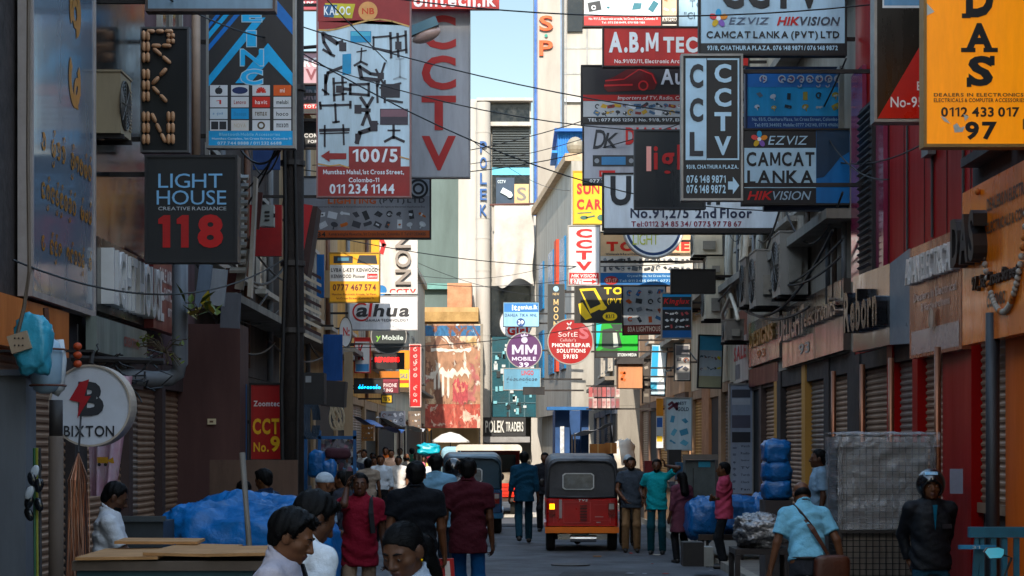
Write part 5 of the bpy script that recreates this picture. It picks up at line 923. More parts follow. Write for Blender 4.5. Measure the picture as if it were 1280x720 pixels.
# timber pole with clutter
t = thing('utility_pole', 'dark weathered utility pole on the left hung with boxes and cables', 'pole', (X(365,23), 23, 0))
b = MB(); x = X(366,23); b.cyl((x, 23, 0), (x+.02, 23, 9), .135, .11, n=14); b.build('shaft', mat('#2e2622', .85, dirt=.5, scale=5, streak=True, bump=.6, bscale=20), t, smooth=True)
for z in (Z(-55,23), Z(-90,23)): b = MB(); b.box(x-.7, x+.75, 22.82, 22.9, z-.04, z+.04); b.build('cross_arm', STEEL, t)
for z in (3.2, 4.0, 5.2, 6.1): b = MB(); b.cyl((x, 23, z), (x, 23, z+.06), .15, n=14); b.build('strap', mat('#4a4644', .5, .5), t)
for i in range(5): b = MB(); b.cyl((x-.6+i*.3, 22.8, Z(-55,23)+.04), (x-.6+i*.3, 22.8, Z(-55,23)+.16), .035, n=8); b.build('insulator', mat('#8a7a6a', .3), t)
b = MB(); b.tube([(x-.09, 22.87, .2), (x-.12, 22.86, 2.5), (x-.07, 22.87, 4.2), (x-.1, 22.87, 6.6), (x-.05, 22.87, 8.5)], .025, 6); b.tube([(x+.05, 22.86, .2), (x+.08, 22.86, 3.1), (x+.04, 22.87, 5.2), (x+.07, 22.87, 8.5)], .02, 6); b.build('cable', mat('#15120f', .6), t)
def pxbox(name, label, cat, x0, y0, x1, y1, d, m, dp=.2, group=None, rot=0., parts=()):
    t = thing(name, label, cat, (X((x0+x1)/2, d), d, Z(y1, d)), group=group)
    c = (X((x0+x1)/2, d), d+dp/2, (Z(y0,d)+Z(y1,d))/2)
    b = MB(); b.obox(c, (X(x1,d)-X(x0,d), dp, Z(y0,d)-Z(y1,d)), Matrix.Rotation(rot, 4, 'Y')); b.build('case', m, t)
    for nm, a0, b0, a1, b1, mm, n in parts:
        b = MB(); b.box(X(a0,d), X(a1,d), d-n, d-.002, Z(b1,d), Z(b0,d)); b.build(nm, mm, t)
    return t
pxbox('meter_box', 'white electric meter box left of the utility pole', 'meter box', 325, 256, 342, 283, 24.4, mat('#a9aaa2', .5, dirt=.3), .14, parts=[('slot', 331, 264, 337, 266, STEEL, .01), ('slot', 331, 269, 337, 271, STEEL, .01), ('slot', 331, 274, 337, 276, STEEL, .01), ('hinge', 342, 267, 344, 272, STEEL, .01)])
pxbox('sign_back', 'red metal panel behind the white meter box', 'panel', 312, 256, 352, 320, 25.2, mat('#9c1c20', .5, dirt=.35, scale=3), .1)
t = thing('red_wedge_box', 'red and brown wedge shaped box hung right of the utility pole', 'box', (X(386,25), 25, Z(345,25)))
b = MB(); pts = [(X(376,25), 25, Z(338,25)), (X(384,25), 25, Z(345,25)), (X(397,25), 25, Z(258,25)), (X(379,25), 25, Z(256,25))]; b.prism(pts, (0, .5, 0)); b.build('case', mat('#3a221c', .7, dirt=.4), t)
b = MB(); pts = [(X(375,25), 24.99, Z(330,25)), (X(379,25), 24.99, Z(318,25)), (X(391,25), 24.99, Z(257,25)), (X(378,25), 24.99, Z(255,25))]; b.prism(pts, (0, -.02, 0)); b.build('front', mat('#a8242a', .5, dirt=.2), t)
t = thing('slatted_board', 'tall leaning louvre panel of white slats beside the 118 sign', 'panel', (X(306,23.5), 23.5, Z(350,23.5)))
b = MB()
for i in range(12): b.obox((X(301 - i*.35,23.5), 23.5, Z(222 + i*10.5,23.5)), (.19, .1, .035), Matrix.Rotation(.5, 4, 'X'))
b.build('slats', mat('#a8a49c', .5, dirt=.3), t)
b = MB(); b.prism([(X(309,23.4), 23.4, Z(370,23.4)), (X(314,23.4), 23.4, Z(372,23.4)), (X(321,23.4), 23.4, Z(222,23.4)), (X(317,23.4), 23.4, Z(220,23.4))], (0, .16, 0)); b.build('rail', mat('#b8b0a4', .5, dirt=.3), t)
for i, (nm, lb, x0, y0, x1, y1, d, c, ro) in enumerate((
    ('plank', 'reddish wooden board hung right of the louvre panel', 316, 240, 326, 286, 24.0, '#5a3028', .1), ('plank', 'small brown board below the reddish one by the louvre panel', 309, 295, 317, 325, 23.8, '#5f3b2c', .12),
    ('plank', 'pale leaning board under the louvre panel', 297, 310, 308, 362, 23.6, '#9c948a', .16), ('plank', 'rust brown box board beneath the louvre panel', 282, 335, 300, 365, 23.9, '#5c2f26', 0),
    ('plank', 'grey blue sheet leaning behind the yellow leaved plant', 246, 330, 262, 385, 21.5, '#6a7684', .12), ('plank', 'pale grey sheet leaning beside the grey blue one', 262, 336, 282, 382, 21.8, '#8d9094', .1), ('plank', 'dark grey cloth covered board under the pale sheets', 276, 366, 300, 410, 22.6, '#55565c', .05))):
    pxbox(nm, lb, 'board', x0, y0, x1, y1, d, mat(c, .7, dirt=.4, scale=4, streak=True), .06, rot=ro)
t = thing('striped_awning', 'folded awning of brown and white stripes right of the utility pole', 'awning', (X(390,29), 29, Z(420,29)))
for i in range(10):
    b = MB(); y = 338 + i*9; b.prism([(X(380,29), 29, Z(y+1,29)), (X(398,29), 29.4, Z(y+9,29)), (X(398,29), 29.4, Z(y+5,29)), (X(380,29), 29, Z(y-3.5,29))], (0, .05, 0)); b.build('stripe', mat('#b8a894' if i % 2 else '#3a2420', .7), t)
for i, (lb, x0, y0, x1, y1, d, c) in enumerate((('blue painted door panel between the pole and the orange neon signs', 404, 418, 428, 476, 36, '#1a569c'), ('pale wooden post beside the blue door panel', 430, 440, 441, 545, 36.4, '#b49a7c'), ('blue hanging sheet behind the red wedge box', 396, 318, 405, 372, 35, '#1f6ab0'), ('torn tan sheet by the yellow sound gear sign', 404, 338, 412, 372, 37, '#a08a6c'), ('dark blue panel below the tall striped sign', 316, 184, 350, 212, 27, '#1c3c70'), ('orange lit strip of hoarding beside the bobbin letter sign', 172, 196, 184, 318, 21.4, '#a8623c'), ('tall blue plank fixed by the red camera sign', 302, 480, 308, 580, 23.9, '#20507a'), ('weathered plywood sheet behind the two seated men', 262, 575, 372, 720, 22, '#5b4436'))):
    pxbox('hoarding', lb, 'panel', x0, y0, x1, y1, d, mat(c, .65, dirt=.4, scale=3, streak=True), .05)
def speaker(lb, x0, y0, x1, y1, d): pxbox('hanging_box', lb, 'box', x0, y0, x1, y1, d, mat('#191718', .6, dirt=.3), .35, parts=[('label', x0+6, y0+4, x0+13, y0+12, mat('#8c8e90', .5), .008)])
speaker('black hanging box with a grey label right of the utility pole', 376, 466, 405, 505, 25.6); pxbox('hanging_box', 'wide black hanging box behind the one with the grey label', 'box', 402, 476, 431, 508, 27.6, mat('#201a1a', .6), .4, rot=.06)
# left foreground odds and ends
t, P, cv = round_sign('big round white sign with a black letter B and a red bolt', 112.5, 507, 49, 14.6, '#c2c4ca', [('BIXTON', 80, 532, 143, 546, '#26272c', dict(bold=.03)), ('B', 98, 477, 130, 520, '#26272c', dict(bold=.08))], rimm=mat('#b0a294', .45), th=.22)
b = MB(); polyuv(b, P, [cv(100,478), cv(112,474), cv(106,495), cv(114,495), cv(97,523), cv(100,503), cv(87,500)], .0105); b.build('bolt_emblem', mat('#a3202a', .45), t)
b = MB(); b.tube([(X(112,14.65), 14.7, Z(455,14.65)), (X(112,14.65), 14.75, Z(438,14.65))], .02); b.box(-4.1, X(114,14.65), 14.7, 14.76, Z(440,14.7), Z(437,14.7)); b.build('bracket', STEEL, t)
t = thing('bulkhead_lamp', 'long white bulkhead lamp bound with rusty wire at the left edge', 'lamp', (X(60,13.6), 13.6, Z(494,13.6)))
b = MB(); d = 13.6; b.tube([(X(62,d), d, Z(423,d)), (X(62,d), d, Z(427,d)), (X(60,d), d, Z(440,d)), (X(57,d), d, Z(475,d)), (X(56,d), d, Z(488,d)), (X(56,d), d, Z(492,d))], [.03, .07, .105, .11, .08, .03], 14); b.build('diffuser', mat('#93a9b8', .3, dirt=.2), t, smooth=True)
b = MB(); b.tube([(X(72,d), d+.06, Z(424,d)), (X(73,d), d+.06, Z(450,d)), (X(71,d), d+.06, Z(485,d)), (X(66,d), d+.06, Z(493,d))], [.03,.045,.045,.03], 10); b.build('shell', mat('#c9cdd0', .5), t, smooth=True)
b = MB()
for y in (437, 482): b.tube([(X(60,d)+.125*cos(a*pi/8), d+.125*sin(a*pi/8), Z(y,d)) for a in range(17)], .008, 5)
b.tube([(X(60,d), d, Z(424,d)), (X(57,d), d, Z(385,d))], .02); b.build('wire', mat('#5a3222', .7), t)
t = thing('socket_box', 'beige socket box wrapped in a blue polythene bag at the left edge', 'socket box', (X(30,13.2), 13.2, Z(460,13.2)))
b = MB(); d = 13.2; b.obox((X(25,d), d, Z(428,d)), (.14, .06, .125), Matrix.Rotation(-.3, 4, 'Y')); b.build('box', mat('#a8917a', .6, dirt=.3), t)
b = MB()
for i in range(6): b.cyl((X(20+(i % 3)*5,d), d-.031, Z(423+(i//3)*9,d)), (X(20+(i % 3)*5,d), d-.036, Z(423+(i//3)*9,d)), .006, n=8)
b.build('socket_holes', mat('#2a1c18', .7), t)
b = MB(); blob(b, (X(38,d), d+.08, Z(430,d)), (.12, .07, .19), 3, .3); b.build('bag', mat('#4c9cb4', .25, dirt=.2, bump=.4, bscale=20), t, smooth=True)
b = MB(); b.tube([(X(22,d), d, Z(417,d)), (X(30,d), d, Z(385,d)), (X(38,d), d-.03, Z(340,d)), (X(36,d), d-.02, Z(200,d)), (X(36,d), d, Z(-40,d))], .014, 6); b.build('cable', mat('#6e5f52', .6), t)
t = thing('orange_garland', 'short string of orange paper balls above the round white sign', 'garland', (X(97,14.4), 14.4, Z(460,14.4)))
for i in range(3): b = MB(); b.sphere((X(97,14.4), 14.4, Z(433+i*11,14.4)), (.034,.034,.03), 10, 7); b.build('ball', mat('#b04a1c', .6), t, smooth=True)
b = MB(); b.tube([(X(97,14.4), 14.4, Z(460,14.4)), (X(97,14.4), 14.4, Z(405,14.4))], .006, 4); b.build('string', STEEL, t)
rr = random.Random(5); t = thing('copper_tassel', 'long tassel of copper tinsel strands hanging below the round white sign', 'tassel', (X(97,13.2), 13.2, 0.4))
for k, c in enumerate(('#8f5c46', '#5f3a2c', '#b08a78')):
    b = MB()
    for i in range(26):
        x = X(97,13.2) + rr.gauss(0,.03); y = 13.2 + rr.gauss(0,.03); w = rr.uniform(-.05,.05)
        b.tube([(X(98,13.2), 13.2, Z(566,13.2)), (x+w*.5, y, Z(600,13.2)), (x+w, y, Z(660,13.2)), (x+w*1.5+rr.gauss(0,.02), y, rr.uniform(.4,.9))], .0032, 4)
    b.build('strands', mat(c, .3, .5, dirt=0), t)
b = MB(); b.tube([(X(98,13.2), 13.2, Z(566,13.2)), (X(100,13.3), 13.3, Z(540,13.3)), (X(101,14.5), 14.5, Z(520,14.5))], .008, 5); b.build('cord', STEEL, t)
rr = random.Random(9); t = thing('sunglasses_rack', 'bunch of dark sunglasses and cords hanging at the left edge', 'goods', (X(45,13), 13, 1))
for i in range(10):
    b = MB(); c = Vector((X(rr.uniform(36,54),13), 13+rr.uniform(-.1,.1), Z(rr.uniform(580,650),13))); b.sphere(c, (.03,.012,.05), 8, 6, Matrix.Rotation(rr.uniform(-.5,.5), 4, 'Y')); b.build('lens', mat('#15171b' if i % 4 else '#a8acb0', .15, dirt=0), t, smooth=True)
for c, x in (('#8a8a3a', 46), ('#2c5a3a', 43), ('#2a2a2c', 50)): b = MB(); b.tube([(X(x,13), 13, Z(560,13)), (X(x-2,13), 13.05, Z(650,13)), (X(x+2,13), 13, .3)], .01, 5); b.build('cord', mat(c, .6), t)
t = thing('post', 'brown stained round post beside the copper tassel', 'post', (X(70,14), 14, 0)); b = MB(); b.cyl((X(70,14), 14, .12), (X(70,14), 14, Z(545,14)), .055, n=14); b.build('lower_pipe', mat('#6a5a4e', .7, dirt=.4, streak=True), t, smooth=True); b = MB(); b.cyl((X(70,14), 14, Z(545,14)), (X(70,14), 14, Z(500,14)), .05, n=14); b.build('upper_pipe', mat('#3a3431', .6), t, smooth=True)
t = thing('printed_cloth', 'pink hanging cloth printed with a yellow digger behind the round white sign', 'cloth', (X(130,15.4), 15.4, 1.6)); d = 15.4
b = MB(); b.grid(lambda u, v: Vector((X(108+58*u-26*v*(u-.2),d), d+.03*sin(u*16)*(1+v), Z(470+150*v,d))), 20, 14); b.build('sheet', mat('#b88a98', .8, dirt=.35, scale=3, col2='#c8b8c0'), t, smooth=True)
P = Plane((X(118,d), d-.05, Z(590,d)), (1,0,0), (0,0,1), .2, .2)
b = MB(); b.mat(0); rect(b, P, .15, .35, .6, .6, 0); polyuv(b, P, [(.55,.45),(.8,.6),(.85,.35),(.75,.35)], .001); b.mat(1); disc(b, P, .25, .3, .014, .002, 10); disc(b, P, .5, .3, .014, .002, 10); b.build('digger_print', [mat('#c8922a', .7), mat('#1c1a1c', .7)], t)
pxbox('street_cabinet', 'low grey steel cabinet behind the man with the phone', 'cabinet', 140, 652, 204, 800, 15.2, mat('#3b4044', .5, .3, dirt=.35), .5, parts=[('lid', 136, 645, 208, 651.5, mat('#4a4e50', .5, .3), .04)])
def leafy(label, c, n, sp, col, seed, size=.07, group=None):
    r = random.Random(seed); t = thing('plant', label, 'plant', c); c = Vector(c)
    b = MB(); lv = MB()
    for i in range(n):
        tip = c + Vector((r.uniform(-sp,sp), r.uniform(-sp,sp)*.5, r.uniform(-.6*sp, sp*.7)))
        b.tube([c, c.lerp(tip,.5)+Vector((0,0,.05)), tip], .005, 4)
        a = r.uniform(0, 2*pi); s = size*r.uniform(.7,1.4); M3 = Matrix.Rotation(a, 3, 'Z') @ Matrix.Rotation(r.uniform(.3,1.3), 3, 'X')
        base = [Vector(p)*s for p in ((0,0,0),(-.35,.4,.03),(-.3,.8,0),(0,1.3,-.1),(.3,.8,0),(.35,.4,.03))]
        lv.mat(r.randrange(2)).add([tip + M3 @ p for p in base], [(0,1,2,3),(0,3,4,5)])
    b.build('stems', mat('#4a3a24', .7), t); lv.build('leaves', [mat(col, .5, dirt=.3), mat('#5f6a20', .5, dirt=.3)], t)
leafy('yellowing weed growing beside the grey drain pipe', (X(250,20.2), 20.2, Z(392,20.2)), 16, .2, '#a89018', 3, .13)
leafy('small leafy weed rooted on the wires below the dark red board', (X(205,19.6), 19.6, Z(440,19.6)), 34, .25, '#77802c', 4, .045)
# cart with cardboard in front, and the stick
t = thing('hand_cart', 'hand cart with flattened cardboard on top at the lower left', 'cart', (X(200,10.6), 10.8, 0)); d = 10.3
zc = Z(700, d)
b = MB(); b.box(X(96,d), X(316,d), d, d+1.1, zc-.34, zc-.06); b.build('crate', mat('#1e4a54', .5, dirt=.35), t)
b = MB(); b.box(X(92,d), X(330,d), d-.04, d+1.2, zc-.055, zc-.004); b.build('deck', mat('#54483e', .8, dirt=.4), t)
P = Plane((X(110,d), d, zc-.3), (1,0,0), (0,0,1), .9, .22)
b = MB(); put_text(b, P, 'Corrugated', .1, .3, .55, .75, .003); b.build('lettering', mat('#a0b4b8', .6), t)
for x in (105, 300): b = MB(); b.cyl((X(x,d)-.03, d+.5, .33), (X(x,d)+.03, d+.5, .33), .33, n=24); b.build('wheel', mat('#15130f', .8), t)
for x in (100, 310): b = MB(); b.box(X(x,d)-.025, X(x,d)+.025, d+.1, d+.15, .0, zc-.35); b.build('leg', STEEL, t)
rr = random.Random(8)
for i, (x0, x1, y0, y1, z, r_) in enumerate(((94, 196, -.06, .85, .0, .03), (184, 268, -.03, .95, .008, -.04), (255, 331, -.07, .7, .0, .05), (104, 215, .75, 1.18, .012, .06))):
    b = MB(); b.obox((X((x0+x1)/2,d), d+(y0+y1)/2, zc+z+.012+.01*i), (X(x1,d)-X(x0,d), y1-y0, .016), Matrix.Rotation(r_, 4, 'Z') @ Matrix.Rotation(rr.uniform(-.02,.02), 4, 'Y'))
    single('cardboard_sheet', b, CARD, ['flattened cardboard sheet at the left end of the cart', 'cardboard sheet overlapping the middle of the cart', 'cardboard sheet at the right end of the cart', 'cardboard sheet lying farthest back on the cart'][i], 'cardboard')
b = MB(); b.tube([(X(313,12), 12.0, 0.0), (X(312,12), 12, Z(690,12)), (X(300,12), 12.1, Z(566,12.1))], .019, 8); single('bamboo_pole', b, mat('#6f675e', .6, dirt=.35), 'grey wooden pole leaning against the blue bundle', 'pole', smooth=True)
t = thing('tarp_bundle', 'large blue tarpaulin bundle tied with cord at the lower left', 'bundle', (X(300,16), 16, 0)); d = 15.8
b = MB(); blob(b, (X(298,d), d+.7, .64), (.72, .75, .76), 2, .16, 1.6, 90, 64, .55, flat=-.64); b.build('tarp', TARP, t, smooth=True)
b = MB()
for a in (-.25, .12): b.tube([(X(298,d)+a+.02*sin(k), d+.7+.80*cos(k*pi/10+pi/2)*-1, .66+.78*sin(k*pi/10)) for k in range(11)], .012, 5)
b.build('cord', mat('#1a3f5c', .6), t)
# right foreground: caged goods, bags, carts
t = thing('wire_cage', 'tall goods cage wrapped in clear plastic behind the helmeted man', 'cage', (X(1106,17.4), 17.6, 0)); d = 17.4; x0, x1, z1 = X(1050,d), X(1165,d), Z(546,d)
b = MB()
for i in range(15):
    x = x0+(x1-x0)*i/14; b.box(x-.004, x+.004, d-.004, d+.004, .1, z1); b.box(x0-.004, x0+.004, d+.55*i/14-.004, d+.55*i/14+.004, .1, z1)
for i in range(36):
    z = .1+(z1-.1)*i/35; b.box(x0, x1, d-.0035, d+.0035, z-.004, z+.004); b.box(x0-.0035, x0+.0035, d, d+.55, z-.004, z+.004)
b.build('mesh_panel', mat('#1c1a19', .6, .3), t)
b = MB()
for x in (x0, x1):
    for y in (d, d+.56): b.box(x-.015, x+.015, y-.015, y+.015, 0, z1+.02)
b.box(x0, x1, d-.02, d+.02, Z(662,d)-.03, Z(662,d)); b.build('frame', mat('#3a3634', .5, .4), t)
b = MB(); b.box(x0+.03, x1-.03, d+.03, d+.53, .12, z1-.05); b.build('stacked_goods', mat('#7a726a', .85, dirt=.35, scale=3), t)
def wrapf(u, v):
    p = Vector((x0-.03+(x1-x0+.06)*u, d-.03-.028*noise.noise(Vector((u*5, v*7, 1)))-.02*abs(noise.noise(Vector((u*13, v*9, 4)))), Z(662,d)+(z1-Z(662,d))*v)); return p
b = MB(); b.grid(wrapf, 70, 70); b.grid(lambda u, v: Vector((x0-.035-.02*noise.noise(Vector((u*5,v*8,7))), d-.03+.62*u, Z(662,d)+(z1-Z(662,d))*v)), 30, 50)
b.grid(lambda u, v: Vector((x0-.05+(x1-x0+.1)*u, d-.06+.68*v, z1+.035+.03*noise.noise(Vector((u*8,v*8,2))))), 30, 20)
b.grid(lambda u, v: Vector((x0-.06+(x1-x0+.12)*u, d-.06-.03*noise.noise(Vector((u*22,v*4,9))), z1+.04-.13*v)), 60, 8)
b.build('plastic_wrap', mat('#b9bcc0', .12, alpha=.28, dirt=0, spec=.9, bump=.8, bscale=14), t, smooth=True)
bagnm = ['lowest blue polythene bale of the stack by the shutters', 'middle blue polythene bale of the stack by the shutters', 'topmost blue polythene bale of the stack by the shutters']
for i in range(3):
    d = 23; c = (X(973,d), d+.2, Z(612-i*23.5,d)); b = MB(); blob(b, c, (.165, .22, .142), 5+i, .22, 1.7, 26, 18, .55); single('polythene_bale', b, POLY, bagnm[i], 'bale', 'stacked blue bales', smooth=True)
t = thing('bale_stand', 'dark steel stand under the stack of three blue bales', 'stand', (X(973,23), 23.2, 0))
b = MB(); b.box(X(956,23), X(990,23), 22.95, 23.5, .12, Z(625.5,23)); b.build('base', mat('#3a3230', .7, dirt=.4), t)
t = thing('goods_trolley', 'low trolley loaded with blue bundles on the right', 'trolley', (X(920,29.5), 29.5, 0)); d = 29.3
b = MB(); b.box(X(872,d), X(975,d), d-.3, d+.9, .42, .5); b.build('deck', mat('#3a2f28', .8), t)
for x in (878, 968): b = MB(); b.cyl((X(x,d)-.03, d+.2, .33), (X(x,d)+.03, d+.2, .33), .2, n=20); b.build('wheel', mat('#141210', .8), t)
for x in (882, 925, 968): b = MB(); b.box(X(x,d)-.02, X(x,d)+.02, d-.28, d-.24, 0, .42); b.build('leg', STEEL, t)
for i, (px, py, rx, rz_, lb) in enumerate(((882, 650, .27, .3, 'small blue bundle at the left end of the trolley'), (925, 647, .46, .3, 'long blue bundle in the middle of the trolley'), (960, 645, .25, .32, 'blue bundle at the right end of the trolley by the stacked bales'))):
    b = MB(); blob(b, (X(px,d), d+.3, Z(py,d)), (rx, .42, rz_), 11+i, .25, 1.8, 34, 22, .6); single('blue_bundle', b, POLY, lb, 'bundle', 'blue bundles on the trolley', smooth=True)
d = 19.5; b = MB(); blob(b, (X(950,d), d, Z(664,d)), (.25, .25, .17), 21, .3, 2.6, 60, 40, .8); single('silver_bag', b, mat('#8f8f90', .2, .6, dirt=.4, scale=6, bump=.9, bscale=30), 'crumpled silver plastic sack in front of the blue bundles', 'sack', smooth=True)
t = thing('side_table', 'dark wooden table under the silver sack', 'table', (X(950,19.5), 19.5, 0)); b = MB(); b.box(X(915,d), X(985,d), d-.3, d+.3, Z(684,d)-.06, Z(684,d)-.004); b.build('table_top', mat('#2a2320', .8), t)
for x in (918, 982):
    for y in (-.27, .27): b = MB(); b.box(X(x,d)-.025, X(x,d)+.025, d+y-.025, d+y+.025, 0, Z(684,d)-.065); b.build('leg', mat('#2a2320', .8), t)
for i, (px, d, lb) in enumerate(((880, 27, 'white plastic crate on the ground behind the woman in dark rose'), (868, 26, 'black box on the ground beside the white crate'))):
    pxbox('crate', lb, 'crate', px-14, 684-6*i, px+12, 708, d, mat('#8a8c88' if i == 0 else '#1c1a1a', .6, dirt=.3), .4)
pxbox('utility_cabinet', 'grey street cabinet with a small blue plate behind the people on the right', 'cabinet', 857, 575, 894, 668, 30.4, mat('#4f5654', .6, .2, dirt=.4), .5, parts=[('lid', 853, 568, 897, 574.5, mat('#6a625a', .6), .05), ('plate', 873, 577, 888, 584, mat('#1f7f98', .5), .006), ('door_line', 866, 585, 867, 664, STEEL, .004)])
COPPER = mat('#8a5a42', .25, .7, dirt=.45, scale=3, streak=True)
for i, (px, lb) in enumerate(((1042, 'first from the left of the copper posts under the shop boards'), (1078, 'copper post just left of the goods cage top'), (1114, 'copper post behind the middle of the goods cage'), (1172, 'copper post in front of the red column'))):
    d = 3.88*F/(px-CX); b = MB(); b.cyl((3.88, d, .12), (3.88, d, 2.75), .032, n=12); b.cyl((3.88, d, .12), (3.88, d, .14), .08, n=12); single('copper_post', b, COPPER, lb, 'post', 'copper posts', smooth=True)
b = MB(); q = at(1195, 601, 17.5); 
b = MB(); b.box(X(1187,17.29), X(1203,17.29), 17.27, 17.285, Z(617,17.29), Z(586,17.29)); single('paper_notice', b, mat('#9a9aa8', .7), 'blank white paper notice stuck on the red column', 'notice')
t = thing('steel_barrier', 'teal painted steel rack at the lower right corner', 'rack', (X(1245,12.6), 12.6, 0)); TEAL = mat('#12566a', .45, dirt=.35, scale=4); d = 12.6
b = MB(); b.box(X(1212,d), X(1300,d), d, d+.06, Z(672,d), Z(659,d)); b.build('top_rail', TEAL, t)
for i, px in enumerate((1214, 1226, 1241, 1255, 1270, 1290)): b = MB(); b.obox((X(px,d)+.01, d+.03, Z(672,d)/2), (.035, .03, Z(672,d)-.006), Matrix.Rotation(.06*(i == 0), 4, 'Y')); b.build('bar', TEAL, t)
b = MB(); b.box(X(1197,d), X(1243,d), d-.05, d-.01, Z(686,d), Z(681,d)); b.build('name_bar', mat('#1f6f94', .45), t)
P = Plane((X(1213,d), d-.052, Z(685.5,d)), (1,0,0), (0,0,1), .05, .02); b = MB(); put_text(b, P, '31', 0, 0, 1, 1); b.build('lettering', mat('#a8b4b8', .5), t)
# motorcycle parked at the lower right, only its mirror and bars rise into view
t = thing('motorcycle', 'parked motorcycle with a pale blue mirror at the lower right', 'motorcycle', (X(1275,11.6), 11.6, 0)); d = 11.4; mx = X(1278, d)
b = MB(); b.tube([(mx-.36, d, 1.0), (mx-.2, d+.02, 1.04), (mx, d+.05, 1.02), (mx+.2, d+.02, 1.04), (mx+.36, d, 1.0)], .014, 8); b.build('handlebar', mat('#2a2a2c', .4, .5), t, smooth=True)
for sx in (-1, 1): b = MB(); b.cyl((mx+sx*.37, d, 1.0), (mx+sx*.25, d+.015, 1.03), .02, n=10); b.build('grip', mat('#141314', .7), t)
for sx in (-1, 1):
    b = MB(); mxx = mx+sx*.17+ (0 if sx > 0 else 0); c = Vector((X(1242,d) if sx < 0 else mx+.26, d-.02, Z(691,d)))
    pts = [c + Vector((a*.062, 0, e*.034)) for a, e in ((-1,.2),(-.7,.9),(.5,1),(1,.7),(.95,-.2),(.7,-.9),(-.5,-1))]; b.prism(pts, (0, .03, 0)); mr = b.build('mirror', mat('#1c1c1e', .4), t)
    b = MB(); b.poly([p + Vector((0,-.002,0)) - (p-c)*.08 for p in pts]); b.build('glass', mat('#6fd0e4', .08, .0, dirt=0, spec=.9), mr)
    b = MB(); b.tube([c + Vector((.05, .02, -.01)), c + Vector((.11,.03,-.03)), (mx-.12*(-sx), d+.02, 1.03)], .007, 6); b.build('mirror_stem', STEEL, t)
b = MB(); b.sphere((mx-.01, d-.06, .99), (.11,.12,.09), 16, 10); b.build('headlamp', mat('#33363a', .3), t, smooth=True)
b = MB(); b.tube([(mx, d-.02, 1.0), (mx, d-.25, .32)], .03, 8); b.build('fork', mat('#4a4a4c', .3, .7), t)
for y in (-.28, 1.0): b = MB(); b.lathe([(.20,-.045),(.29,-.045),(.3,0),(.29,.045),(.20,.045)], (mx, d+y, .3), 28, 'X'); w = b.build('wheel', mat('#171615', .8), t, smooth=True); b = MB(); b.cyl((mx-.03, d+y, .3), (mx+.03, d+y, .3), .19, n=20); b.build('rim', mat('#8a8a8c', .3, .7), w)
b = MB(); b.sphere((mx, d+.33, .82), (.14,.28,.13), 16, 10); b.build('tank', mat('#7a1016', .2, coat=.5), t, smooth=True)
b = MB(); b.box(mx-.13, mx+.13, d+.58, d+1.15, .74, .82); b.build('saddle', mat('#161515', .6), t)
b = MB(); b.box(mx-.13, mx+.13, d+.15, d+.65, .32, .66); b.build('engine', mat('#3a3a3c', .4, .6), t)
# middle distance stalls and goods
t = thing('market_stall', 'stall of shiny packets with a maroon cushion on the left', 'stall', (X(420,30), 30, 0)); d = 30
b = MB(); b.box(X(398,d), X(444,d), d, d+.8, .1, Z(600,d)); b.build('counter', mat('#4a4038', .8, dirt=.4), t)
b = MB(); rr = random.Random(4)
for i in range(110): x, z = rr.uniform(402,440), rr.uniform(550,600); b.mat(rr.randrange(4)).obox((X(x,d), d-.05+rr.uniform(-.05,.1), Z(z,d)), (.06,.02,.09), Matrix.Rotation(rr.uniform(-.4,.4), 4, 'Y'))
tag(b.build('packets', [mat(c, .2, .3, dirt=.2) for c in ('#a8a8ac', '#7a7880', '#9c7a8a', '#6a6f78')], t), kind='stuff')
b = MB()
for px in (383, 400, 444): b.box(X(px,d)-.025, X(px,d)+.025, d-.1, d-.05, 0, Z(538,d))
b.box(X(380,d), X(446,d), d-.1, d-.05, Z(549,d), Z(545,d)); b.build('stall_frame', mat('#1f4f7c', .5), t)
b = MB(); blob(b, (X(422,29.7), 29.7, Z(567,29.7)), (.2,.13,.09), 31, .1); single('cushion', b, mat('#3a1620', .85), 'maroon roll of cloth resting on the packet stall', 'cloth', smooth=True)
for i, (px, py, lb) in enumerate(((396, 580, 'blue plastic sack hung on the stall frame'), (411, 592, 'lower blue plastic sack by the packet stall'))):
    b = MB(); blob(b, (X(px,29.5), 29.5, Z(py,29.5)), (.12,.12,.2), 41+i, .25); single('plastic_sack', b, POLY, lb, 'sack', smooth=True)
b = MB()
for k in range(5): b.tube([(X(385+k*2,28)+.08*cos(a/2), 28, Z(525,28)+.28*sin(a/2)) for a in range(13)], .012, 5)
single('cable_coil', b, mat('#3a4a5c', .5), 'coils of grey blue cable hung below the black boxes', 'cable')
b = MB()
for k in range(4): b.tube([(X(419,34)+.1*cos(a/2+k)+.02*k, 34, Z(522,34)+.22*sin(a/2)) for a in range(13)], .02, 5)
single('rope_coil', b, mat('#b8a890', .8), 'hanks of pale rope hung by the blue door panel', 'rope')
for lb, x0, y0, x1, y1, d, c in (('larger glass display case on the left before the torn billboard', 476, 514, 506, 537, 56, '#8a8c94'), ('smaller display case next to the torn billboard', 510, 514, 526, 537, 58, '#75665a'), ('orange brown cloth bag hung over the far left stalls', 452, 531, 467, 551, 44, '#8a5a2c')):
    t = pxbox('display_case', lb, 'case', x0, y0, x1, y1, d, mat(c, .3, dirt=.4, scale=3), .5); P = Plane((X(x0,d), d, Z(y1,d)), (1,0,0), (0,0,1), X(x1,d)-X(x0,d), Z(y0,d)-Z(y1,d)); icons(t, P, .05, .05, .95, .95, 4, 3, ('#d0d2d4', '#4a4e56', '#a88a6a', '#5a3a34'), 61, 1.0, 'goods')
t = thing('parasol', 'white and red parasol open above the far crowd', 'parasol', (X(563,74), 74, 0)); d = 74
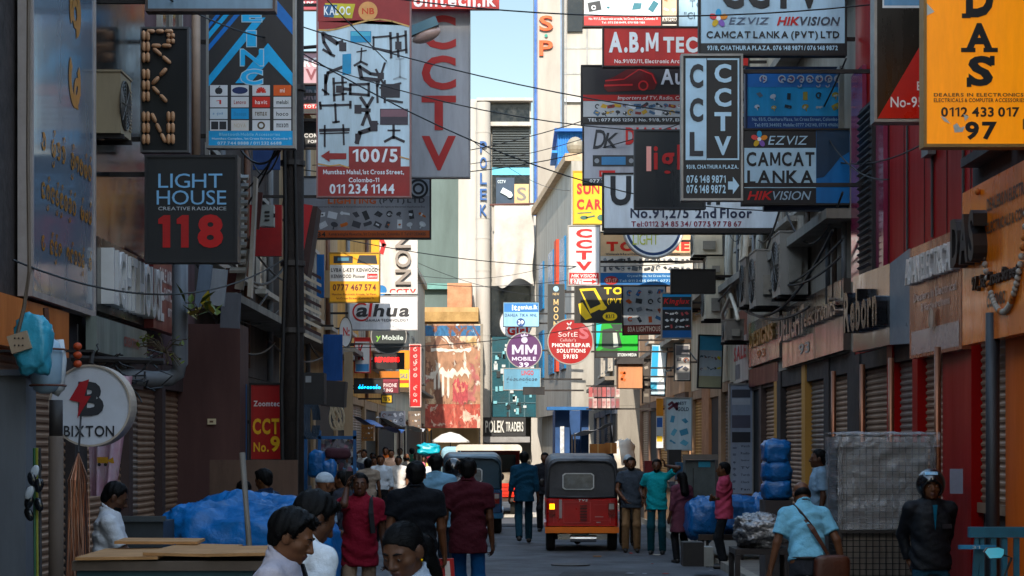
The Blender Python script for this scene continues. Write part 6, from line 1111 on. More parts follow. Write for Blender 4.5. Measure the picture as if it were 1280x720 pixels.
b = MB(); b.lathe([(.02, Z(540,d)), (.35, Z(543,d)), (.72, Z(551,d)), (.74, Z(553,d))], (X(563,d), d, 0), 12); b.build('canopy', mat('#d8d4cc', .7), t)
b = MB(); b.cyl((X(563,d), d, 0), (X(563,d), d, Z(541,d)), .025); b.build('pole', STEEL, t)
b = MB(); blob(b, (X(536,54), 54, Z(562,54)), (.3,.25,.14), 51, .5, 2.5); single('turquoise_sheet', b, mat('#1fa0b4', .3, dirt=.2), 'crumpled turquoise plastic sheet above the far crowd', 'plastic sheet', smooth=True)
b = MB(); blob(b, (X(780,49), 49.2, Z(572,49)), (.26,.3,.42), 52, .3, 2); single('white_sacks', b, mat('#d6cfc4', .8, dirt=.2), 'sunlit pile of white sacks behind the tricycle', 'sack', smooth=True)
t = thing('porter_cart', 'cart of blue wrapped goods right behind the red tricycle', 'cart', (X(755,38.5), 38.5, 0)); d = 38.5
b = MB(); b.box(X(732,d), X(772,d), d, d+1.4, .4, .48); b.build('deck', mat('#4a3a2c', .8), t)
for px in (736, 768): b = MB(); b.cyl((X(px,d)-.04, d+.6, .3), (X(px,d)+.04, d+.6, .3), .3, n=20); b.build('wheel', mat('#141210', .8), t)
b = MB(); blob(b, (X(754,d), d+.6, Z(590,d)), (.26,.5,.42), 61, .2, 2); single('blue_bale', b, POLY, 'big blue wrapped bale on the cart behind the red tricycle', 'bale', smooth=True)
for i, (x0, x1, y0, y1, dd, lb) in enumerate(((738, 757, 555, 567, 38.4, 'brown carton on the left of the cart load'), (757, 771, 553.5, 567, 38.6, 'brown carton on the right of the cart load'))):
    pxbox('carton', lb, 'carton', x0, y0, x1, y1, dd, mat('#a06a3c', .75, dirt=.2), .45, parts=[('tape', (x0+x1)/2-1, y0, (x0+x1)/2+1, y1, mat('#c09a6a', .4), .004)])
rr = random.Random(3); d = 50
for i in range(14):
    px = 736 + (i % 7)*5.6; py = 484 + (i//7)*14; b = MB(); b.box(X(px,d), X(px+4.8,d), d+.02*(i % 3), d+.1, Z(py+12,d), Z(py,d)); o = single('hanging_packet', b, mat(rr.choice(('#c9b8b4', '#a85a5a', '#8a8088', '#d2ccc6', '#6a5a5a')), .5, dirt=.5, scale=9, col2='#8a3a3c'), 'packet hung in the rows under the green screen', 'packet', 'hung packets')
b = MB(); b.box(X(733,d), 4.0, d+.12, d+.16, Z(483,d), Z(481.5,d)); b.box(X(733,d), 4.0, d+.12, d+.16, Z(512,d), Z(510,d)); single('hanging_rail', b, STEEL, 'rails carrying the rows of packets', 'rail')
for lb, x0, y0, x1, y1, d, c in (('dark red cloth bundle behind the turquoise shirt', 806, 576, 824, 596, 35, '#6a1418'), ('black stacked goods before the watch drawings board', 836, 562, 852, 590, 36, '#17171a'), ('blue plastic tub beside the street cabinet', 846, 578, 858, 600, 34, '#0f4a6a')): pxbox('goods_box', lb, 'box', x0, y0, x1, y1, d, mat(c, .6, dirt=.4), .4)
# street lamp beside the tall CCTV letters
t = thing('street_lamp', 'street lamp with a grey hood in front of the tall red CCTV letters', 'lamp', (X(532,31), 31, Z(56,31))); d = 31
M4 = Matrix.Rotation(R(-22), 4, 'Y')
b = MB(); b.obox((X(530,d), d, Z(34,d)), (.46, .26, .15), M4); b.build('hood', mat('#5f7f8a', .45, dirt=.2), t)
b = MB(); b.sphere((X(533,d), d, Z(44,d)), (.25,.13,.11), 16, 10, M4); b.build('lens', mat('#b89a90', .25, dirt=.1), t, smooth=True)
b = MB(); b.tube([(X(522,d), d, Z(40,d)), (X(505,d), d+.05, Z(48,d)), (-3.99, d+.1, Z(62,d))], .03, 8); b.build('arm', STEEL, t)
# flower garland on the glossy orange board
t = thing('flower_garland', 'white and orange flower garland draped on the glossy orange board', 'garland', (4.0, 16, 2.9)); b = MB(); 
xa = lambda px, py: Vector((X(px, 16.2)*1.0, 0, 0))
path = []
for i in range(41):
    s = i/40; px = 1222 + 63*s; py = 240 + 150*(1-(2*s-1)**2)**.75; dd = 16.9 - 2.4*(px-1203)/97 - .14; path.append(Vector((X(px,dd), dd, Z(py,dd))))
for i, p in enumerate(path): b.mat(1 if i % 9 in (0, 1) else 0).sphere(p, .028, 8, 6)
b.build('flowers', [mat('#a89c90', .8, dirt=.3), mat('#a8601c', .8)], t, smooth=True)
# overhead cables
BLK = mat('#161412', .6, dirt=0)
def cable(a, c, sag, r=.009, label='thin black cable strung across between the two sides of the street', group='cables over the street'):
    a, c = Vector(a), Vector(c); b = MB(); b.tube([a.lerp(c, i/16) - Vector((0,0,sag*4*(i/16)*(1-i/16))) for i in range(17)], r, 5); return single('cable', b, BLK, label, 'cable', group)
for a, c, sg in (((-3.95, 26, 7.9), (4.1, 24.5, 5.9), .3), ((-3.95, 29, 8.0), (4.1, 27, 6.3), .5), ((-3.95, 33.5, 6.7), (4.1, 31, 7.6), .6), ((-3.95, 38, 7.4), (4.1, 33, 8.6), .5), ((-3.95, 36, 5.9), (4.1, 40, 5.7), .35), ((-2.6, 23, 7.4), (4.1, 22, 6.9), .25), ((-2.6, 23, 6.6), (4.1, 29, 5.4), .5), ((-3.95, 45, 8.4), (4.1, 42, 9.6), .6), ((-3.95, 50, 6.3), (4.0, 52, 6.9), .5), ((-3.95, 62, 8.2), (3.2, 64, 6.9), .6), ((-2.6, 23, 7.6), (2.6, 80, 12.5), .8), ((-3.9, 66, 7.8), (2.6, 80, 9.7), .5), ((-3.9, 40, 3.9), (3.9, 46, 5.2), .3), ((3.98, 15.5, 4.8), (4.05, 24, 5.4), .25), ((-3.9, 14, 6.2), (-2.7, 23, 6.7), .3), ((-3.9, 15, 3.3), (-2.7, 23, 4.1), .35)):
    cable(a, c, sg)
rr = random.Random(31)
for i in range(16):                                  # service drops bunched round the pole and the right hand brackets
    if i % 2: a = (-2.6+rr.uniform(-.1,.1), 23, rr.uniform(5.2,8)); c = (-3.9, rr.uniform(24,36), rr.uniform(3.6,7.5))
    else: y = rr.uniform(20,34); a = (3.95, y, rr.uniform(4.4,6.6)); c = (3.9, y+rr.uniform(2,7), rr.uniform(4.2,6.6))
    cable(a, c, rr.uniform(.1,.7), rr.uniform(.008,.016), 'black service wire drooping between the pole, brackets and fronts', 'service wires')
rr = random.Random(12)
for i in range(14):                                  # cables looped along the fronts
    s = -1 if i % 2 else 1; y0 = rr.uniform(22, 44); y1 = y0 + rr.uniform(4, 9); z = rr.uniform(3.3, 5.6); xo = 3.9 if s > 0 else -3.88
    cable((xo, y0, z), (xo - s*.1, y1, z + rr.uniform(-.4, .5)), rr.uniform(.15, .5), rr.uniform(.012, .022), 'black cable looped along the shop fronts', 'cables along the fronts')
t = thing('wire_tangle', 'tangle of old wires and cloth above the round white sign', 'wires', (X(165,17), 17, 2.5)); b = MB(); rr = random.Random(6)
for i in range(16):
    a = Vector((X(rr.uniform(110,200),17), 17, Z(rr.uniform(440,470),17))); pts = [a]
    for k in range(4): pts.append(pts[-1] + Vector((rr.uniform(-.12,.12), rr.uniform(-.1,.1), rr.uniform(-.1,.06))))
    b.tube(pts, .008, 4)
b.build('wires', BLK, t); b = MB(); b.tube([(-3.9, 17, Z(448,17)), (X(205,17), 17, Z(452,17))], .03); b.build('bar', STEEL, t)
# ---------------------------------------------------------------- vehicles
RUB = mat('#141312', .85, dirt=.3); CHROME = mat('#b0b4b8', .2, .9, dirt=.2)
def loft(b, secs, closed=True, caps=True):
    n = len(secs[0]); vs = [v for s in secs for v in s]; fs = []
    for i in range(len(secs)-1):
        for k in range(n if closed else n-1): fs.append((i*n+k, i*n+(k+1) % n, (i+1)*n+(k+1) % n, (i+1)*n+k))
    if caps: fs += [tuple(range(n))[::-1], tuple(range((len(secs)-1)*n, len(secs)*n))]
    b.add(vs, fs)
def arch(y, hw, z0, z1, r, n=6):
    pts = [(-hw, y, z0), (hw, y, z0)]
    for i in range(n+1): a = pi/2*i/n; pts.append((hw-r+r*cos(a), y, z1-r+r*sin(a)))
    for i in range(n+1): a = pi/2+pi/2*i/n; pts.append((-hw+r+r*cos(a), y, z1-r+r*sin(a)))
    return [Vector(p) for p in pts]
def tricycle(label, loc, rz, body, canopy, trim, detail=True, group='three wheeled taxis'):
    t = thing('auto_rickshaw', label, 'three wheeler', loc, rz, group); L = dict(local=True)
    b = MB(); loft(b, [arch(-1.30, .58, .44, .90, .05), arch(-1.27, .615, .43, .925, .04), arch(-1.1, .63, .43, .93, .03), arch(-.3, .63, .43, .93, .03), arch(-.28, .62, .43, .62, .03), arch(.35, .6, .43, .6, .03), arch(.37, .57, .42, 1.0, .1), arch(.85, .42, .42, 1.02, .14), arch(1.2, .24, .5, .95, .12)]); b.build('body', body, t, smooth=False, **L)
    b = MB(); loft(b, [arch(-1.28, .56, .934, 1.56, .16), arch(-1.24, .60, .934, 1.61, .17), arch(-1.05, .625, .934, 1.66, .18), arch(-.42, .63, .934, 1.68, .18)]); loft(b, [arch(-.41, .63, 1.42, 1.68, .18), arch(.2, .62, 1.42, 1.70, .18), arch(.6, .6, 1.42, 1.68, .18), arch(.72, .55, 1.44, 1.6, .1)]); b.build('canopy', canopy, t, **L)
    b = MB(); b.tube([(x, -1.30, z) for x, z in ((-.60, .95), (-.59, 1.3), (-.57, 1.44), (-.52, 1.52), (-.42, 1.565), (0, 1.575), (.42, 1.565), (.52, 1.52), (.57, 1.44), (.59, 1.3), (.60, .95))], .02, 6); b.tube([(-.61, -1.27, .945), (0, -1.315, .945), (.61, -1.27, .945)], .018, 6); b.build('canopy_piping', canopy, t, smooth=True, **L)
    P = Plane((-.34, -1.31, 1.07), (1,0,0), (0,0,1), .55, .29); b = MB()
    pts = [(.08,0),(.92,0),(1,.12),(1,.88),(.92,1),(.08,1),(0,.88),(0,.12)]
    b.prism([P.p(u,v) for u,v in pts], (0, .03, 0)); w = b.build('rear_window', mat('#b8bdc0', .35, dirt=.2), t, **L)
    b = MB(); polyuv(b, P, [(.5+(u-.5)*.93, .5+(v-.5)*.88) for u,v in pts], .004); b.build('pane', mat('#5f686e', .12, dirt=.6, scale=6, spec=.7), w, **L)
    b = MB(); b.box(-.64, .64, -1.335, -1.24, .32, .425); b.build('bumper', trim, t, **L)
    b = MB(); b.box(-.5, .5, -1.1, .9, .2, .43); b.build('chassis', mat('#17181a', .7), t, **L)
    b = MB(); b.box(-.42, .44, -1.22, -1.16, .2, .30); b.build('guard_plate', CHROME, t, **L)
    b = MB(); b.cyl((-.2, -1.25, .22), (.25, -1.25, .22), .06, n=12); b.build('silencer', CHROME, t, **L)
    for x in (-.54, .54):
        b = MB(); b.lathe([(.13,-.075),(.21,-.08),(.235,-.05),(.235,.05),(.21,.08),(.13,.075)], (x, -.92, .235), 24, 'X'); w = b.build('wheel', RUB, t, smooth=True, **L)
        b = MB(); b.cyl((x-.06, -.92, .235), (x+.06, -.92, .235), .125, n=16); b.build('rim', CHROME, w, **L)
        b = MB(); b.prism([(x+.11*(1 if x > 0 else -1), y, z) for y, z in ((-1.22,.43),(-1.2,.5),(-.92,.56),(-.62,.5),(-.6,.43))], (-.02*(1 if x > 0 else -1),0,0)); b.build('mudguard', body, t, **L)
    b = MB(); b.lathe([(.13,-.05),(.21,-.055),(.235,0),(.21,.055),(.13,.05)], (0, 1.05, .235), 24, 'X'); b.build('wheel', RUB, t, smooth=True, **L)
    b = MB(); b.box(-.55, .55, -.95, -.5, .62, .7); b.build('rear_seat', mat('#3a2a26', .6), t, **L); b = MB(); b.box(-.3, .3, .0, .3, .602, .72); b.build('driver_seat', mat('#2a2222', .6), t, **L)
    b = MB(); b.prism([(-.5,.72,1.0),(.5,.72,1.0),(.46,.66,1.43),(-.46,.66,1.43)], (0,.02,0)); b.build('windscreen', mat('#7d8a90', .08, alpha=.35, dirt=0), t, **L)
    b = MB(); b.tube([(-.3, .5, .98), (0, .55, 1.02), (.3, .5, .98)], .015, 6); b.build('handlebar', STEEL, t, **L)
    for x in (-.66, .66): b = MB(); b.sphere((x, .7, 1.15), (.06,.02,.08), 10, 8); b.build('wing_mirror', mat('#1a1a1c', .4), t, smooth=True, **L)
    P = Plane((-.62, -1.312, .44), (1,0,0), (0,0,1), 1.24, .49)
    b = MB()
    for u0,v0,u1,v1 in ((.24,.12,.62,.14),(.24,.84,.62,.86),(.24,.12,.25,.86),(.61,.12,.62,.86),(.66,.2,.9,.21),(.66,.75,.9,.76),(.1,.1,.11,.95),(.89,.1,.9,.95)): b.prism([P.p(u0,v0), P.p(u1,v0), P.p(u1,v1), P.p(u0,v1)], (0,-.008,0))
    b.build('panel_seams', mat('#b8484a', .4, dirt=.2) if detail else body, t, **L)
    b = MB()
    for i in range(6): b.prism([P.p(.47,.2+i*.1), P.p(.57,.2+i*.1), P.p(.57,.24+i*.1), P.p(.47,.24+i*.1)], (0,-.014,0))
    b.build('cooling_vents', mat('#5a1214', .4), t, **L)
    for u, c, e in ((.08, '#e8962a', 1.6), (.91, '#8f8a86', 0)):
        b = MB(); b.prism([P.p(u-.045,.38), P.p(u+.045,.38), P.p(u+.045,.82), P.p(u-.045,.82)], (0,-.03,0)); w = b.build('tail_lamp', mat('#6a1014', .2, dirt=.1), t, **L)
        b = MB(); b.prism([P.p(u-.035,.6,.031), P.p(u+.035,.6,.031), P.p(u+.035,.79,.031), P.p(u-.035,.79,.031)], (0,-.006,0)); b.build('indicator_lens', mat(c, .2, dirt=0, emit=e), w, **L)
    b = MB(); put_text(b, P, 'TVS', .45, .87, .58, .96, .006, bold=.05, shear=.2); b.build('lettering', mat('#c9c2c0', .4), t, **L)
    b = MB(); rect(b, P, .18, .28, .22, .95, .006); rect(b, P, .68, .32, .8, .34, .006); rect(b, P, .7, .12, .76, .15, .006); b.build('pale_decals', mat('#a89a9a', .4), t, **L)
    b = MB(); b.obox((-.02, -1.245, .26), (.28, .01, .075)); b.build('number_plate', mat('#8fb4bc', .5), t, **L)
    return t
tricycle('red three wheeled taxi with a black canopy driving away in the middle', (X(727.5,33.3), 33.3+1.3, .014), .0, mat('#a8161e', .28, dirt=.25, scale=3, coat=.4), mat('#3a3d42', .5, dirt=.35, scale=3, bump=.6, bscale=7), mat('#e07a1c', .4, dirt=.2))
tricycle('blue three wheeled taxi behind the maroon shirted man', (X(588,40), 40+1.3, .014), .03, mat('#123f66', .3, dirt=.25, coat=.4), mat('#1c3644', .4, dirt=.25), mat('#155678', .4), detail=False)
# small orange truck in the sun, seen from behind
t = thing('small_truck', 'orange open backed truck with a pale hoop roof standing in the sun', 'truck', (X(612,50.5), 51, .014)); d = 50.5; x0, x1 = X(570,d), X(652,d)
OR = mat('#c23a1c', .35, dirt=.25, coat=.3); DKI = mat('#15120f', .8, dirt=0); TP = mat('#d2ccc2', .6, dirt=.25)
b = MB(); b.box(x0+.05, x1-.05, d, d+3, .38, .52); b.build('bed', mat('#3a2a24', .7), t)
b = MB(); b.box(x0+.03, x1-.03, d-.05, d-.005, .5, .86); 
for z in (.56, .66, .76): b.box(x0+.05, x1-.05, d-.07, d-.051, z, z+.04)
b.build('tailgate', OR, t)
for x in (x0, x1-.05): b = MB(); b.box(x, x+.05, d, d+3, .52, .92); b.build('side_board', OR, t)
b = MB(); loft(b, [[Vector((p.x+(x0+x1)/2, p.y, p.z)) for p in arch(y, (x1-x0)/2+.01, 1.72, 1.88, .12)] for y in (d, d+2.6)]); b.build('hoop_roof', TP, t)
for x in (x0+.02, x1-.02):
    for y in (d+.02, d+1.3, d+2.55): b = MB(); b.cyl((x, y, .9), (x, y, 1.73), .025); b.build('hoop_post', TP, t)
for x in (x0+.015, x1-.015): b = MB(); b.box(x-.006, x+.006, d+.1, d+2.5, .93, 1.7); b.build('side_curtain', DKI, t)
b = MB(); b.box(x0+.05, x1-.05, d+2.62, d+4.0, .35, 1.75); b.build('cab', OR, t); b = MB(); b.box(x0+.15, x1-.15, d+2.6, d+2.615, .95, 1.6); b.build('cab_window', glass, t)
b = MB(); blob(b, ((x0+x1)/2+.2, d+1.2, .82), (.6,.9,.3), 71, .2); b.build('load', mat('#8d8478', .8, dirt=.4), t, smooth=True)
for x in (x0+.2, x1-.2):
    for y in (d+.5, d+3.2): b = MB(); b.lathe([(.16,-.09),(.28,-.1),(.31,-.06),(.31,.06),(.28,.1),(.16,.09)], (x, y, .325), 20, 'X'); b.build('wheel', RUB, t, smooth=True)
for x in (x0+.12, x1-.12): b = MB(); b.box(x-.09, x+.09, d-.06, d-.002, .38, .47); b.build('tail_lamp', mat('#d2541c', .3, dirt=0), t)
b = MB(); b.box(x0+.4, x0+.85, d-.02, d-.002, .36, .46); b.build('number_plate', mat('#d8c23a', .5), t)
t = thing('white_van', 'pale blue van roof showing beyond the blue three wheeler', 'van', (X(578,58), 59, 0)); d = 58
b = MB(); loft(b, [[Vector((p.x+X(577,d), p.y, p.z)) for p in arch(y, hw, .35, z1, .18)] for y, hw, z1 in ((d, .55, 1.72), (d+.15, .62, 1.82), (d+3, .62, 1.82), (d+3.4, .58, 1.1), (d+3.8, .5, 1.0))]); b.build('body', mat('#8fb0c0', .3, dirt=.2, coat=.3), t)
b = MB(); b.box(X(577,d)-.48, X(577,d)+.48, d-.012, d-.002, 1.2, 1.6); b.build('rear_window', glass, t)
for x in (-.5, .5):
    for y in (.6, 3.1): b = MB(); b.cyl((X(577,d)+x-.08, d+y, .3), (X(577,d)+x+.08, d+y, .3), .3, n=20); b.build('wheel', RUB, t)

# awnings and stalls further down both pavements
def awning(lb, x0, x1, y, z, dp, c, side, legs=True):
    t = thing('awning', lb, 'awning', ((x0+x1)/2, y+dp/2, 0)); b = MB()
    b.grid(lambda u, v: Vector((x0+(x1-x0)*u, y+dp*v, z + (.35*(u if side > 0 else 1-u)) + .05*sin(u*9+v*5) - .1*sin(pi*v)*sin(pi*u))), 14, 14); b.build('sheet', mat(c, .5, dirt=.3, scale=3), t, smooth=True)
    xx_ = x0 if side > 0 else x1
    for yy in (y+.05, y+dp-.05): b = MB(); b.cyl((xx_, yy, 0), (xx_, yy, z+.02), .025); b.build('pole', STEEL, t)
awning('blue plastic awning over the far left stalls', -3.9, -2.7, 46, 2.2, 2.4, '#15569c', -1)
awning('white and blue awning sheet beside the far left display cases', -3.9, -2.6, 55, 2.3, 2.5, '#c4c8cc', -1)
awning('grey awning on the far right past the hung packets', 2.0, 3.2, 61, 2.2, 3, '#7a7c80', 1)
awning('orange awning on the far left near the torn billboard', -3.9, -2.9, 66, 2.4, 3, '#c07a3a', -1)
rr = random.Random(21)
for i, (x, y, c) in enumerate(((-3.4, 47, '#8a2a2a'), (-3.3, 50, '#2a6a4a'), (-3.5, 53, '#b08a4a'), (-3.4, 58, '#5a5a64'), (-3.3, 36, '#3a4a6a'), (-3.4, 33.4, '#6a4a3a'), (3.6, 37.5, '#3a3a40'), (3.5, 45, '#7a5a4a'))):
    t = thing('goods_stall', ['stall of red goods under the blue awning', 'stall of green goods beyond the blue awning', 'stall of tan goods before the white awning', 'stall of grey goods past the white awning', 'stall of navy goods beyond the packet stall', 'brown topped stall just beyond the packet stall', 'low dark stall beside the peach pillar', 'low brown stall by the sunlit shutter'][i], 'stall', (x, y, 0))
    b = MB(); b.box(x-.4, x+.4, y, y+1.4, .13, .85); b.build('counter', mat('#5a4a3c', .8, dirt=.4), t)
    b = MB()
    for k in range(26): b.mat(k % 3).obox((x+rr.uniform(-.35,.35), y+rr.uniform(.05,1.35), .86+rr.uniform(.04,.22)), (rr.uniform(.1,.2), rr.uniform(.1,.2), rr.uniform(.08,.2)), Matrix.Rotation(rr.uniform(-.6,.6), 4, 'Z'))
    tag(b.build('goods', [mat(c, .6), mat('#b8b0a4', .6), mat('#4a4e58', .6)], t), kind='stuff')
# ---------------------------------------------------------------- people: smooth blended volumes turned into one continuous skin
A3 = lambda p: np.array(p, dtype=np.float64)
class Vol:
    def __init__(s, lo, hi, h):
        s.lo = A3(lo); s.h = h; s.n = np.maximum(np.ceil((A3(hi)-s.lo)/h).astype(int)+1, 4)
        s.f = np.full(s.n, .25)
    def put(s, fn, lo, hi, k=.02, cut=False):
        m = k + 3*s.h
        i0 = np.clip(np.floor((A3(lo)-m-s.lo)/s.h).astype(int), 0, s.n); i1 = np.clip(np.ceil((A3(hi)+m-s.lo)/s.h).astype(int)+1, 0, s.n)
        if (i1 <= i0).any(): return
        ax = [s.lo[q] + s.h*np.arange(i0[q], i1[q]) for q in range(3)]
        G = np.stack(np.meshgrid(*ax, indexing='ij'), -1); d = fn(G)
        sl = tuple(slice(i0[q], i1[q]) for q in range(3)); c = s.f[sl]
        if cut:                                      # smooth subtraction
            d = -d; t = np.clip(.5-.5*(c-d)/k, 0, 1); s.f[sl] = c*(1-t) + d*t + k*t*(1-t)
        else:
            t = np.clip(.5+.5*(c-d)/k, 0, 1); s.f[sl] = c*(1-t) + d*t - k*t*(1-t)
    def cap(s, a, b, ra, rb=None, k=.02, clip=None, cut=False):
        a, b = A3(a), A3(b); rb = ra if rb is None else rb; r = max(ra, rb); ab = b-a; L2 = max(ab @ ab, 1e-9)
        def fn(G):
            q = G-a; t = np.clip(q @ ab / L2, 0, 1); d = np.linalg.norm(q - t[..., None]*ab, axis=-1) - (ra+(rb-ra)*t)
            return d if clip is None else np.maximum(d, (G-A3(clip[0])) @ A3(clip[1]))
        s.put(fn, np.minimum(a, b)-r, np.maximum(a, b)+r, k, cut)
    def ell(s, c, r, k=.02, M=None, clip=None, cut=False):
        c, r = A3(c), A3(r); m = r.max()
        def fn(G):
            q = G-c
            if M is not None: q = q @ M
            k0 = np.linalg.norm(q/r, axis=-1); k1 = np.linalg.norm(q/(r*r), axis=-1)+1e-9; d = k0*(k0-1)/k1
            return d if clip is None else np.maximum(d, clip(G))
        s.put(fn, c-m, c+m, k, cut)
    def trunk(s, prof, M, piv, k=.03, fold=0.):      # elliptical cross sections stacked along z, in the leaned torso frame
        zs = A3([p[0] for p in prof]); rx = A3([p[1] for p in prof]); ry = A3([p[2] for p in prof]); cy = A3([p[3] for p in prof])
        piv = A3(piv); cs = [piv + M @ (A3((x, y, z))-piv) for x in (-max(rx), max(rx)) for y in (-.25, .25) for z in (zs[0], zs[-1])]
        def fn(G):
            q = (G-piv) @ M + piv; z = np.clip(q[..., 2], zs[0], zs[-1])
            a = np.interp(z, zs, rx); b = np.interp(z, zs, ry); y = q[..., 1]-np.interp(z, zs, cy)
            e = 2.35
            d = ((np.abs(q[..., 0]/a)**e + np.abs(y/b)**e)**(1/e)-1)*np.minimum(a, b)
            if fold: d = d + fold*(np.sin(26*q[..., 0]+9*z+3*np.sin(8*z+5*y))*.5 + np.sin(30*z-17*q[..., 0]+4*np.sin(11*y+6*z)))
            return np.maximum(d, np.maximum(zs[0]-q[..., 2], q[..., 2]-zs[-1]))
        s.put(fn, np.min(cs, 0), np.max(cs, 0), k)
    def mesh(s):                                     # surface nets
        f = s.f; n = s.n; ins = f < 0
        if not ins.any(): return np.zeros((0, 3)), np.zeros((0, 4), int)
        cx = np.zeros(n-1, bool); acc = np.zeros((*(n-1), 3)); cnt = np.zeros(n-1)
        off = [(i, j, k) for i in (0, 1) for j in (0, 1) for k in (0, 1)]
        S = lambda A, o: A[o[0]:n[0]-1+o[0], o[1]:n[1]-1+o[1], o[2]:n[2]-1+o[2]]
        for ia in range(8):
            for ax in range(3):
                o = off[ia]
                if o[ax]: continue
                o2 = list(o); o2[ax] = 1; a, b = S(f, o), S(f, o2); m = (a < 0) != (b < 0)
                if not m.any(): continue
                t = np.where(m, a/np.where(m, a-b, 1), 0)
                for q in range(3): acc[..., q] += np.where(m, o[q] + (t if q == ax else 0), 0)
                cnt += m; cx |= m
        idx = -np.ones(n-1, int); ids = np.argwhere(cx); idx[cx] = np.arange(len(ids))
        V = s.lo + s.h*(ids + acc[cx]/cnt[cx][:, None])
        Q = []
        for ax in range(3):
            u, w = (ax+1) % 3, (ax+2) % 3
            sl0 = [slice(1, n[q]-1) for q in range(3)]; sl0[ax] = slice(0, n[ax]-1); sl1 = list(sl0); sl1[ax] = slice(1, n[ax])
            a = ins[tuple(sl0)]; b = ins[tuple(sl1)]; m = a != b; P = np.argwhere(m) + [0 if q == ax else 1 for q in range(3)]
            e = np.eye(3, dtype=int); g = lambda P_: idx[tuple(P_.T)]
            q4 = np.stack([g(P), g(P-e[u]), g(P-e[u]-e[w]), g(P-e[w])], 1); fl = ~a[m]; q4[fl] = q4[fl][:, ::-1]; Q.append(q4[:, ::-1])
        return V, np.concatenate(Q)
def vol_obj(name, v, m, root, sc, paint=None, strands=None):
    V, Q = v.mesh()
    faces = Q.tolist()
    if strands and len(Q):                           # loose hairs that break up the outline
        cnt, ln, wd, dr, lift = strands
        fi = nprng.integers(0, len(Q), cnt); c = V[Q[fi]].mean(1); nrm = np.cross(V[Q[fi][:, 1]]-V[Q[fi][:, 0]], V[Q[fi][:, 3]]-V[Q[fi][:, 0]]); nrm /= np.linalg.norm(nrm, axis=1)[:, None]+1e-9
        d = A3(dr)[None] + nprng.normal(0, .35, (cnt, 3)); d -= (d*nrm).sum(1)[:, None]*nrm; d /= np.linalg.norm(d, axis=1)[:, None]+1e-9
        sd = np.cross(d, nrm); L = ln*nprng.uniform(.5, 1.3, (cnt, 1)); o = len(V)
        P = np.stack([c-sd*wd/2-nrm*.001, c+sd*wd/2-nrm*.001, c+d*L*.6+nrm*lift*L*.8, c+d*L+nrm*lift*L*.9], 1).reshape(-1, 3); V = np.concatenate([V, P])
        for i in range(cnt): faces += [(o+4*i, o+4*i+1, o+4*i+2), (o+4*i+1, o+4*i+3, o+4*i+2)]
    me = bpy.data.meshes.new(name); V = V*sc
    me.from_pydata(V.tolist(), [], faces)
    for q in (m if isinstance(m, list) else [m]): me.materials.append(q)
    me.polygons.foreach_set('use_smooth', [True]*len(faces))
    if paint is not None and len(Q):
        ce = (V/sc)[Q].mean(1); me.polygons.foreach_set('material_index', paint(ce).astype(np.int32))
    me.update(); o = bpy.data.objects.new(name, me); COL.objects.link(o); o.parent = root
    return o
def rotm(pitch=0., roll=0., yaw=0.):
    return np.array((Matrix.Rotation(yaw, 3, 'Z') @ Matrix.Rotation(roll, 3, 'Y') @ Matrix.Rotation(-pitch, 3, 'X')))
SKIN = ['#53351f', '#4a2e1e', '#5f3d29', '#6a4630', '#3f2718']
HAIR = mat('#080605', .55, dirt=.3, scale=30, bump=.2, bscale=220, spec=.12)
def cloth(c, **k): return mat(c, .88, dirt=.22, scale=6, bump=.55, bscale=28, spec=.2, **k)
def ik(S, T, l1, l2, pole):
    S, T, pole = A3(S), A3(T), A3(pole); d = T-S; L = np.linalg.norm(d); L2 = min(L, (l1+l2)*.995); T = S + d/L*L2; u = d/L
    a = (l1*l1-l2*l2+L2*L2)/(2*L2); hgt = math.sqrt(max(l1*l1-a*a, 0)); p = pole - (pole @ u)*u; p = p/(np.linalg.norm(p)+1e-9)
    return S + u*a + p*hgt, T
nprng = np.random.default_rng(77)
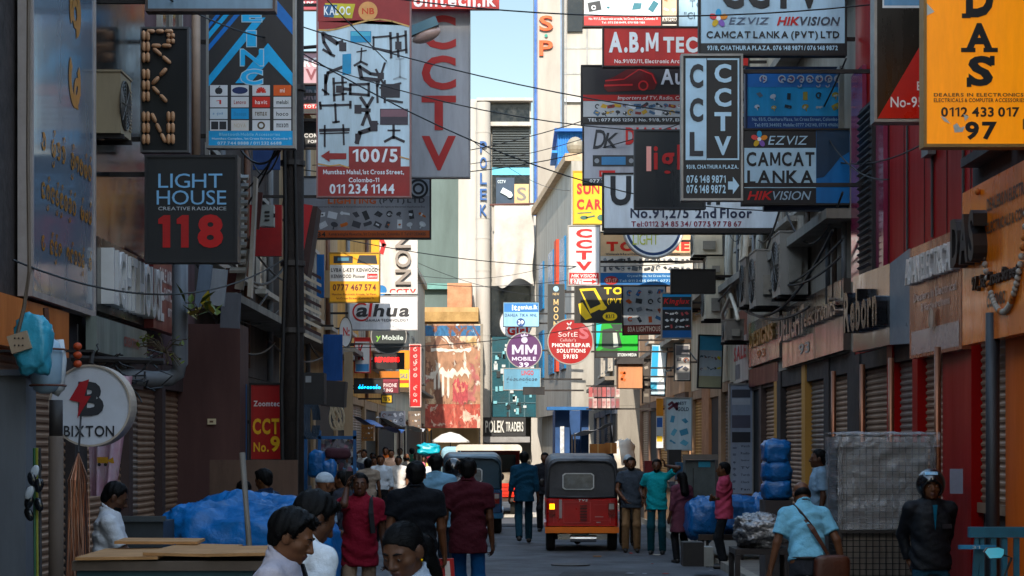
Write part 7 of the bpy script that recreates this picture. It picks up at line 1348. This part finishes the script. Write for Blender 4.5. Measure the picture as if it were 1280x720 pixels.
def person(label, px, top, d, rz, shirt, trousers, skin=0, sleeve=.55, hem=.80, lean=0., roll=0., head=(0., 0.), ra=None, la=None, step=.0, hair='short', fine=.0105, female=False,
           tuck=False, long=None, shoes='#1a1614', collar=True, ground=None, group=None, vest=None, hcol=None, lower=True, open_front=False, beard=False, extra=None, face=False, wid=1., shirtmat=None):
    x = X(px, d); gz = ground if ground is not None else (.135 if abs(x) > 3.2 else .016)
    H = Z(top, d)-gz; root = thing('person', label, 'person', (x, d, gz), R(rz), group)
    piv = A3((0, 0, .93)); MT = rotm(R(lean), R(roll)); up = lambda p: piv + MT @ (A3(p)-piv)
    MH = MT @ rotm(R(head[0]), 0, R(head[1])); hc = up((0, .012 + .02*max(0, head[0])/30, 1.582)); hd = lambda p: hc + MH @ A3(p)
    topz = max(hd((0, -.012, .115))[2], 1.4); sc = H/topz*1.0
    sw = (.165 if female else .188)*wid; hw = .092
    # legs
    legs = []
    for sd in (-1, 1):
        st = step*sd; hip = A3((sd*hw, 0, .92)); ank = A3((sd*(hw+.012), st, .085 + max(0, -st)*.25)); kn, an = ik(hip, ank, .435, .42, (0, 1, 0)); legs.append((sd, hip, kn, an))
    arms = []
    for sd, tg in ((1, ra), (-1, la)):
        S = up((sd*sw, -.005, 1.388)); tg = tg or ((sd*(sw+.075), .03, .86), (0, -1, 0)); T = up((tg[0][0], tg[0][1], tg[0][2])); pole = MT @ A3(tg[1])
        E, Wr = ik(S, T, .285, .255, pole); hdir = (Wr-E)/np.linalg.norm(Wr-E)
        if len(tg) > 2: hdir = A3(tg[2])/np.linalg.norm(A3(tg[2]))
        arms.append((sd, S, E, Wr, hdir, tg[3] if len(tg) > 3 else None))
    pts = [hd((0,0,.15)), hd((0,.16,0)), hd((0,-.16,0))] + [p for a in arms for p in (a[1], a[2], a[3], a[3]+a[4]*.2)] + [p for l in legs for p in l[1:]]
    lo = np.min(pts, 0)-.14; hi = np.max(pts, 0)+.14; lo[2] = -.02; lo[1] = min(lo[1], -.24); hi[1] = max(hi[1], .26)
    lo[0] = min(lo[0], -.3); hi[0] = max(hi[0], .3)
    # --- body
    v = Vol(lo, hi, fine); Rm = MH
    v.ell(hd((0,-.014,.03)), (.076,.096,.084), .02, Rm); v.ell(hd((0,.018,-.028)), (.064,.076,.086), .03, Rm); v.ell(hd((0,.036,-.074)), (.047,.050,.036), .025, Rm); v.cap(hd((0,.074,-.094)), hd((0,.076,-.094)), .017, .017, .02)
    v.cap(hd((-.036,.074,.020)), hd((.036,.074,.020)), .014, .014, .015)
    for sd in (-1, 1):
        v.cap(hd((sd*.042,.052,-.028)), hd((sd*.046,.04,-.03)), .022, .022, .02)
        v.cap(hd((sd*.032,.100,.002)), hd((sd*.032,.101,.002)), .013, .013, .012, cut=True)
        v.cap(hd((sd*.032,.078,.001)), hd((sd*.032,.079,.001)), .0135, .0135, .006)
        v.ell(hd((sd*.079,-.006,-.008)), (.011,.024,.034), .008, Rm @ rotm(0, 0, sd*.35)); v.cap(hd((sd*.012,.097,-.036)), hd((sd*.013,.094,-.036)), .0095, .0095, .008)
    v.cap(hd((0,.088,.012)), hd((0,.112,-.030)), .0085, .0125, .012)
    v.ell(hd((0,.090,-.060)), (.025,.015,.0085), .006, Rm); v.ell(hd((0,.087,-.0735)), (.022,.014,.009), .006, Rm)
    v.cap(up((0,-.018,1.38)), hd((0,-.022,-.05)), .060, .053, .03)
    v.ell(up((0,0,.95)), (.158,.112,.13), .04, MT); v.ell(up((0,.005,1.1)), (.142*wid,.102,.17), .05, MT); v.ell(up((0,0,1.27)), (.165*wid,.108,.17), .05, MT); v.cap(up((-sw+.02,-.01,1.39)), up((sw-.02,-.01,1.39)), .055, .055, .04)
    for sd, hip, kn, an in legs:
        v.cap(hip, kn, .082, .056, .03); v.cap(kn, an, .054, .036, .02)
        v.cap(an-A3((0,.02,.03)), an+A3((0,.13,-.055)), .036, .026, .02)
    for sd, S, E, Wr, hdir, pn in arms:
        v.cap(S, E, .047, .039, .025); v.cap(E, Wr, .040, .026, .015)
        pn = A3(pn) if pn is not None else MT @ A3((-sd, .25, 0)); pn = pn - (pn @ hdir)*hdir; pn /= np.linalg.norm(pn)+1e-9; side = np.cross(pn, hdir); fw = 1 if side @ A3((0, 1, .3)) >= 0 else -1; th = side*fw
        for i, (o, ln) in enumerate(((.030,.068), (.010,.078), (-.010,.073), (-.028,.058))):
            kn_ = Wr + hdir*(.088-.006*abs(i-1)) + th*o; v.cap(Wr + th*o*.55 + hdir*.01, kn_, .015, .0125, .010)
            cur = .35+.12*i; d1 = hdir*cos(cur)+pn*sin(cur); d2 = hdir*cos(cur*2.2)+pn*sin(cur*2.2); m_ = kn_ + d1*ln*.55
            v.cap(kn_, m_, .0095, .0085, .003); v.cap(m_, m_+d2*ln*.5, .0085, .007, .002)
        tb = Wr + hdir*.02 + th*.024; tm = tb + (th*.7+hdir*.75+pn*.35)*.034; v.cap(tb, tm, .014, .0115, .008); v.cap(tm, tm+(hdir*.9+th*.15+pn*.4)*.034, .0105, .008, .003)
    sk = mat(SKIN[skin], .5, dirt=.18, scale=12, spec=.35, bump=.05, bscale=200); lipm = mat('#45251f', .45, dirt=0); 
    Minv = MH.T
    def paint(c):
        q = (c-hc) @ MH; return ((np.abs(q[:, 0]) < .025-.35*np.abs(q[:, 2]+.067)) & (q[:, 1] > .083) & (q[:, 2] < -.053) & (q[:, 2] > -.082)).astype(int)
    vol_obj('body', v, [sk, lipm], root, sc, paint=paint if fine < .009 else None)
    # --- eyes
    if face:
        for sd in (-1, 1):
            b = MB(); e = hd((sd*.032,.0785,.0)); f = MH @ A3((0,1,0)); b.sphere(e*sc, (.0122*sc,.0142*sc,.0066*sc), 14, 10, Matrix(MH.tolist()).to_4x4()); b.mat(1).sphere((e+f*.0112)*sc, (.0052*sc,.0038*sc,.0056*sc), 10, 6, Matrix(MH.tolist()).to_4x4())
            b.build('eye', [mat('#857a70', .3, dirt=0), mat('#100a08', .15, dirt=0)], root, smooth=True, local=True)
            b = MB(); b.tube([hd((sd*.012,.093,.022))*sc, hd((sd*.03,.0925,.0285))*sc, hd((sd*.05,.079,.022))*sc], [.003*sc,.0048*sc,.0025*sc], 6); b.build('eyebrow', HAIR, root, smooth=True, local=True)
    # --- hair
    hv = Vol(hd((0,0,0))-A3((.2,.24,.34)), hd((0,0,0))+A3((.2,.22,.2)), max(fine*.8, .006))
    HL = {'short': ([-.13,-.07,-.035,-.015,.008,.02,.032,.05,.075,.1], [-.10,-.088,-.06,-.012,-.005,-.022,.030,.050,.066,.072]), 'tied': ([-.13,-.06,-.02,.01,.04,.06,.08,.1], [-.10,-.085,-.04,.0,.028,.052,.070,.075])}
    def hline(kind, amp=.004):
        ys, zs = HL[kind]
        def fn(G):
            q = (G-hc) @ MH; return (np.interp(q[..., 1], ys, zs) + amp*np.sin(130*q[..., 0]+60*q[..., 1])+amp*np.sin(210*q[..., 1]-90*q[..., 0]) + (.016*np.exp(-((np.abs(q[..., 0])-.043)/.018)**2)*(q[..., 1] > .045) if kind == 'short' else 0) - q[..., 2])/1.7
        return fn
    def hcut(sl, z0): return lambda G: -(((G-hc) @ MH)[..., 2] - sl*((G-hc) @ MH)[..., 1] - z0)/1.25
    if hair in ('short', 'thick'):
        lf = hline('short', .003); tt = .011 if hair == 'short' else .021
        def grow(c0, r0, th, lo_):
            r0 = A3(r0); c0 = A3(c0)
            def fn(G):
                q = (G-hc) @ MH; w_ = q-c0; k0 = np.linalg.norm(w_/r0, axis=-1); k1 = np.linalg.norm(w_/(r0*r0), axis=-1)+1e-9; cutd = lf(G)
                u = np.clip(-cutd*1.7/.055, 0, 1); u = u*u*(3-2*u); rough = np.sin(95*q[..., 0]+30*q[..., 2])*np.sin(80*q[..., 1]+25*q[..., 2])+.6*np.sin(170*q[..., 1]-60*q[..., 0])
                front_ = 1+.7*np.clip((q[..., 1]-.02)/.06, 0, 1)*(hair == 'thick')
                return np.maximum(k0*(k0-1)/k1 - lo_ - th*front_*u - .0032*rough*u, cutd)
            m_ = r0.max()+.045; p_ = hd(c0); hv.put(fn, p_-m_, p_+m_, .008)
        grow((0,-.014,.030), (.076,.096,.084), tt, .0022); grow((0,-.055,-.02), (.064,.056,.076), .004, .002)
    elif hair == 'tied':
        lf = hline('tied', .002)
        hv.ell(hd((0,-.016,.030)), (.082,.101,.089), .01, Rm, lf); hv.ell(hd((0,-.05,-.03)), (.074,.066,.08), .02, Rm, lf)
        hv.cap(hd((0,-.115,-.01)), hd((.0,-.145,-.05)), .038, .046, .02); hv.cap(hd((0,-.145,-.05)), hd((-.02,-.16,-.26)), .046, .04, .03)
    elif hair == 'long':
        hv.ell(hd((0,-.016,.030)), (.085,.106,.093), .01, Rm, hcut(.9, -.005)); hv.cap(hd((0,-.075,0)), hd((0,-.115,-.26)), .075, .09, .03)
    elif hair == 'fringe':
        hv.ell(hd((0,-.03,-.02)), (.080,.088,.06), .01, Rm, lambda G: np.maximum(hcut(.3, -.03)(G), ((G-hc) @ MH)[..., 1]-.03))
    if beard: hv.ell(hd((0,.04,-.078)), (.058,.056,.052), .01, Rm, lambda G: np.maximum(((G-hc) @ MH)[..., 2]+.045, -.02-((G-hc) @ MH)[..., 1]))
    if hair not in ('none',) or beard: vol_obj('hair', hv, HAIR if not hcol else mat(hcol, .6), root, sc, strands=None if hair in ('cap','helmet','fringe') else ((7000, .026, .0020, MH @ A3((.2,.5,-.35)), .5) if fine < .0075 else (900, .018, .0035, MH @ A3((0,.2,-.6)), .4)) if hair not in ('tied', 'long') else (4500, .04, .0013, MH @ A3((0,-1,-.25 if hair == 'tied' else -2)), .06))
    if hair == 'cap':
        cv_ = Vol(hd((0,0,.06))-.18, hd((0,0,.06))+.18, .008); cv_.ell(hd((0,-.014,.040)), (.086,.106,.092), .01, Rm, lambda G: -(((G-hc) @ MH)[..., 2]-.1*((G-hc) @ MH)[..., 1]-.02)); vol_obj('skull_cap', cv_, cloth('#a9b4bc'), root, sc)
    if hair == 'helmet':
        cv_ = Vol(hd((0,0,.0))-.24, hd((0,0,.0))+.24, .0075)
        cv_.ell(hd((0,-.012,.022)), (.130,.150,.142), .02, Rm); cv_.ell(hd((0,.115,-.035)), (.082,.105,.078), .03, Rm, cut=True); cv_.ell(hd((0,0,-.15)), (.1,.12,.08), .03, Rm, cut=True)
        vol_obj('helmet', cv_, mat('#0c0d0f', .15, dirt=.1, coat=.6), root, sc)
        if face:
            b = MB(); b.grid(lambda u, w: Vector((hd((.131*sin((u-.35)*.9), -.012+.1535*cos((u-.35)*.9)*cos(.62+w*.26), .022+.1455*sin(.62+w*.26)))*sc).tolist()), 14, 5); b.build('helmet_reflection', mat('#5f98b8', .2, dirt=.6, scale=25, col2='#a8b8c4'), root, smooth=True, local=True)  # white-blue reflection on the shell, painted as a coloured patch
            b = MB(); b.tube([(hd((s_*.085, .03, -.06 - .05*(1-abs(s_)))) *sc).tolist() for s_ in (-1, -.6, 0, .6, 1)], .006, 6); b.build('chin_strap', STEEL, root, local=True)
    # --- shirt
    cl = max(fine, .0105) if fine < .012 else fine
    v = Vol(lo, hi, cl); w = wid; g = 1.0
    hz = (.93 if tuck else hem); hip_r = (.186*w, .142) if not female else (.195, .148)
    if long: prof = [(long, .215, .17, 0), (.85, .19, .145, 0)]
    else: prof = [(hz, hip_r[0], hip_r[1], .0)]
    prof += [(.97, hip_r[0]*.985, hip_r[1], .0), (1.10, .166*w, .128, .006), (1.25, .183*w, .134, .0), (1.35, .184*w, .122, -.004), (1.41, .145*w, .095, -.01), (1.47, .075, .074, -.010)]
    v.trunk(prof, MT, piv, .03, .0058 if fine < .013 else .006)
    for sd, S, E, Wr, hdir, pn in arms:
        u = (E-S)/np.linalg.norm(E-S); v.cap(up((sd*.045,-.016,1.437)), up((sd*(sw-.014),-.008,1.390)), .046, .058, .03)
        if sleeve <= 1: end = S+(E-S)*sleeve; v.cap(S+u*.015, S+(E-S)*(sleeve+.12), .061, .069 if sleeve < .9 else .055, .05, clip=(end, u))
        else:
            v.cap(S+u*.015, E, .061, .055, .05); f_ = (Wr-E)/np.linalg.norm(Wr-E); v.cap(E, Wr+f_*.02, .055, .043, .02, clip=(E+(Wr-E)*(sleeve-1), f_))
    if collar:
        n = 14
        for i in range(n):
            a0 = 2*pi*i/n; a1 = 2*pi*(i+1)/n; q = lambda a: up((.071*cos(a), -.012+.071*sin(a), 1.462-.025*sin(a))); v.cap(q(a0), q(a1), .0125, .0125, .004)
            if fine < .009: q2 = lambda a: up((.064*cos(a), -.016+.062*sin(a), 1.487-.035*sin(a))); v.cap(q2(a0), q2(a1), .0105, .0105, .012)
    if sleeve > 1 or fine < .02:
        v.f += (.0016*np.sin(np.arange(v.n[2])*v.h*95)[None, None, :]*np.sin(np.arange(v.n[0])*v.h*41)[:, None, None])
    vol_obj('shirt', v, shirtmat or cloth(shirt), root, sc)
    # --- trousers and shoes
    if lower:
        v = Vol((lo[0], lo[1], 0), (hi[0], hi[1], 1.06), cl)
        v.trunk([(.80, .150, .116, 0), (.9, .158, .120, 0), (.985, .152, .114, 0)], np.eye(3), piv, .03)
        for sd, hip, kn, an in legs:
            v.cap(hip+A3((0,0,-.02)), kn, .078, .070, .03); u = (an-kn)/np.linalg.norm(an-kn); v.cap(kn, an+u*.03, .074, .064, .03, clip=(an+u*.02, u))
        v.f += (.002*np.sin(np.arange(v.n[2])*v.h*70+1)[None, None, :]*np.sin(np.arange(v.n[0])*v.h*36)[:, None, None])
        vol_obj('trousers', v, cloth(trousers), root, sc)
        for sd, hip, kn, an in legs:
            v = Vol((an[0]-.09, an[1]-.14, an[2]-.13), (an[0]+.09, an[1]+.26, an[2]+.09), .011); z0 = an[2]-.085
            v.cap((an[0], an[1]-.035, z0+.042), (an[0], an[1]+.135, z0+.034), .045, .038, .02, clip=((0,0,z0+.002), (0,0,-1))); v.cap((an[0], an[1]-.02, z0+.05), (an[0], an[1]-.01, z0+.085), .044, .042, .02)
            vol_obj('shoe', v, mat(shoes, .5, dirt=.25), root, sc)
    return dict(root=root, up=up, sc=sc, arms=arms, hd=hd, MH=MH, hc=hc, MT=MT)
def held(pr, i): a = pr['arms'][i]; return (a[3] + a[4]*.09)*pr['sc'], a[4]
def world(pr, p): 
    return RM[pr['root'].name] @ Vector(p.tolist())
def strap(pr, pts, w, name, m, th=.008):
    b = MB(); P_ = [Vector((pr['up'](p)*pr['sc']).tolist()) for p in pts]
    prev = None
    c0 = Vector((0, 0, 1.2*pr['sc']))
    vs = []; fs = []
    for i, p in enumerate(P_):
        t = (P_[min(i+1, len(P_)-1)] - P_[max(i-1, 0)]).normalized(); out = (p - Vector((c0.x, c0.y, p.z))); out = out.normalized() if out.length > .01 else Vector((0,0,1))
        s_ = t.cross(out).normalized()*w/2; o = out*th; vs += [p-s_, p+s_, p+s_+o, p-s_+o]
    for i in range(len(P_)-1):
        for k in range(4): fs.append((i*4+k, i*4+(k+1) % 4, i*4+4+(k+1) % 4, i*4+4+k))
    b.add(vs, fs); return b.build(name, m, pr['root'], local=True)
PHONE = mat('#121316', .2, dirt=0)
def phone_in(pr, i, label):
    p, hdv = held(pr, i); wp = world(pr, p); b = MB(); b.obox(wp, (.072, .009, .145), Matrix.Rotation(pr['root'].rotation_euler.z + .4, 4, 'Z')); single('mobile_phone', b, PHONE, label, 'phone')
# nearest people
p = person('man in a beige striped shirt in profile, nearest at the bottom edge', 331, 641, 8.3, -97, '#b5a292', '#3a3a40', skin=2, fine=.0058, face=True, sleeve=.6, hair='thick', head=(15, 0), lean=10, shirtmat=mat('#a8968a', .85, dirt=.5, scale=1, bump=.3, bscale=60, col2='#8f8fa0'))
strap(p, [(-.15, -.10, 1.30), (-.135, -.03, 1.445), (-.12, .06, 1.44), (-.11, .14, 1.3), (-.10, .15, 1.15)], .035, 'bag_strap', mat('#15161a', .7))
person('man with thick dark hair in a white collared shirt, seen from behind at the bottom', 356, 622, 8.8, -52, '#cdd1d6', '#2c2e34', skin=1, fine=.0065, sleeve=.7, hair='thick', head=(20, -10), lean=13, wid=1.06)
p = person('woman with tied back black hair and a gold earring at the bottom edge', 521, 655, 7.5, 142, '#8f98a4', '#40424a', skin=1, fine=.0055, face=True, female=True, hair='tied', head=(18, 8), lean=6, sleeve=.6)
for sd in (-1, 1): b = MB(); b.sphere(Vector((p['hd']((sd*.083, -.002, -.046))*p['sc']).tolist()), .0065, 8, 6); b.build('earring', mat('#c89a3a', .25, .9, dirt=0), p['root'], smooth=True, local=True)
# middle of the crowd
p = person('man in a black polo shirt walking away with a red packet in his hand', 520, 577, 17, 0, '#0f1116', '#1d2a3a', skin=2, fine=.0088, step=.16, sleeve=.62, wid=1.02, ra=((.25, .1, .86), (0, -1, 0)))
q = world(p, held(p, 0)[0]); b = MB(); b.prism([q + Vector((-.06,0,.05)), q + Vector((.07,0,.05)), q + Vector((.085,0,-.2)), q + Vector((-.05,0,-.2))], (0, .05, 0)); b.mat(1); b.prism([q + Vector((-.01,-.004,.02)), q + Vector((.035,-.004,.03)), q + Vector((.05,-.004,-.16)), q + Vector((0,-.004,-.16))], (0,.003,0)); single('snack_packet', b, [mat('#a3141a', .3, dirt=.2), mat('#d8cfc8', .4)], 'red and white packet held by the man in the black polo', 'packet')
person('man in a maroon shirt and blue jeans walking away from the viewer', 585, 573, 19.3, -4, '#3a1019', '#1a4a7c', skin=1, fine=.0088, step=-.15, sleeve=.66, wid=1.03, hem=.75, ra=((.24, .05, .84), (0, -1, 0)))
p = person('young man in a red shirt holding a phone to his ear, backpack on one shoulder', 450, 592, 18, 176, '#741c2a', '#7c6a5a', skin=1, fine=.0085, face=True, step=.12, sleeve=.6, hem=.76, ra=((.120, .08, 1.56), (.25, .1, -1), (-.3, .1, 1), (-1, 0, 0)), head=(-2, 8))
phone_in(p, 0, 'black phone held to the ear of the young man in the red shirt')
strap(p, [(-.12, -.12, 1.3), (-.125, -.03, 1.455), (-.125, .08, 1.43), (-.13, .145, 1.3), (-.15, .14, 1.1)], .055, 'backpack_strap', mat('#0f1013', .7))
b = MB(); blob(b, Vector((p['up']((-.03, -.22, 1.2))*p['sc']).tolist()), (.15,.09,.21), 81, .08, nu=20, nv=14); b.build('backpack', mat('#121318', .75), p['root'], smooth=True, local=True)
person('bearded man in a white skull cap and pale blue patterned shirt', 396, 592, 18.8, -58, '#9fb4c4', '#3a4048', skin=3, fine=.009, sleeve=.75, hair='cap', beard=True, lean=8, ra=((.2, .3, 1.05), (0, -1, -.3)), la=((-.18, .3, 1.05), (0, -1, -.3)), shirtmat=mat('#a4b8c6', .85, dirt=.6, scale=22, col2='#6f8aa0', bump=.3, bscale=60))
person('dark haired man with a phone behind the one in the skull cap', 428, 589, 22.5, 70, '#2a2c34', '#1c1c20', skin=2, fine=.011, sleeve=1.9, ra=((.1, .22, 1.45), (.3, 0, -1)))
person('man in a dusty pink shirt sitting low behind the blue bundle', 305, 601, 19.6, 20, '#7c5448', '#2a2a2c', skin=1, fine=.011, head=(10, 0))
person('man in a navy shirt bowed behind the blue bundle against the plywood', 331, 588, 20.6, 60, '#15233a', '#1a1a1e', skin=0, fine=.011, hair='thick', head=(18, 0))
p = person('man in a white shirt looking down at his phone beside the copper tassel', 133, 605, 14.4, -82, '#c3c5ca', '#2c2c30', skin=1, fine=.008, face=True, beard=True, head=(24, 0), lean=4, sleeve=.8, ra=((.08, .36, 1.10), (.5, -.3, -1), (-.3, 1, .1), (0, 0, 1)), la=((-.06, .34, 1.09), (-.5, -.3, -1), (.3, 1, .1), (0, 0, 1)))
phone_in(p, 0, 'dark phone held by the man in the white shirt on the left')
person('man in a pale blue shirt with a navy band walking ahead of the black polo', 545, 568, 24, 2, '#6f94ac', '#1c2836', skin=2, fine=.011, step=.12, wid=1.02)
person('man in a grey shirt and black helmet beside the maroon shirted man', 567, 577, 25.5, -10, '#8a8c90', '#2a2c34', skin=2, fine=.011, hair='helmet')
person('man in a white shirt and black trousers walking towards the viewer', 476, 569, 41, 178, '#c8d0d8', '#15161a', skin=2, fine=.013, step=.14, tuck=True, sleeve=1.5)
person('man in a beige tee shirt seen from behind left of the white shirted walker', 460, 573, 38, 10, '#9a8c7e', '#33343a', skin=2, fine=.013)
person('person in a sunlit white shirt with a hand raised to the forehead', 455, 562, 50, 160, '#dcdcd8', '#5a6270', skin=3, fine=.014, ra=((.1, .16, 1.62), (.6, 0, -.6)))
person('sunlit man in a peach shirt facing the viewer in the far crowd', 489, 562, 51, 185, '#d8b49c', '#4a4a50', skin=3, fine=.014, step=.1)
person('man in an orange shirt half hidden in the far crowd', 482, 559, 54, 180, '#c8683a', '#3a3a40', skin=2, fine=.014)
person('bald man in a grey shirt seen from behind in the far crowd', 508, 567, 48, 5, '#8d8780', '#3c3a3a', skin=3, fine=.014, hair='fringe')
person('woman in a pink top in the far crowd near the turquoise sheet', 521, 566, 49, 10, '#c87888', '#3a3038', skin=2, fine=.014, female=True, hair='long')
person('dark clothed figure far down the left pavement beyond the stall', 443, 567, 45, 175, '#3a3f4a', '#22242a', skin=1, fine=.014)
for i, (lb, px, tp, d_, rz_, sh, tr) in enumerate((('man in a lemon shirt in the far crowd under the turquoise sheet', 530, 570, 56, 178, '#c8b878', '#3a3a44'), ('man in a sky blue shirt at the left edge of the far crowd', 436, 571, 40, 150, '#6a9cc4', '#2a2c34'), ('woman in a white blouse in the middle of the far crowd', 498, 570, 44, 182, '#d8d4d0', '#4a2a34'), ('man in a red and dark shirt beside the far stalls', 447, 566, 52, 10, '#8a2a30', '#2a2a30'), ('man in a cream shirt far back before the display cases', 500, 560, 60, 178, '#d4c8b0', '#4a4238'), ('man in a dark green shirt far back by the torn billboard', 515, 560, 62, 4, '#2a4a3a', '#2a2a2c'), ('man in a striped brown shirt between the white and beige shirts', 468, 571, 46, 170, '#8a6a50', '#2c2c34'), ('man in a white tee shirt left of the blue three wheeler', 538, 572, 44, 0, '#ccd0d4', '#2c3444'), ('person in a maroon top far beyond the blue three wheeler', 540, 562, 66, 180, '#6a2434', '#2c2830'), ('man in a black shirt just behind the white shirted walker', 466, 566, 49, 175, '#1c1e24', '#3a3a40'))):
    person(lb, px, tp, d_, rz_, sh, tr, skin=i % 4, fine=.015, step=.1 if i % 2 else 0, female='woman' in lb, hair='tied' if 'woman' in lb else 'short')
person('man in a teal blue shirt and trousers walking away in the middle of the road', 655, 565, 36, 4, '#123a52', '#123444', skin=1, fine=.011, step=.2, sleeve=1.55, hem=.78)
person('person in dark clothes almost hidden left of the red tricycle', 681, 566, 41, 170, '#1a1c22', '#15161a', skin=1, fine=.013)
person('bearded man in a grey tee shirt and khaki trousers beside the red tricycle', 789, 572, 33, 178, '#3a424c', '#7a6148', skin=2, fine=.011, beard=True, ra=((.12, .2, .95), (.5, -.3, 0)))
person('man in a cap peering from behind the bearded man in grey', 785, 569, 35, 185, '#4a4642', '#3a342e', skin=2, fine=.012, hair='cap')
person('man in a turquoise tee shirt with a hand raised to his head', 821, 574, 32.4, 172, '#1c8f98', '#123c46', skin=1, fine=.011, beard=True, ra=((.25, .12, 1.05), (.3, -1, 0)), la=((-.15, .05, 1.58), (-.7, 0, -.6), (.2, .2, 1)), sleeve=.62)
person('woman in a dark rose tunic and black trousers with long dark hair', 852, 590, 30, 25, '#5a3440', '#0f1013', skin=1, fine=.011, female=True, hair='long', long=.58, sleeve=1.5)
person('man in a pink tee shirt standing with folded arms', 905, 578, 28.6, 82, '#a84a60', '#15171b', skin=0, fine=.0105, ra=((-.08, .2, 1.14), (.5, -.4, -1), (-1, .1, .1), (0, -1, 0)), la=((.09, .22, 1.10), (-.5, -.4, -1), (1, .1, .1), (0, -1, 0)))
# right hand foreground
p = person('bald man in a bright blue shirt with a brown satchel bending forward', 1010, 606, 16.4, 8, '#7db4cc', '#2a2c32', skin=2, fine=.0085, hair='fringe', lean=17, head=(22, 0), tuck=True, wid=1.0, sleeve=.72, ra=((.34, .02, .88), (.3, -1, 0)), la=((-.34, .12, .86), (-.3, -1, 0)))
strap(p, [(-.09, .05, 1.45), (-.10, -.05, 1.45), (-.06, -.128, 1.36), (.02, -.155, 1.2), (.10, -.150, 1.05), (.165, -.125, .93), (.19, -.1, .86)], .045, 'satchel_strap', mat('#4a2a1c', .5, dirt=.3))
b = MB(); blob(b, Vector((p['up']((.17, -.16, .80))*p['sc']).tolist()), (.15,.055,.13), 91, .06, nu=24, nv=16, sq=.45); b.build('satchel', mat('#4a2618', .4, dirt=.35, bump=.2), p['root'], smooth=True, local=True)
b = MB(); b.tube([Vector(((.165*cos(a), .122*sin(a), .965))) * p['sc'] for a in [2*pi*i/24 for i in range(25)]], .017, 6); b.build('belt', mat('#15120f', .5), p['root'], local=True)
person('man in a pale blue shirt facing left beside the goods cage', 1024, 562, 24, 88, '#7f98ac', '#1a1b20', skin=1, fine=.0095, sleeve=.75, tuck=True)
p = person('man in a black jacket and black helmet with his hands behind him', 1163, 592, 16.2, 186, '#101318', '#1c3f50', skin=2, fine=.0075, face=True, hair='helmet', sleeve=1.9, hem=.84, wid=1.0, ra=((.15, -.15, .90), (.5, -1, 0)), la=((-.15, -.15, .90), (-.5, -1, 0)), head=(0, -6), ground=.016, shirtmat=mat('#0a0d13', .65, dirt=.3, bump=.6, bscale=16, spec=.25))
b = MB(); b.prism([Vector((p['up'](q_)*p['sc']).tolist()) for q_ in ((-.022,.126,1.42),(.022,.126,1.42),(.016,.140,1.32),(.004,.147,1.2))], (0, .006, 0)); b.build('shirt_front', cloth('#1c5a70'), p['root'], local=True)
b = MB(); b.prism([Vector((p['up'](q_)*p['sc']).tolist()) for q_ in ((-.15,.135,1.25),(-.06,.149,1.25),(-.06,.152,1.21),(-.15,.138,1.21))], (0, .008, 0)); b.build('pocket_flap', mat('#14181f', .5), p['root'], local=True)
